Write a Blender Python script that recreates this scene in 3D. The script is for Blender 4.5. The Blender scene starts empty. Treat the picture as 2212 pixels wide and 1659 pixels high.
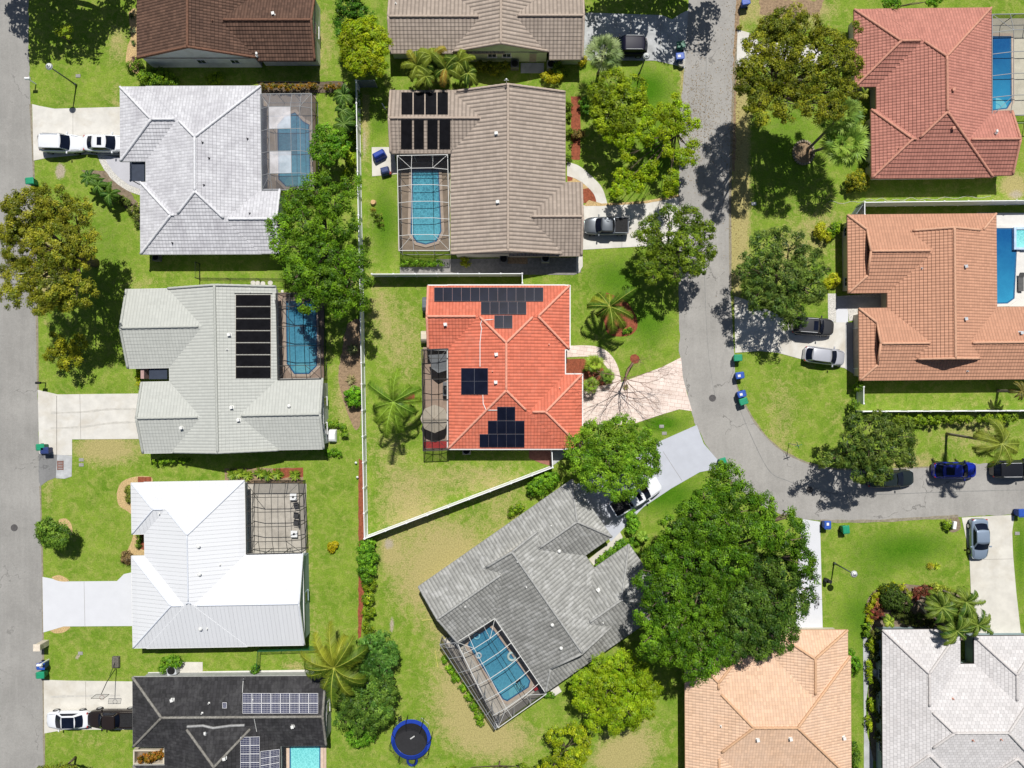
import bpy, math, random
import numpy as np
from mathutils import Vector, Matrix, noise as mnoise
PI = math.pi
R_ = math.radians
H = 76.2                       # camera height, metres
K0 = 0.050077                  # metres on the ground per layout unit
sc = bpy.context.scene
C = sc.collection
rng = np.random.default_rng(7)
rnd = random.Random(11)

def G(x, y, h=0.0):
    k = K0 * (H - h) / H
    return Vector(((x - 1106) * k, (829.5 - y) * k, h))

# ------------------------------------------------------------------ materials
def newmat(name):
    m = bpy.data.materials.new(name); m.use_nodes = True
    nt = m.node_tree; nt.nodes.clear()
    out = nt.nodes.new('ShaderNodeOutputMaterial')
    return m, nt, out

def nd(nt, t, **kw):
    n = nt.nodes.new(t)
    for k, v in kw.items():
        if k.startswith('i_'):
            key = k[2:]
            key = int(key) if key.isdigit() else key.replace('_', ' ')
            n.inputs[key].default_value = v
        else:
            setattr(n, k, v)
    return n

def ramp(nt, fac, stops):
    r = nt.nodes.new('ShaderNodeValToRGB')
    el = r.color_ramp.elements
    while len(el) < len(stops): el.new(0.5)
    for e, (p, c) in zip(el, stops):
        e.position = p; e.color = (*c, 1) if len(c) == 3 else c
    nt.links.new(fac, r.inputs[0])
    return r

def mixc(nt, fac, a, b, mode='MIX'):
    m = nt.nodes.new('ShaderNodeMix'); m.data_type = 'RGBA'; m.blend_type = mode
    for s, v in ((0, fac), (6, a), (7, b)):
        if hasattr(v, 'links') or hasattr(v, 'is_linked'): nt.links.new(v, m.inputs[s])
        elif isinstance(v, (tuple, list)): m.inputs[s].default_value = (*v, 1) if len(v) == 3 else v
        else: m.inputs[s].default_value = v
    return m.outputs[2]

def mth(nt, op, a, b=None, c=None):
    m = nt.nodes.new('ShaderNodeMath'); m.operation = op
    for i, v in enumerate((a, b, c)):
        if v is None: continue
        if hasattr(v, 'is_linked'): nt.links.new(v, m.inputs[i])
        else: m.inputs[i].default_value = v
    return m.outputs[0]

def pos(nt):
    return nt.nodes.new('ShaderNodeNewGeometry').outputs['Position']

def noise(nt, vec, scale, detail=3, rough=.6, dist=0):
    n = nd(nt, 'ShaderNodeTexNoise', i_Scale=scale, i_Detail=detail, i_Roughness=rough, i_Distortion=dist)
    nt.links.new(vec, n.inputs['Vector'])
    return n.outputs['Fac']

def mul(c, k): return tuple(min(1, x * k) for x in c)

MATS = {}
def M(name, col, rough=.8, var=.18, scale=3.0, fine=0.0, fscale=30, bump=0.0, metallic=0, spec=.3, col2=None, coat=0, stain=0.0, stcol=(.1,.08,.06)):
    """general surface: base colour broken up by noise at several scales"""
    if name in MATS: return MATS[name]
    m, nt, out = newmat(name)
    p = pos(nt)
    n1 = noise(nt, p, scale, 4)
    lo, hi = mul(col, 1 - var), (col2 if col2 else mul(col, 1 + var))
    c = ramp(nt, n1, [(.3, lo), (.7, hi)]).outputs[0]
    if fine:
        n2 = noise(nt, p, fscale, 2)
        c = mixc(nt, mth(nt, 'MULTIPLY', mth(nt, 'GREATER_THAN', n2, .55), fine), c, mul(col, .45))
    if stain:
        n3 = noise(nt, p, .35, 5, .65, .4)
        f = ramp(nt, n3, [(.48, (0,0,0)), (.72, (1,1,1))]).outputs[0]
        c = mixc(nt, mth(nt, 'MULTIPLY', f, stain), c, stcol)
    b = nd(nt, 'ShaderNodeBsdfPrincipled', i_Roughness=rough, i_Metallic=metallic)
    b.inputs['Specular IOR Level'].default_value = spec
    b.inputs['Coat Weight'].default_value = coat
    nt.links.new(c, b.inputs['Base Color'])
    if bump:
        bn = nd(nt, 'ShaderNodeBump', i_Strength=.6, i_Distance=bump)
        nt.links.new(noise(nt, p, fscale, 3), bn.inputs['Height'])
        nt.links.new(bn.outputs[0], b.inputs['Normal'])
    nt.links.new(b.outputs[0], out.inputs[0])
    MATS[name] = m
    return m

def roofmat(name, col, pu=.36, pv=.38, barrel=.04, course=.03, gap=.35, tvar=.22, stain=.25, stcol=(.05,.045,.04), rough=.8, wash=0, washcol=(.6,.6,.6), stagger=False, seam=False, ugap=.75, stepz=.055, north=0):
    """clay / concrete tiles laid in courses (UV in metres: u along the eave, v up the slope)"""
    m, nt, out = newmat(name)
    uv = nd(nt, 'ShaderNodeUVMap', uv_map='UVMap').outputs[0]
    sep = nt.nodes.new('ShaderNodeSeparateXYZ'); nt.links.new(uv, sep.inputs[0])
    U, V = sep.outputs[0], sep.outputs[1]
    p = pos(nt)
    vv = mth(nt, 'DIVIDE', V, pv)
    row = mth(nt, 'FLOOR', vv)
    fv = mth(nt, 'SUBTRACT', vv, row)
    uu = mth(nt, 'DIVIDE', U, pu)
    if stagger:
        uu = mth(nt, 'ADD', uu, mth(nt, 'MULTIPLY', mth(nt, 'MODULO', row, 2.0), .5))
    coln = mth(nt, 'FLOOR', uu)
    fu = mth(nt, 'SUBTRACT', uu, coln)
    comb = nt.nodes.new('ShaderNodeCombineXYZ'); nt.links.new(coln, comb.inputs[0]); nt.links.new(row, comb.inputs[1])
    wn = nt.nodes.new('ShaderNodeTexWhiteNoise'); wn.noise_dimensions = '3D'; nt.links.new(comb.outputs[0], wn.inputs[0])
    lo, hi = mul(col, 1 - tvar), mul(col, 1 + tvar)
    c = ramp(nt, wn.outputs[0], [(0, lo), (.5, col), (1, hi)]).outputs[0]
    # open joint at the butt of every course, and the trough between barrels
    lc = mth(nt, 'MULTIPLY', mth(nt, 'LESS_THAN', fv, .11), .45)
    cu = mth(nt, 'ABSOLUTE', mth(nt, 'SUBTRACT', fu, .5))
    lu = mth(nt, 'GREATER_THAN', cu, .40 if not seam else .46)
    line = mth(nt, 'MAXIMUM', mth(nt, 'MULTIPLY', lc, gap), mth(nt, 'MULTIPLY', lu, gap * ugap))
    c = mixc(nt, line, c, mul(col, .22))
    n3 = noise(nt, p, .45, 6, .7, .6)
    f = ramp(nt, n3, [(.42, (0,0,0)), (.75, (1,1,1))]).outputs[0]
    c = mixc(nt, mth(nt, 'MULTIPLY', f, stain), c, stcol)
    n5 = noise(nt, p, 6, 3, .7)
    f5 = ramp(nt, n5, [(.45, (0,0,0)), (.8, (1,1,1))]).outputs[0]
    c = mixc(nt, mth(nt, 'MULTIPLY', f5, stain * .6), c, stcol)
    if wash:
        n4 = noise(nt, p, .8, 5, .7, 1.0)
        f = ramp(nt, n4, [(.5, (0,0,0)), (.62, (1,1,1))]).outputs[0]
        c = mixc(nt, mth(nt, 'MULTIPLY', f, wash), c, washcol)
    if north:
        # colour paler on slopes facing north, darker on those facing south
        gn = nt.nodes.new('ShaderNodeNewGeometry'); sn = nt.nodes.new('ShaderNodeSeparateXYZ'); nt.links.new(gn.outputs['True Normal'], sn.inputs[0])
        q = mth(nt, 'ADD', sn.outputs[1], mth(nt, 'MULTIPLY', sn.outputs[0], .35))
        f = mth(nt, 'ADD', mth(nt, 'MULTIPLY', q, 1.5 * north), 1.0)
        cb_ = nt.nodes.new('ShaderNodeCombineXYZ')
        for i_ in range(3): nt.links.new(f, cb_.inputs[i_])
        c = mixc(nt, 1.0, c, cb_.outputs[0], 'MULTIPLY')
    hb = mth(nt, 'MULTIPLY', mth(nt, 'SINE', mth(nt, 'MULTIPLY', fu, PI)), barrel) if not seam else mth(nt, 'MULTIPLY', lu, barrel)
    hc = mth(nt, 'MULTIPLY', mth(nt, 'SUBTRACT', 1.0, fv), course * .25)
    hn = mth(nt, 'MULTIPLY', mth(nt, 'ABSOLUTE', wn.outputs[0]), .006)
    hh = mth(nt, 'ADD', mth(nt, 'ADD', hb, hc), hn)
    bn = nd(nt, 'ShaderNodeBump', i_Strength=1.0, i_Distance=1.0)
    nt.links.new(hh, bn.inputs['Height'])
    b = nd(nt, 'ShaderNodeBsdfPrincipled', i_Roughness=rough)
    b.inputs['Specular IOR Level'].default_value = .25
    nt.links.new(c, b.inputs['Base Color']); nt.links.new(bn.outputs[0], b.inputs['Normal'])
    nt.links.new(b.outputs[0], out.inputs[0])
    MATS[name] = m
    m['pv'] = pv; m['step'] = 0 if seam else stepz
    return m

def leafmat():
    m, nt, out = newmat('leaf')
    a = nd(nt, 'ShaderNodeAttribute', attribute_name='col')
    d = nt.nodes.new('ShaderNodeBsdfDiffuse'); t = nt.nodes.new('ShaderNodeBsdfTranslucent')
    g = nd(nt, 'ShaderNodeBsdfGlossy', i_Roughness=.45); g.inputs[0].default_value = (.6, .6, .6, 1)
    nt.links.new(a.outputs[0], d.inputs[0])
    tc = mixc(nt, 1.0, a.outputs[0], (1.3, 1.25, .5), 'MULTIPLY')
    nt.links.new(tc, t.inputs[0])
    mx = nd(nt, 'ShaderNodeMixShader', i_0=.22); nt.links.new(d.outputs[0], mx.inputs[1]); nt.links.new(t.outputs[0], mx.inputs[2])
    mg = nd(nt, 'ShaderNodeMixShader', i_0=.018); nt.links.new(mx.outputs[0], mg.inputs[1]); nt.links.new(g.outputs[0], mg.inputs[2])
    nt.links.new(mg.outputs[0], out.inputs[0])
    return m
LEAF = leafmat()

def screenmat(name, op, col=(.03,.03,.035)):
    m, nt, out = newmat(name)
    t = nt.nodes.new('ShaderNodeBsdfTransparent')
    d = nt.nodes.new('ShaderNodeBsdfDiffuse')
    c = ramp(nt, noise(nt, pos(nt), .8, 3), [(.3, mul(col, .8)), (.7, mul(col, 1.3))]).outputs[0]
    nt.links.new(c, d.inputs[0])
    mx = nd(nt, 'ShaderNodeMixShader', i_0=op)
    nt.links.new(t.outputs[0], mx.inputs[1]); nt.links.new(d.outputs[0], mx.inputs[2])
    nt.links.new(mx.outputs[0], out.inputs[0])
    MATS[name] = m
    return m

def watermat(name, deep, shallow, caustic=.5, rscale=3.0):
    m, nt, out = newmat(name)
    p = pos(nt)
    tc = nt.nodes.new('ShaderNodeTexCoord'); sg = nt.nodes.new('ShaderNodeSeparateXYZ'); nt.links.new(tc.outputs['Generated'], sg.inputs[0])
    dp = mth(nt, 'ADD', mth(nt, 'SUBTRACT', 1.0, sg.outputs[1]), mth(nt, 'MULTIPLY', mth(nt, 'SUBTRACT', noise(nt, p, .5, 3), .5), .5))
    c = ramp(nt, dp, [(.1, deep), (.55, tuple((a_+b_)/2 for a_, b_ in zip(deep, shallow))), (.95, mul(shallow, 1.08))]).outputs[0]
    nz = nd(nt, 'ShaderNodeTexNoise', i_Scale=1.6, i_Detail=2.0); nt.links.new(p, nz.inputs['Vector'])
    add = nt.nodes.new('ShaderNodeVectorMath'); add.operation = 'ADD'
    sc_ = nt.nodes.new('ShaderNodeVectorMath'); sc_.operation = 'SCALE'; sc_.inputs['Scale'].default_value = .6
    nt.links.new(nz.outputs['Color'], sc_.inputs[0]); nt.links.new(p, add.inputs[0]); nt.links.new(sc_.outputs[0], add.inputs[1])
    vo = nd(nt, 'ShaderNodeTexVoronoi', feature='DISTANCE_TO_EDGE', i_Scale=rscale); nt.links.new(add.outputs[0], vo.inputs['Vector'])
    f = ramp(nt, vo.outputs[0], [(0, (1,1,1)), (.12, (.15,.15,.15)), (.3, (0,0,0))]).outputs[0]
    c = mixc(nt, mth(nt, 'MULTIPLY', f, caustic), c, mul(shallow, 1.7))  # network of caustic light painted into the water colour
    b = nd(nt, 'ShaderNodeBsdfPrincipled', i_Roughness=.08)
    b.inputs['Specular IOR Level'].default_value = .5
    nt.links.new(c, b.inputs['Base Color'])
    bn = nd(nt, 'ShaderNodeBump', i_Strength=.3, i_Distance=.03)
    nt.links.new(noise(nt, p, 3.5, 3), bn.inputs['Height']); nt.links.new(bn.outputs[0], b.inputs['Normal'])
    nt.links.new(b.outputs[0], out.inputs[0])
    MATS[name] = m
    return m

# ------------------------------------------------------------------ mesh builder
class MB:
    def __init__(s): s.v = []; s.f = []; s.uv = None; s.mi = []
    def add(s, vs, fs, mi=0):
        o = len(s.v); s.v += [tuple(v) for v in vs]
        for f in fs: s.f.append(tuple(i + o for i in f)); s.mi.append(mi)
        return s
    def box(s, c, d, rz=0, mi=0, rot=None):
        x, y, z = d[0] / 2, d[1] / 2, d[2] / 2
        m = rot if rot is not None else Matrix.Rotation(rz, 3, 'Z')
        vs = [Vector(c) + m @ Vector((sx * x, sy * y, sz * z)) for sz in (-1, 1) for sx, sy in ((-1, -1), (1, -1), (1, 1), (-1, 1))]
        return s.add(vs, [(3, 2, 1, 0), (4, 5, 6, 7), (0, 1, 5, 4), (1, 2, 6, 5), (2, 3, 7, 6), (3, 0, 4, 7)], mi)
    def taper(s, c, d0, d1, h, rz=0, mi=0):
        m = Matrix.Rotation(rz, 3, 'Z')
        vs = []
        for z, d in ((0, d0), (h, d1)):
            for sx, sy in ((-1, -1), (1, -1), (1, 1), (-1, 1)): vs.append(Vector(c) + m @ Vector((sx * d[0] / 2, sy * d[1] / 2, z)))
        return s.add(vs, [(3, 2, 1, 0), (4, 5, 6, 7), (0, 1, 5, 4), (1, 2, 6, 5), (2, 3, 7, 6), (3, 0, 4, 7)], mi)
    def cyl(s, c, r, h, n=20, r2=None, mi=0):
        r2 = r if r2 is None else r2
        vs = [(c[0] + r * math.cos(2*PI*i/n), c[1] + r * math.sin(2*PI*i/n), c[2]) for i in range(n)]
        vs += [(c[0] + r2 * math.cos(2*PI*i/n), c[1] + r2 * math.sin(2*PI*i/n), c[2] + h) for i in range(n)]
        fs = [(i, (i+1) % n, n + (i+1) % n, n + i) for i in range(n)] + [tuple(range(n-1, -1, -1)), tuple(range(n, 2*n))]
        return s.add(vs, fs, mi)
    def tube(s, pts, rad, n=6, mi=0, cap=True):
        pts = [Vector(p) for p in pts]
        rs = rad if isinstance(rad, (list, tuple)) else [rad] * len(pts)
        vs = []; fs = []
        for i, p in enumerate(pts):
            a = pts[max(0, i-1)]; b = pts[min(len(pts)-1, i+1)]
            t = (b - a).normalized() if (b - a).length > 1e-9 else Vector((0, 0, 1))
            up = Vector((0, 0, 1)) if abs(t.z) < .95 else Vector((1, 0, 0))
            x = t.cross(up).normalized(); y = x.cross(t).normalized()
            for k in range(n):
                an = 2*PI*k/n + PI/n
                vs.append(p + (x * math.cos(an) + y * math.sin(an)) * rs[i])
        for i in range(len(pts) - 1):
            for k in range(n):
                a, b = i*n + k, i*n + (k+1) % n
                fs.append((a, b, b + n, a + n))
        if cap:
            fs.append(tuple(range(n-1, -1, -1))); fs.append(tuple(range((len(pts)-1)*n, len(pts)*n)))
        return s.add(vs, fs, mi)
    def torus(s, c, R, r, n=28, k=6, mi=0, m=None):
        vs = []; fs = []
        for i in range(n):
            a = 2*PI*i/n
            for j in range(k):
                b = 2*PI*j/k
                p = Vector(((R + r*math.cos(b))*math.cos(a), (R + r*math.cos(b))*math.sin(a), r*math.sin(b)))
                if m is not None: p = m @ p
                vs.append(Vector(c) + p)
        for i in range(n):
            for j in range(k):
                fs.append((i*k+j, ((i+1) % n)*k+j, ((i+1) % n)*k+(j+1) % k, i*k+(j+1) % k))
        return s.add(vs, fs, mi)
    def obj(s, name, mats, parent=None, smooth=False, bevel=0):
        me = bpy.data.meshes.new(name); me.from_pydata(s.v, [], s.f)
        mats = mats if isinstance(mats, (list, tuple)) else [mats]
        for m in mats: me.materials.append(m)
        if len(mats) > 1: me.polygons.foreach_set('material_index', s.mi)
        if s.uv is not None:
            l = me.uv_layers.new(name='UVMap'); l.data.foreach_set('uv', np.array(s.uv, dtype=np.float32).ravel())
        if smooth: me.polygons.foreach_set('use_smooth', [True] * len(me.polygons))
        me.update()
        o = bpy.data.objects.new(name, me); C.objects.link(o)
        if parent is not None: o.parent = parent
        if bevel:
            b = o.modifiers.new('b', 'BEVEL'); b.width = bevel; b.segments = 2; b.limit_method = 'ANGLE'
        return o

def tag(o, label=None, cat=None, group=None, kind=None):
    if label: o['label'] = label
    if cat: o['category'] = cat
    if group: o['group'] = group
    if kind: o['kind'] = kind
    return o

def thing(name, label, cat, loc=(0,0,0), rz=0, group=None):
    o = bpy.data.objects.new(name, None); C.objects.link(o)
    o.location = loc; o.rotation_euler = (0, 0, rz); o.empty_display_size = .3
    return tag(o, label, cat, group)

def dup(root, loc, rz=None, label=None, group=None):
    def cp(o, par):
        c = o.copy(); C.objects.link(c)
        if par is not None: c.parent = par
        for ch in list(o.children): cp(ch, c)
        return c
    r = cp(root, None); r.location = loc
    if rz is not None: r.rotation_euler = (0, 0, rz)
    if label: r['label'] = label
    if group: r['group'] = group
    return r

def smoothline(pts, n=6):
    out = []
    P = [Vector(p) for p in pts]
    for i in range(len(P) - 1):
        p0 = P[max(0, i-1)]; p1 = P[i]; p2 = P[i+1]; p3 = P[min(len(P)-1, i+2)]
        for k in range(n):
            t = k / n
            out.append(tuple(.5*((2*p1) + (-p0+p2)*t + (2*p0-5*p1+4*p2-p3)*t*t + (-p0+3*p1-3*p2+p3)*t**3)))
    out.append(tuple(P[-1]))
    return out

def roughen(pts, amp, step=.35, seed=0):
    out = []
    for i in range(len(pts)):
        a = Vector(pts[i]); b = Vector(pts[(i+1) % len(pts)])
        n = max(1, int((b-a).length / step))
        d = (b - a).normalized() if (b-a).length > 1e-6 else Vector((1,0,0)); nn = Vector((-d.y, d.x, 0))
        for k in range(n):
            p = a.lerp(b, k / n)
            if k > 0:
                p = p + nn * amp * (mnoise.noise(Vector((p.x*1.3, p.y*1.3, seed))) * 1.6 + rnd.uniform(-.35, .35))
            out.append(p)
    return out

def sheet(name, vpts, z, m, rough=.0, thick=0, kind='structure', smooth=0, seed=0):
    if smooth: vpts = smoothline([(a, b, 0) for a, b in vpts] + [(vpts[0][0], vpts[0][1], 0)], smooth)[:-1]
    pts = [G(p[0], p[1]) for p in vpts]
    if rough: pts = roughen(pts, rough, seed=seed)
    mb = MB()
    n = len(pts)
    vs = [(p.x, p.y, z) for p in pts]
    fs = [tuple(range(n))]
    if thick:
        vs += [(p.x, p.y, z - thick) for p in pts]
        fs += [(i, (i+1) % n, n + (i+1) % n, n + i) for i in range(n)]
    mb.add(vs, fs)
    o = mb.obj(name, m)
    if o.data.polygons[0].normal.z < 0: o.data.flip_normals()
    if kind: o['kind'] = kind
    return o

# ------------------------------------------------------------------ foliage
def leafmesh(name, P, N, S, COL, aspect=.5, parent=None):
    n = len(P)
    P = np.asarray(P, float); N = np.asarray(N, float); N /= np.linalg.norm(N, axis=1, keepdims=True) + 1e-9
    r = rng.normal(size=(n, 3)); T = np.cross(N, r); T /= np.linalg.norm(T, axis=1, keepdims=True) + 1e-9
    B = np.cross(N, T)
    S = np.asarray(S).reshape(-1, 1)
    a = T * S * .5; b = B * S * .5 * aspect
    V = np.stack([P - a, P - a*.1 + b + N*S*.06, P + a, P - a*.1 - b + N*S*.06], axis=1).reshape(-1, 3)
    me = bpy.data.meshes.new(name)
    me.vertices.add(4*n); me.vertices.foreach_set('co', V.astype(np.float32).ravel())
    me.loops.add(4*n); me.loops.foreach_set('vertex_index', np.arange(4*n, dtype=np.int32))
    me.polygons.add(n); me.polygons.foreach_set('loop_start', np.arange(0, 4*n, 4, dtype=np.int32))
    me.update(calc_edges=True)
    ca = me.color_attributes.new('col', 'FLOAT_COLOR', 'POINT')
    cc = np.ones((n, 4)); cc[:, :3] = np.clip(COL, 0, 1)
    ca.data.foreach_set('color', np.repeat(cc, 4, axis=0).astype(np.float32).ravel())
    me.materials.append(LEAF)
    o = bpy.data.objects.new(name, me); C.objects.link(o)
    if parent is not None: o.parent = parent
    return o

def foliage(lobes, col, col2=None, leaf=.24, dens=1.0, clump=.55, aspect=.5, gap=.18, spread=.30, ground=.2, flat=.0):
    """lobes: (x,y,z,rx,ry,rz) world. Leaves gathered in clumps over the lobes."""
    P = []; N = []; S = []; K = []
    col = np.array(col) * 1.4 * np.array([1, 1, .8]); col2 = np.array(col2) * min(1.65, .46/max(col2)) * np.array([1, 1, .75]) if col2 is not None else col * 1.35
    for (x, y, z, rx, ry, rz) in lobes:
        area = 2.6 * math.pi * rx * ry
        nc = max(5, int(area / (clump*clump*1.3) * dens))
        d = rng.normal(size=(nc, 3)); d[:, 2] = np.abs(d[:, 2]) * .9 - .25
        d /= np.linalg.norm(d, axis=1, keepdims=True)
        rr = rng.uniform(.72, 1.06, size=(nc, 1))
        bump = np.array([mnoise.noise(Vector((x + a_*rx, y + b_*ry, z + c_*rz)) * .75) for a_, b_, c_ in d]).reshape(-1, 1)
        if rx > .9: rr = rr * (1 + .38 * bump)
        cc = np.array([x, y, z]) + d * rr * np.array([rx, ry, rz])
        keep = (rng.uniform(size=nc) > gap * .5)
        nzv = np.array([mnoise.noise(Vector(q_) * .55) for q_ in cc]); keep &= nzv > (-.62 + gap * 1.1)
        cc = cc[keep]; d = d[keep]
        tone = rng.uniform(0, 1, size=len(cc)) ** 1.2
        shade = rng.uniform(1 - spread, 1 + spread, size=len(cc)) * (1 + .35*np.array([mnoise.noise(Vector(q_) * .35 + Vector((7,3,1))) for q_ in cc]))
        nl = max(8, int(4.6 * (clump / leaf) ** 2 / aspect))
        cr = clump * rng.uniform(.55, 1.15, size=len(cc))
        for i in range(len(cc)):
            q = rng.normal(size=(nl, 3)); q /= np.linalg.norm(q, axis=1, keepdims=True)
            q[:, 2] = np.abs(q[:, 2]) * .8 - .1
            rad = rng.uniform(.35, 1, size=(nl, 1)) * cr[i]
            P.append(cc[i] + q * rad)
            N.append(q * .9 + d[i] * .5 + np.array([0, 0, .55]) + rng.normal(size=(nl, 3)) * .38)
            S.append(rng.uniform(.7, 1.3, size=nl) * leaf)
            t = np.clip(tone[i] + rng.normal(size=nl) * .18, 0, 1)[:, None]
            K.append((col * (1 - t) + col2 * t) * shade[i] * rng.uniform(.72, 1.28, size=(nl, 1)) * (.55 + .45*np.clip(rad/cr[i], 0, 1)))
        # sparse inner leaves
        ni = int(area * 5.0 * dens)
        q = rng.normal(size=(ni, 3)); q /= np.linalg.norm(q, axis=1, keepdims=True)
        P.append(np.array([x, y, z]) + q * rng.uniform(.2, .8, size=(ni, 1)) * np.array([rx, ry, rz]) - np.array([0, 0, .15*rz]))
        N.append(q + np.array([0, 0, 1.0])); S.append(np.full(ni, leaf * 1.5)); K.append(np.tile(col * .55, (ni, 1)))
    P = np.concatenate(P); N = np.concatenate(N); S = np.concatenate(S); K = np.concatenate(K)
    ok = P[:, 2] > ground * .3 + .02
    return P[ok], N[ok], S[ok], K[ok]

BARK = M('bark', (.16, .12, .085), .95, .3, 5, .4, 18, .03)
BARKP = M('palm_bark', (.26, .22, .17), .95, .25, 6, .5, 9, .03)

def tree(name, label, cat, lobes, h, col, col2=None, base=None, tr=.22, leaf=.175, dens=1.0, clump=.5, aspect=.6, gap=.18, rzf=.62, group=None, spread=.30, hv=.8):
    """lobes: (x, y, r[, dh]) in layout units at crown height h"""
    L = []
    for lb in lobes:
        hh = h + (lb[3] if len(lb) > 3 else rnd.uniform(-hv, hv) * .5)
        p = G(lb[0], lb[1], hh); r = lb[2] * K0 * (H - hh) / H * .93
        L.append((p.x, p.y, p.z, r, r, max(.35, r * rzf)))
    if base is None:
        w = sum(l[3]**2 for l in L); b = Vector((sum(l[0]*l[3]**2 for l in L)/w, sum(l[1]*l[3]**2 for l in L)/w, 0))
    else: b = G(*base)
    t = thing(name, label, cat, b, 0, group)
    LL = [(l[0]-b.x, l[1]-b.y, *l[2:]) for l in L]
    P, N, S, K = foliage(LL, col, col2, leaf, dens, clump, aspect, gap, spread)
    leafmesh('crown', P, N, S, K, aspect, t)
    mb = MB()
    fork = Vector((0, 0, h * .42))
    mb.tube([(0, 0, -.1), (tr*.2, 0, h*.2), fork], [tr*1.35, tr, tr*.85], 8)
    for l in LL[:26]:
        e = Vector((l[0], l[1], l[2] + l[5]*.3))
        mid = fork.lerp(e, .5) + Vector((rnd.uniform(-.3, .3), rnd.uniform(-.3, .3), -.12*e.length*.3))
        mb.tube([fork, mid, e], [tr*.6, tr*.38, tr*.14], 6)
        for k in range(3):
            q = e + Vector((rnd.uniform(-1, 1)*l[3]*.8, rnd.uniform(-1, 1)*l[3]*.8, l[5]*.4))
            mb.tube([mid.lerp(e, .6), q], [tr*.2, tr*.06], 5)
    mb.obj('trunk', BARK, t, True)
    return t

def shrub(name, label, cat, lobes, h, col, col2=None, leaf=.16, dens=1.2, clump=.28, aspect=.55, rzf=.8, gap=.1, group=None, kind=None, spread=.30):
    L = []
    for lb in lobes:
        hh = lb[3] if len(lb) > 3 else h
        p = G(lb[0], lb[1], hh * .6); r = lb[2] * K0
        L.append((p.x, p.y, hh * .5, r, (lb[4]*K0 if len(lb) > 4 else r), hh * .5))
    w = len(L); b = Vector((sum(l[0] for l in L)/w, sum(l[1] for l in L)/w, 0))
    LL = [(l[0]-b.x, l[1]-b.y, *l[2:]) for l in L]
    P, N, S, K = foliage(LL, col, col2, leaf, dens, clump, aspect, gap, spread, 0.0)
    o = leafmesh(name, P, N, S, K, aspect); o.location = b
    tag(o, label, cat, group, kind)
    return o

def hedge(name, label, x0, y0, x1, y1, wv, h, col, col2=None, **kw):
    n = max(2, int(math.hypot(x1-x0, y1-y0) / (wv * .9)))
    lobes = [(x0 + (x1-x0)*i/(n-1) + rnd.uniform(-.06, .06)*wv, y0 + (y1-y0)*i/(n-1) + rnd.uniform(-.06, .06)*wv, wv*.5*rnd.uniform(.88, 1.12), h*rnd.uniform(.88, 1.1)) for i in range(n)]
    return shrub(name, label, 'hedge', lobes, h, col, col2, **kw)

def palmleaves(n, L, col, col2, droop=.9, rise=.5, width=.26, up=0.0, old=.0, tilt0=None, phases=None):
    P=[];N=[];K=[];V=[];COLS=[]
    col = np.array(col); col2 = np.array(col2)
    for i in range(n):
        a = (2*PI*i/n + rnd.uniform(-.18, .18)) if phases is None else phases[i]
        inner = rnd.random()
        el = rise * (1.45 - inner*1.8) + up; droop_ = droop * rnd.uniform(.75, 1.35)
        l = L * rnd.uniform(.82, 1.08)
        steps = 22
        pts = []
        p = Vector((0, 0, 0)); e = el
        sw = rnd.uniform(-.25, .25)
        for k in range(steps + 1):
            pts.append(p.copy())
            e -= droop_ / steps * (1.0 + k/steps)
            aa = a + sw * (k/steps)**2
            p = p + Vector((math.cos(aa)*math.cos(e), math.sin(aa)*math.cos(e), math.sin(e))) * (l/steps)
        base = col*(1-.0) if rnd.random() > old else np.array((.42, .28, .05))
        tone = rnd.uniform(.0, 1)
        c0 = base*(1-tone) + (col2 if base is not None else col2)*tone
        for k in range(1, steps):
            t = (pts[k+1] - pts[k-1]).normalized(); side = t.cross(Vector((0, 0, 1))).normalized(); upv = side.cross(t)
            s = k/steps
            ll = width * l * (.35 + 1.0*math.sin(PI*min(1, s*.85+.12))) * .5
            for sd in (-1, 1):
                for q in (0, .33, .66):
                    o = pts[k].lerp(pts[k+1], q)
                    d = (side*sd*.80 + t*.62 - Vector((0, 0, 1))*rnd.uniform(.2, .8)).normalized()
                    w = t * .028 * (1 + l*.12)
                    e_ = o + d*ll*rnd.uniform(.85, 1.1)
                    V += [o - w, o + w, e_ + w*.25, e_ - w*.25]
                    COLS.append(c0 * rnd.uniform(.7, 1.25))
            # rachis
            w = side * .035 * (1 - s*.7)
            V += [pts[k-1] - w, pts[k-1] + w, pts[k+1] + w + upv*.01, pts[k+1] - w + upv*.01]
            COLS.append(np.array(col2) * 1.3 + .03)
    return V, COLS

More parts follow.
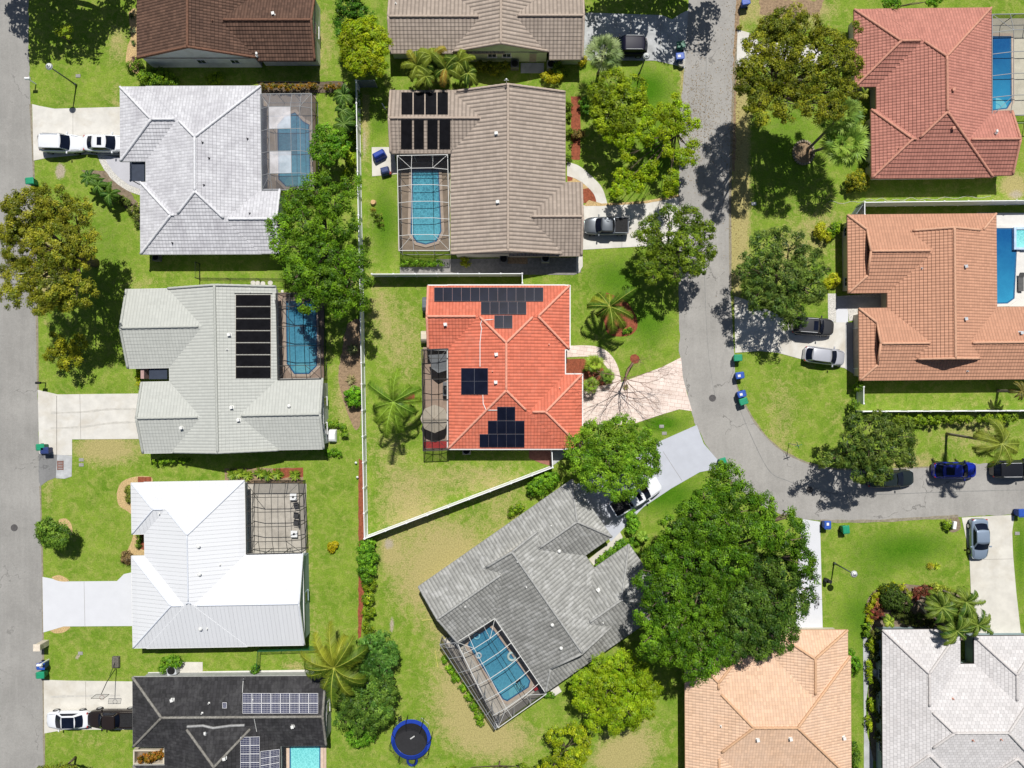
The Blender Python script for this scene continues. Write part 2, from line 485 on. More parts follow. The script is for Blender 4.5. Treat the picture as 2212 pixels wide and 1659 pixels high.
def fanleaves(n, L, col, col2, fr=.6, rise=1.2):
    V=[];COLS=[]
    col = np.array(col); col2 = np.array(col2)
    for i in range(n):
        a = i * 2.39996
        u = (i + .5) / n
        el = rise * (1 - 1.5*u)
        l = L * rnd.uniform(.85, 1.1) * (.6 + .5*u)
        d = Vector((math.cos(a)*math.cos(el), math.sin(a)*math.cos(el), math.sin(el)))
        c = d * l
        side = d.cross(Vector((0, 0, 1))).normalized(); upv = side.cross(d).normalized()
        V += [side*.03, -side*.03, c - side*.02, c + side*.02]; COLS.append(col2*1.1)
        tone = rnd.random(); c0 = col*(1-tone) + col2*tone
        m = 17; f = fr * rnd.uniform(.85, 1.15)
        for k in range(m):
            th = (k/(m-1) - .5) * 4.0
            dr = (d*math.cos(th) + side*math.sin(th)).normalized()
            nrm = Vector((-dr.y, dr.x, 0)).normalized()
            e_ = c + dr*f*(1 - .12*abs(th)) - Vector((0, 0, 1))*f*rnd.uniform(.12, .45)
            w = dr.cross(upv).normalized() * f*.06
            mid = c.lerp(e_, .55) + Vector((0,0,.07*f))
            V += [c, mid + w, e_, mid - w]; COLS.append(c0*rnd.uniform(.75, 1.25))
    return V, COLS

def quadmesh(name, V, COLS, parent):
    n = len(COLS)
    me = bpy.data.meshes.new(name)
    V = np.array([tuple(v) for v in V], dtype=np.float32)
    me.vertices.add(4*n); me.vertices.foreach_set('co', V.ravel())
    me.loops.add(4*n); me.loops.foreach_set('vertex_index', np.arange(4*n, dtype=np.int32))
    me.polygons.add(n); me.polygons.foreach_set('loop_start', np.arange(0, 4*n, 4, dtype=np.int32))
    me.update(calc_edges=True)
    ca = me.color_attributes.new('col', 'FLOAT_COLOR', 'POINT')
    cc = np.ones((n, 4)); cc[:, :3] = np.clip(np.array(COLS), 0, 1)
    ca.data.foreach_set('color', np.repeat(cc, 4, axis=0).astype(np.float32).ravel())
    me.materials.append(LEAF)
    o = bpy.data.objects.new(name, me); C.objects.link(o); o.parent = parent
    return o

def palm(name, label, crown, h, Lv, kind='feather', n=16, col=(.07,.15,.02), col2=(.2,.27,.04), base=None, group=None, tr=.14, **kw):
    c = G(crown[0], crown[1], h)
    b = G(*base) if base else Vector((c.x, c.y, 0))
    t = thing(name, label, 'palm', b, 0, group)
    L = Lv * K0 * (H - h) / H
    V, CO = palmleaves(n, L, col, col2, **kw) if kind == 'feather' else fanleaves(n, L, col, col2, **kw)
    off = c - b
    V = [v + off for v in V]
    quadmesh('crown', V, CO, t)
    if h > .6:
        mb = MB(); k = 9
        pts = [Vector((off.x*(i/k)**1.3, off.y*(i/k)**1.3, (h-.05)*i/k)) for i in range(k+1)]
        pts[0].z = -.1
        mb.tube(pts, [tr*(1.35 if i == 0 else 1.08 - .02*i + .05*(i % 2)) for i in range(k+1)], 10)
        mb.obj('trunk', BARKP, t, True)
    return t

def rosette(name, label, x, y, r, col, col2, n=26, h=.5, cat='plant', group=None):
    """low plant of arching blades"""
    p = G(x, y, .2); t_l = []
    V = []; CO = []
    R = r * K0
    col = np.array(col); col2 = np.array(col2)
    for i in range(n):
        a = i*2.39996; l = R*rnd.uniform(.6, 1.1); e = rnd.uniform(.3, 1.2)
        d = Vector((math.cos(a), math.sin(a), 0)); s = Vector((-d.y, d.x, 0)) * R*.085
        m_ = d*l*.5 + Vector((0, 0, h*math.sin(e))); e_ = d*l + Vector((0, 0, h*math.sin(e)*.6))
        V += [s*.4 + Vector((0,0,.05)), m_ + s, e_, m_ - s]
        tt = rnd.random(); CO.append((col*(1-tt) + col2*tt)*rnd.uniform(.75, 1.25))
    o = quadmesh(name, V, CO, None); o.location = (p.x, p.y, 0)
    return tag(o, label, cat, group)
# ------------------------------------------------------------------ houses
GLASSW = M('window_glass', (.03, .045, .055), .12, .3, 2, spec=.6)
WHITE = M('white_trim', (.72, .72, .70), .6, .06, 4, stain=.1)
EH = 2.3

class House:
    def __init__(s, name, label, wings, roof, wall, trim=WHITE, cap=None, slope=.34, rot=0, origin=None, local=False, oh=.5, ohg=.08, gutter=False, fas=.16, sc_local=.04857, capr=.15):
        s.slope = slope; s.roofm = roof; s.W = []
        if local:
            o = G(origin[0], origin[1], EH); s.c = Vector((o.x, o.y, 0))
            for w in wings:
                x0, y0, x1, y1 = [q * sc_local for q in w[:4]]
                e0, e1 = (w[5], w[6]) if w[4] == 'x' else (w[6], w[5])
                s.W.append(dict(x0=x0, x1=x1, y0=-y1, y1=-y0, ax=w[4], e0=e0, e1=e1, kw=(w[7] if len(w) > 7 else {})))
        else:
            xs = [q for w in wings for q in (w[0], w[2])]; ys = [q for w in wings for q in (w[1], w[3])]
            mx, my = (min(xs)+max(xs))/2, (min(ys)+max(ys))/2
            o = G(mx, my, EH); s.c = Vector((o.x, o.y, 0))
            for w in wings:
                a = G(w[0], w[3], EH) - o; b = G(w[2], w[1], EH) - o
                e0, e1 = (w[5], w[6]) if w[4] == 'x' else (w[6], w[5])   # local axis y points up in the plan
                kw = dict(w[7]) if len(w) > 7 else {}
                if w[4] == 'y' and ('r0' in kw or 'r1' in kw): kw['r0'], kw['r1'] = kw.get('r1'), kw.get('r0')
                if 'cut' in kw: q = G(kw['cut'][0], kw['cut'][1], EH) - o; kw['cut'] = (q.x, q.y)
                s.W.append(dict(x0=a.x, x1=b.x, y0=a.y, y1=b.y, ax=w[4], e0=e0, e1=e1, kw=kw))
        s.rot = R_(rot)
        s.t = thing(name, label, 'house', s.c, s.rot)
        s.mat = Matrix.Rotation(s.rot, 3, 'Z')
        for i, w in enumerate(s.W):
            w['z'] = EH - .004*i + w['kw'].get('dz', 0)
            w['hb'] = ((w['y1']-w['y0']) if w['ax'] == 'x' else (w['x1']-w['x0'])) / 2
            for k in ('0', '1'):
                w['run'+k] = (w['kw'].get('r'+k) or 0) * (sc_local if local else K0) or w['hb']
            w['t'] = w['kw'].get('t', .5)
            w['s'] = w['kw'].get('s', slope)
        s.ohg = ohg; s.build(roof, wall, trim, cap or roof, oh, gutter, fas, capr)

    def wh(s, w, x, y):
        if w['ax'] == 'x': a, a0, a1, b, b0, b1 = x, w['x0'], w['x1'], y, w['y0'], w['y1']
        else: a, a0, a1, b, b0, b1 = y, w['y0'], w['y1'], x, w['x0'], w['x1']
        if a < a0 or a > a1 or b < b0 or b > b1: return -1e3
        if 'cut' in w['kw'] and x < w['kw']['cut'][0] and y < w['kw']['cut'][1]: return -1e3
        d = min(b - b0, b1 - b)
        for e, da, run in ((w['e0'], a - a0, w['run0']), (w['e1'], a1 - a, w['run1'])):
            q = da * w['hb'] / run
            if e == 'h': d = min(d, q)
            elif e == 'd' and da < w['t']*run: d = min(d, q)
        return w['z'] + w['s'] * d

    def hgt(s, x, y, skip=None):
        return max(s.wh(w, x, y) for w in s.W if w is not skip)

    def build(s, roofm, wallm, trim, capm, oh, gutter, fas, capr):
        rb = MB(); rb.uv = []; fb = MB(); wb = MB(); cb = MB(); gb = MB()
        for w in s.W:
            ax = w['ax']
            P = (lambda a, b, z: (a, b, z)) if ax == 'x' else (lambda a, b, z: (-b, a, z))
            # in ridge frame: a along the ridge, b across
            if ax == 'x': a0, a1, bm = w['x0'], w['x1'], (w['y0']+w['y1'])/2
            else: a0, a1, bm = w['y0'], w['y1'], -(w['x0']+w['x1'])/2
            hb, sl, z, t = w['hb'], w['s'], w['z'], w['t']
            R = sl * hb
            def endpts(e, a, sg, run):
                # returns list of (a,b,h) going from side -b corner to ridge, and the hip face
                if e in ('g', 'n'): return [], (a, 0, R)
                if e == 'h': return [], (a + sg*run, 0, R)
                return [(a + sg*t*run, 1-t, t*R)], (a + sg*t*run, 0, R)
            m0, r0 = endpts(w['e0'], a0, 1, w['run0']); m1, r1 = endpts(w['e1'], a1, -1, w['run1'])
            def addf(pts, d):
                # pts in (a, b, h) ; d = downslope dir (a,b)
                vs = [Vector(P(p[0], p[1] + bm, z + p[2])) for p in pts]
                cs = math.sqrt(1 + sl*sl); pv = roofm['pv']; step = roofm['step']
                if step == 0: pv = 2.0
                dx, dy = P(d[0], d[1], 0)[:2]
                hh = [p[2]/sl*cs for p in pts]; vm = max(hh); up = Vector((dx*sl, dy*sl, 1)).normalized()
                def cut(v):
                    X = []
                    for i in range(len(vs)):
                        a, b, ha, hb_ = vs[i], vs[(i+1) % len(vs)], hh[i], hh[(i+1) % len(vs)]
                        if abs(ha-hb_) > 1e-7 and min(ha, hb_) - 1e-9 <= v <= max(ha, hb_) + 1e-9: X.append(a.lerp(b, (v-ha)/(hb_-ha)))
                    X.sort(key=lambda q: q.x*(-dy) + q.y*dx)
                    return X[0], X[-1]
                for i in range(int(math.ceil(vm/pv - 1e-4))):
                    v0, v1 = i*pv, min((i+1)*pv, vm)
                    L0, R0 = cut(v0 + 1e-4); L1, R1 = cut(max(v1 - 1e-4, v0 + 2e-4))
                    quads = [((L0+up*step, R0+up*step, R1, L1), (v0, v0, v1-.001, v1-.001))]
                    if step: quads.append(((L0, R0, R0+up*step, L0+up*step), (v0+.01, v0+.01, v0+.02, v0+.02)))
                    for q, qv in quads:
                        rb.add(q, [(0, 1, 2, 3)])
                        for w_, v_ in zip(q, qv): rb.uv.append((w_.x*(-dy) + w_.y*dx + 50, v_ + roofm['pv']*100))
            for sg in (-1, 1):
                pts = [(a0, sg*hb, 0), (a1, sg*hb, 0)]
                pts += [(q[0], sg*hb*q[1], q[2]) for q in m1] + [r1]
                if abs(r0[0]-r1[0]) > 1e-4: pts += [r0]
                pts += [(q[0], sg*hb*q[1], q[2]) for q in m0][::-1]
                if sg < 0 and 'cut' in w['kw']:
                    xc, yc = w['kw']['cut']; yb = yc - bm
                    pts = [(a0, yb, (yb+hb)*sl), (xc, yb, (yb+hb)*sl), (xc, -hb, 0)] + pts[1:]
                if sg > 0: pts = pts[::-1]
                addf(pts, (0, sg))
            for e, a, sg, m_, r in ((w['e0'], a0, 1, m0, r0), (w['e1'], a1, -1, m1, r1)):
                if e == 'h':
                    pts = [(a, hb, 0), (a, -hb, 0), r]
                    if sg < 0: pts = pts[::-1]
                    addf(pts, (-sg, 0))
                elif e == 'd':
                    q = m_[0]
                    pts = [(a, hb, 0), (a, -hb, 0), (q[0], -hb*q[1], q[2]), (q[0], hb*q[1], q[2])]
                    if sg < 0: pts = pts[::-1]
                    addf(pts, (-sg, 0))
                    ai = q[0] + sg*.35
                    wb.add([P(ai, bm-hb*q[1], z+q[2]-.02), P(ai, bm+hb*q[1], z+q[2]-.02), P(ai, bm, z+R-.06)], [(0, 1, 2)])
                    for s2 in (-1, 1): cb.tube([P(q[0], bm+s2*hb*q[1], z+q[2]+.02), P(q[0]-sg*.06, bm, z+R+.02)], capr*.8, 6)
            # fascia + soffit
            g = .035
            def strip(p, q, zt, zb, out):
                vs = [P(p[0], p[1]+bm, z+p[2]+zt), P(q[0], q[1]+bm, z+q[2]+zt), P(q[0], q[1]+bm, z+q[2]+zb), P(p[0], p[1]+bm, z+p[2]+zb)]
                v2 = [P(p[0]+out[0]*g, p[1]+out[1]*g+bm, z+p[2]+zt), P(q[0]+out[0]*g, q[1]+out[1]*g+bm, z+q[2]+zt), P(q[0]+out[0]*g, q[1]+out[1]*g+bm, z+q[2]+zb), P(p[0]+out[0]*g, p[1]+out[1]*g+bm, z+p[2]+zb)]
                fb.add(vs + v2, [(0,1,2,3), (4,5,6,7), (0,1,5,4), (3,2,6,7), (0,3,7,4), (1,2,6,5)])
            ca = w['kw']['cut'][0] if 'cut' in w['kw'] else a0
            for sg in (-1, 1): strip((ca if sg < 0 else a0, sg*hb, 0), (a1, sg*hb, 0), .012, -fas, (0, sg))
            for e, a, sg in ((w['e0'], a0, -1), (w['e1'], a1, 1)):
                if e in ('h', 'd'): strip((a, -hb, 0), (a, hb, 0), .012, -fas, (sg, 0))
                elif e == 'g':
                    for s2 in (-1, 1): strip((a, s2*hb, 0), (a, 0, R), .014, -fas, (sg, 0))
            if gutter:
                gg = .1
                for sg in (-1, 1):
                    gb.box(P((a0+a1)/2, bm+sg*(hb+gg/2+g), z-.05), (a1-a0 if ax == 'x' else gg, gg if ax == 'x' else a1-a0, .09))
                for e, a, sg in ((w['e0'], a0, -1), (w['e1'], a1, 1)):
                    if e in ('h', 'd'): gb.box(P(a+sg*(gg/2+g), bm, z-.052), (gg if ax == 'x' else 2*hb+.2, 2*hb+.2 if ax == 'x' else gg, .09))
            so = .01
            fb.add([P(ca, bm-hb, z-so-.03), P(a1, bm-hb, z-so-.03), P(a1, bm+hb, z-so-.03), P(ca, bm+hb, z-so-.03)], [(3,2,1,0)])
            # walls
            w0 = a0 + (0 if w['e0'] == 'n' else s.ohg if w['e0'] == 'g' else oh); w1 = a1 - (0 if w['e1'] == 'n' else s.ohg if w['e1'] == 'g' else oh); wbb = hb - oh
            k = .003 * s.W.index(w)
            if 'cut' in w['kw']: w0 = ca + .1
            vs = [P(w0+k, bm-wbb+k, -.05), P(w1-k, bm-wbb+k, -.05), P(w1-k, bm+wbb-k, -.05), P(w0+k, bm+wbb-k, -.05)]
            vt = [(v[0], v[1], z-.045) for v in vs]
            wb.add(vs+vt, [(0,1,5,4), (1,2,6,5), (2,3,7,6), (3,0,4,7)])
            for e, a, s3 in ((w['e0'], w0+k, 1), (w['e1'], w1-k, -1)):
                if e == 'g': wb.add([P(a, bm-wbb+k, z-.05), P(a, bm+wbb-k, z-.05), P(a, bm, z+sl*wbb-.04), ], [(0,1,2)])
            # ridge and hip caps, trimmed where another wing stands over them
            segs = [(r0, r1)]
            for e, a, m_, r in ((w['e0'], a0, m0, r0), (w['e1'], a1, m1, r1)):
                for sg in (-1, 1):
                    if e == 'h': segs.append(((a, sg*hb, 0), r))
                    elif e == 'd': segs.append(((a, sg*hb, 0), (m_[0][0], sg*hb*m_[0][1], m_[0][2])))
                    elif e == 'g': segs.append(((a-(.04 if a == a1 else -.04), sg*hb, 0), (a-(.04 if a == a1 else -.04), 0, R)))
            for si, (p, q) in enumerate(segs):
                p = Vector(P(p[0], p[1]+bm, z+p[2])); q = Vector(P(q[0], q[1]+bm, z+q[2]))
                L = (q-p).length
                if L < .05: continue
                n = max(2, int(L/.33)); run = []
                for i in range(n+1):
                    v = p.lerp(q, i/n)
                    o = max([s.wh(w2, v.x, v.y) for w2 in s.W if w2 is not w] + [-9])
                    if v.z > o + .05: run.append(v + Vector((0, 0, .03)))
                    if (v.z <= o + .05 or i == n):
                        if len(run) > 1:
                            rr = []
                            for j in range(len(run)): rr.append(capr * (1.0 if j % 2 else .86))
                            cb.tube(run, rr, 6)
                        run = []
        s.roof = rb.obj('roof', roofm, s.t)
        s.wall = wb.obj('wall', wallm, s.t)
        fb.obj('fascia', trim, s.t)
        cb.obj('ridge_cap', capm, s.t, True)
        if gutter: gb.obj('gutter', WHITE, s.t)

    def loc(s, p): return s.mat.inverted() @ (Vector(p) - s.c)
    def hit(s, vx, vy, lift=0.0):
        """point of the roof seen at layout position (in the house frame)"""
        h = 3.2
        for _ in range(12):
            p = s.loc(G(vx, vy, h)); nh = s.hgt(p.x, p.y)
            if nh < 0: nh = h
            h = .5*h + .5*nh
        p = s.loc(G(vx, vy, h)); p.z = h + lift
        return p
    def normal(s, p):
        e = .15
        return Vector((s.hgt(p.x-e, p.y) - s.hgt(p.x+e, p.y), s.hgt(p.x, p.y-e) - s.hgt(p.x, p.y+e), 2*e)).normalized()
    def rotat(s, p, az=0):
        n = s.normal(p); x = Vector((math.cos(az), math.sin(az), 0)); x = (x - n*x.dot(n)).normalized()
        return Matrix((x, n.cross(x), n)).transposed()

    def panels(s, x0, y0, x1, y1, nx, ny, frame, cell, name='solar_panel', gapf=.03, lift=.13, grid=None, th=.05):
        A = [s.hit(x, y, 0) for x, y in ((x0, y0), (x1, y0), (x1, y1), (x0, y1))]
        m = s.rotat((A[0]+A[2])/2); n = m.col[2]
        # flatten the array to one plane
        c = (A[0]+A[1]+A[2]+A[3])/4
        A = [a - n*((a-c).dot(n)) + n*lift for a in A]
        out = []
        for i in range(nx):
            for j in range(ny):
                def q(u, v):
                    return (A[0].lerp(A[1], u)).lerp(A[3].lerp(A[2], u), v)
                wU = (A[1]-A[0]).length/nx; wV = (A[3]-A[0]).length/ny
                gu, gv = gapf/wU/nx*.5, gapf/wV/ny*.5
                u0, u1, v0, v1 = i/nx+gu, (i+1)/nx-gu, j/ny+gv, (j+1)/ny-gv
                B = [q(u0, v0), q(u1, v0), q(u1, v1), q(u0, v1)]
                mb = MB()
                bt = [b - n*th for b in B]
                mb.add(B + bt, [(3,2,1,0), (4,5,6,7), (0,1,5,4), (1,2,6,5), (2,3,7,6), (3,0,4,7)])
                o = mb.obj(name, frame, s.t)
                cc = (B[0]+B[1]+B[2]+B[3])/4
                fr = .025 if grid is not None else .018
                D = [b + (cc-b).normalized()*fr*1.4 + n*.004 for b in B]
                mb = MB()
                if grid:
                    gx, gy = grid
                    for ii in range(gx):
                        for jj in range(gy):
                            def qq(u, v): return (D[0].lerp(D[1], u)).lerp(D[3].lerp(D[2], u), v)
                            e = .045
                            uu0, uu1, vv0, vv1 = (ii+e)/gx, (ii+1-e)/gx, (jj+e)/gy, (jj+1-e)/gy
                            mb.add([qq(uu0, vv0), qq(uu1, vv0), qq(uu1, vv1), qq(uu0, vv1)], [(3,2,1,0)])
                else: mb.add(D, [(3,2,1,0)])
                mb.obj('cells', cell, o)
                out.append(o)
        return out

    def vent(s, x, y, kind='box', m=None):
        p = s.hit(x, y); mb = MB(); m = m or WHITE
        rt = s.rotat(p)
        if kind == 'box':
            mb.box(p + Vector((0, 0, .15)), (.24, .24, .26), .2); mb.box(p + Vector((0, 0, .29)), (.30, .30, .04), .2)
            mb.box(p + rt.col[2]*.02, (.38, .38, .03), rot=rt)
        elif kind == 'pipe':
            mb.cyl(p - Vector((0, 0, .05)), .05, .32, 12); mb.box(p + rt.col[2]*.02, (.18, .18, .03), rot=rt)
        elif kind == 'goose':
            mb.cyl(p - Vector((0, 0, .05)), .13, .3, 14); mb.tube([p + Vector((0, 0, .2)), p + Vector((.02, .1, .34)), p + Vector((0, .28, .3))], .12, 10)
        elif kind == 'cap':
            mb.cyl(p - Vector((0, 0, .05)), .11, .25, 14); mb.cyl(p + Vector((0, 0, .2)), .19, .1, 14, .1)
        o = mb.obj('roof_vent', m, s.t); return o

    def line(s, pts, rad=.03, m=None, name='conduit'):
        P = []
        for i in range(len(pts)-1):
            n = max(2, int(math.dist(pts[i], pts[i+1])/4))
            for k in range(n): P.append((pts[i][0]+(pts[i+1][0]-pts[i][0])*k/n, pts[i][1]+(pts[i+1][1]-pts[i][1])*k/n))
        P.append(pts[-1])
        mb = MB(); mb.tube([s.hit(x, y, rad+.03) for x, y in P], rad, 6)
        return mb.obj(name, m or WHITE, s.t)

    def window(s, wi, side, f, w=1.2, h=1.0, z=1.45, door=False, m=None, oh=.5, name=None):
        W = s.W[wi]; k = .003*wi
        x0, x1, y0, y1 = W['x0']+oh, W['x1']-oh, W['y0']+oh, W['y1']-oh
        if W['ax'] == 'x':
            if W['e0'] == 'g': x0 = W['x0']+s.ohg
            if W['e1'] == 'g': x1 = W['x1']-s.ohg
        else:
            if W['e0'] == 'g': y0 = W['y0']+s.ohg
            if W['e1'] == 'g': y1 = W['y1']-s.ohg
        if side in 'NS':
            p = Vector((x0+(x1-x0)*f, (y1-k) if side == 'N' else (y0+k), z)); n = Vector((0, 1 if side == 'N' else -1, 0)); d = (w, .08, h)
        else:
            p = Vector(((x1-k) if side == 'E' else (x0+k), y0+(y1-y0)*f, z)); n = Vector((1 if side == 'E' else -1, 0, 0)); d = (.08, w, h)
        mb = MB(); mb.box(p + n*.02, d)
        sill = (d[0]*(1.1 if side in 'NS' else 2.2), d[1]*(2.2 if side in 'NS' else 1.1), .06)
        if not door: mb.box(p + n*.05 - Vector((0, 0, h/2)), sill)
        fr = mb.obj(name or ('door' if door else 'window'), WHITE if m is None else m, s.t)
        nn = 2 if not door else 1
        mb = MB()
        t = Vector((1, 0, 0)) if side in 'NS' else Vector((0, 1, 0))
        for i in range(nn):
            cw = (w-.12)/nn
            c = p + n*.065 + t*(-(w-.12)/2 + cw*(i+.5))
            dd = (cw-.05, .02, h-.14) if side in 'NS' else (.02, cw-.05, h-.14)
            mb.box(c, dd)
        mb.obj('pane' if not door else 'door_panel', GLASSW if not door else M('door_paint', (.35,.3,.25), .6), fr)
        return fr

# roofing
RF_BROWN = roofmat('roof_brown', (.12,.068,.048), .31, .36, .07, .04, .4, .25, .40, (.035,.02,.018))
RF_BLEACH = roofmat('roof_whitewash', (.58,.58,.61), .33, .36, .012, .045, .42, .10, .55, (.27,.26,.29), stepz=0.035)
RF_GREY = roofmat('roof_light_grey', (.47,.48,.45), .33, .37, .028, .02, .16, .04, .15, (.32,.34,.32), ugap=1.1, stepz=0.02)
RF_METAL = roofmat('roof_white_metal', (.67,.68,.705), .42, 6.0, .016, .0, .08, .015, .10, (.58,.59,.62), rough=.5, seam=True)
RF_DARK = roofmat('roof_charcoal', (.036,.035,.038), .33, .40, .008, .03, .45, .3, .55, (.014,.014,.015), wash=.16, washcol=(.15,.15,.15), stepz=0.04)
RF_TAN = roofmat('roof_tan', (.38,.315,.265), .41, .36, .095, .03, .32, .10, .35, (.20,.16,.135), ugap=1.2, stepz=0.03)
RF_RED = roofmat('roof_red_orange', (.61,.165,.100), .34, .38, .055, .045, .30, .12, .28, (.42,.12,.08), wash=.12, washcol=(.70,.30,.22), stepz=0.04)
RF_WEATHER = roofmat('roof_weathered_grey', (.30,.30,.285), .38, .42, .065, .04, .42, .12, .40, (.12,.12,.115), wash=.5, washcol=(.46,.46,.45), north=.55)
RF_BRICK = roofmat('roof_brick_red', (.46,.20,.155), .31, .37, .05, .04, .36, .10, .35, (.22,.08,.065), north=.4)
RF_TERRA = roofmat('roof_terracotta', (.52,.275,.18), .31, .37, .045, .04, .36, .08, .12, (.30,.14,.09))
RF_PEACH = roofmat('roof_peach', (.66,.44,.30), .30, .36, .035, .03, .24, .11, .35, (.70,.53,.42), stepz=0.025)
RF_PINKW = roofmat('roof_pink_white', (.60,.58,.58), .42, .34, .006, .05, .34, .10, .40, (.42,.39,.38), stagger=True, stepz=0.022)
CAP_BROWN = M('cap_brown', (.17,.085,.055), .8, .3, 6)
CAP_WHITE = M('cap_white', (.66,.66,.69), .8, .15, 6, stain=.3, stcol=(.35,.35,.36))
CAP_GREY = M('cap_grey', (.42,.43,.40), .8, .08, 5)
CAP_METAL = M('cap_metal', (.62,.65,.72), .5, .04, 5)
CAP_LIGHT = M('cap_old_mortar', (.22,.21,.19), .9, .35, 6, stain=.4)
CAP_TAN = M('cap_tan', (.42,.34,.28), .8, .15, 6)
CAP_RED = M('cap_red', (.70,.31,.22), .8, .12, 6)
CAP_WEATHER = M('cap_weathered', (.33,.33,.32), .9, .25, 4)
CAP_BRICK = M('cap_brick', (.52,.25,.18), .8, .2, 6)
CAP_TERRA = M('cap_terracotta', (.58,.33,.22), .8, .15, 6)
CAP_PEACH = M('cap_peach', (.58,.36,.22), .8, .12, 6)
CAP_PINKW = M('cap_pink_white', (.55,.52,.51), .8, .12, 6)
WL_WHITE = M('stucco_white', (.58,.60,.60), .9, .1, 1.5, stain=.25, stcol=(.35,.28,.2))
WL_TEAL = M('stucco_blue_grey', (.28,.36,.38), .9, .1, 1.5)
WL_GREEN = M('stucco_pale_green', (.48,.56,.34), .9, .1, 1.5, stain=.2, stcol=(.3,.3,.2))
WL_CREAM = M('stucco_cream', (.58,.52,.42), .9, .1, 1.5, stain=.2, stcol=(.35,.28,.2))
WL_GREY = M('stucco_grey', (.36,.37,.37), .9, .1, 1.5)
DARKTRIM = M('dark_fascia', (.05,.045,.045), .6)

h1 = House('brown_tile_house', 'brown tiled house with white gable wall at the top left by the road', [
    (296,-120,560,126,'y','h','g'), (424,-16,681,131,'x','n','g',{'cut': (556,123)})], RF_BROWN, WL_WHITE, CAP_BROWN, CAP_BROWN, slope=.38)
h1.vent(591,31,'box'); h1.vent(460,46,'pipe', CAP_BROWN); h1.vent(556,122,'goose')
for f in (.50, .80): h1.window(0, 'S', f, .95, .8, 1.5)
h1.window(1, 'E', .5, 1.2, 1.0)

h2 = House('whitewashed_tile_house', 'house with streaky whitewashed tile roof beside two white cars', [
    (315,186,564,549,'y','h','h'), (260,187,440,348,'x','h','n'), (303,393,440,548.5,'x','h','n'), (440,409,605,548,'x','n','g')],
    RF_BLEACH, WL_WHITE, WHITE, CAP_WHITE, slope=.33, rot=.2)
for v in ((438,308,'pipe'),(452,342,'pipe'),(441,400,'pipe'),(540,461,'pipe'),(535,300,'pipe'),(373,525,'pipe')): h2.vent(*v, m=M('vent_dark',(.08,.08,.09)))
h2.window(3, 'E', .5, 1.4, 1.0); h2.window(0, 'S', .7, 1.4, 1.0)

h3 = House('light_grey_tile_house', 'light grey tiled house with a column of seven black pool heater mats', [
    (366,620,599,975,'y','g','g'), (276,621,470,792,'x','g','n'), (305,822,470,976,'x','g','n'), (480,821,697,974,'x','n','g')],
    RF_GREY, WL_WHITE, WHITE, CAP_GREY, slope=.32, rot=1.1)
for v in ((496,723,'box'),(501,880,'box'),(516,907,'box'),(393,924,'box'),(625,877,'cap'),(491,755,'pipe')): h3.vent(*v)
h3.window(3, 'E', .7, .9, 1.2, 1.4); h3.window(3, 'E', .25, 1.2, 1.0)

h4 = House('white_metal_house', 'house with bright white standing seam metal roof and white driveway', [
    (313,1039,531,1398,'y','h','h'), (286,1040,425,1151,'x','h','n'), (284,1198,655,1397,'x','h','g')],
    RF_METAL, WL_TEAL, WHITE, CAP_METAL, slope=.33, rot=1.0, capr=.07)
for v in ((430,1180,'cap'),(432,1240,'cap'),(434,1358,'cap'),(476,1220,'pipe'),(345,1110,'pipe'),(448,1358,'pipe')): h4.vent(*v)
h4.window(2, 'E', .5, 1.1, 1.1, 1.3, m=WL_TEAL)

h5 = House('charcoal_tile_house', 'charcoal roofed house at the bottom left with white framed solar arrays', [
    (288,1461,706,1612,'x','h','g'), (356,1507,607,1900,'y','h','h'), (288,1652,480,1786,'x','h','n')],
    RF_DARK, WL_GREY, M('light_fascia',(.45,.45,.43)), CAP_LIGHT, slope=.36, rot=.4)
h5.window(0, 'E', .5, 1.2, 1.0)
h5.line([(406,1568),(440,1566),(462,1571),(500,1566),(530,1565)], .13, M('flashing_pale', (.30,.30,.30), .6, .25, 5), 'roof_flashing')
for v in ((373,1511,'box'),(548,1509,'pipe'),(452,1518,'pipe'),(437,1540,'pipe'),(445,1584,'goose'),(486,1637,'box'),(633,1568,'box')): h5.vent(*v)

h6 = House('pale_green_house', 'pale green house with grey tan roof at the top centre', [
    (973,-180,1192,113,'y','h','g'), (842,-19,1090,115,'x','g','n'), (1090,-31,1259,128,'x','n','g',{'cut': (1186,111)})],
    RF_TAN, WL_GREEN, CAP_TAN, CAP_TAN, slope=.36)
h6.window(0, 'S', .40, 1.0, .8, 1.55); h6.window(0, 'S', .56, 1.0, .8, 1.55); h6.window(0, 'S', .85, .9, 2.0, 1.05, True, m=WL_GREEN)
h6.vent(855,8,'pipe')

h7 = House('tan_corrugated_tile_house', 'tan barrel tiled house with eight black heater mats and a screened pool', [
    (974,198,1221,549,'y','g','g'), (843,195,1100,331,'x','g','n'), (1100,394,1257,553,'x','n','g')],
    RF_TAN, WL_CREAM, CAP_TAN, CAP_TAN, slope=.31)
for v in ((1072,289,'box'),(1075,437,'box')): h7.vent(*v)
h7.window(2, 'E', .5, 3.6, 2.0, 1.0, True, name='garage_door')

h8 = House('red_tile_house', 'house with bright orange red tile roof and black solar panels in the centre', [
    (968,617,1220,969,'y','h','h'), (924,617.5,1230,754,'x','g','h'), (1100,809,1257,968,'x','n','h')],
    RF_RED, WL_CREAM, WHITE, CAP_RED, slope=.35, gutter=True)
for v in ((962,701,'box'),(1072,766,'box'),(1071,826,'box')): h8.vent(*v)
for v in ((1064,802,'pipe'),(1186,744,'pipe'),(1209,838,'pipe')): h8.vent(*v, m=CAP_RED)
h8.window(2, 'E', .5, 4.2, 2.0, 1.0, True, name='garage_door')

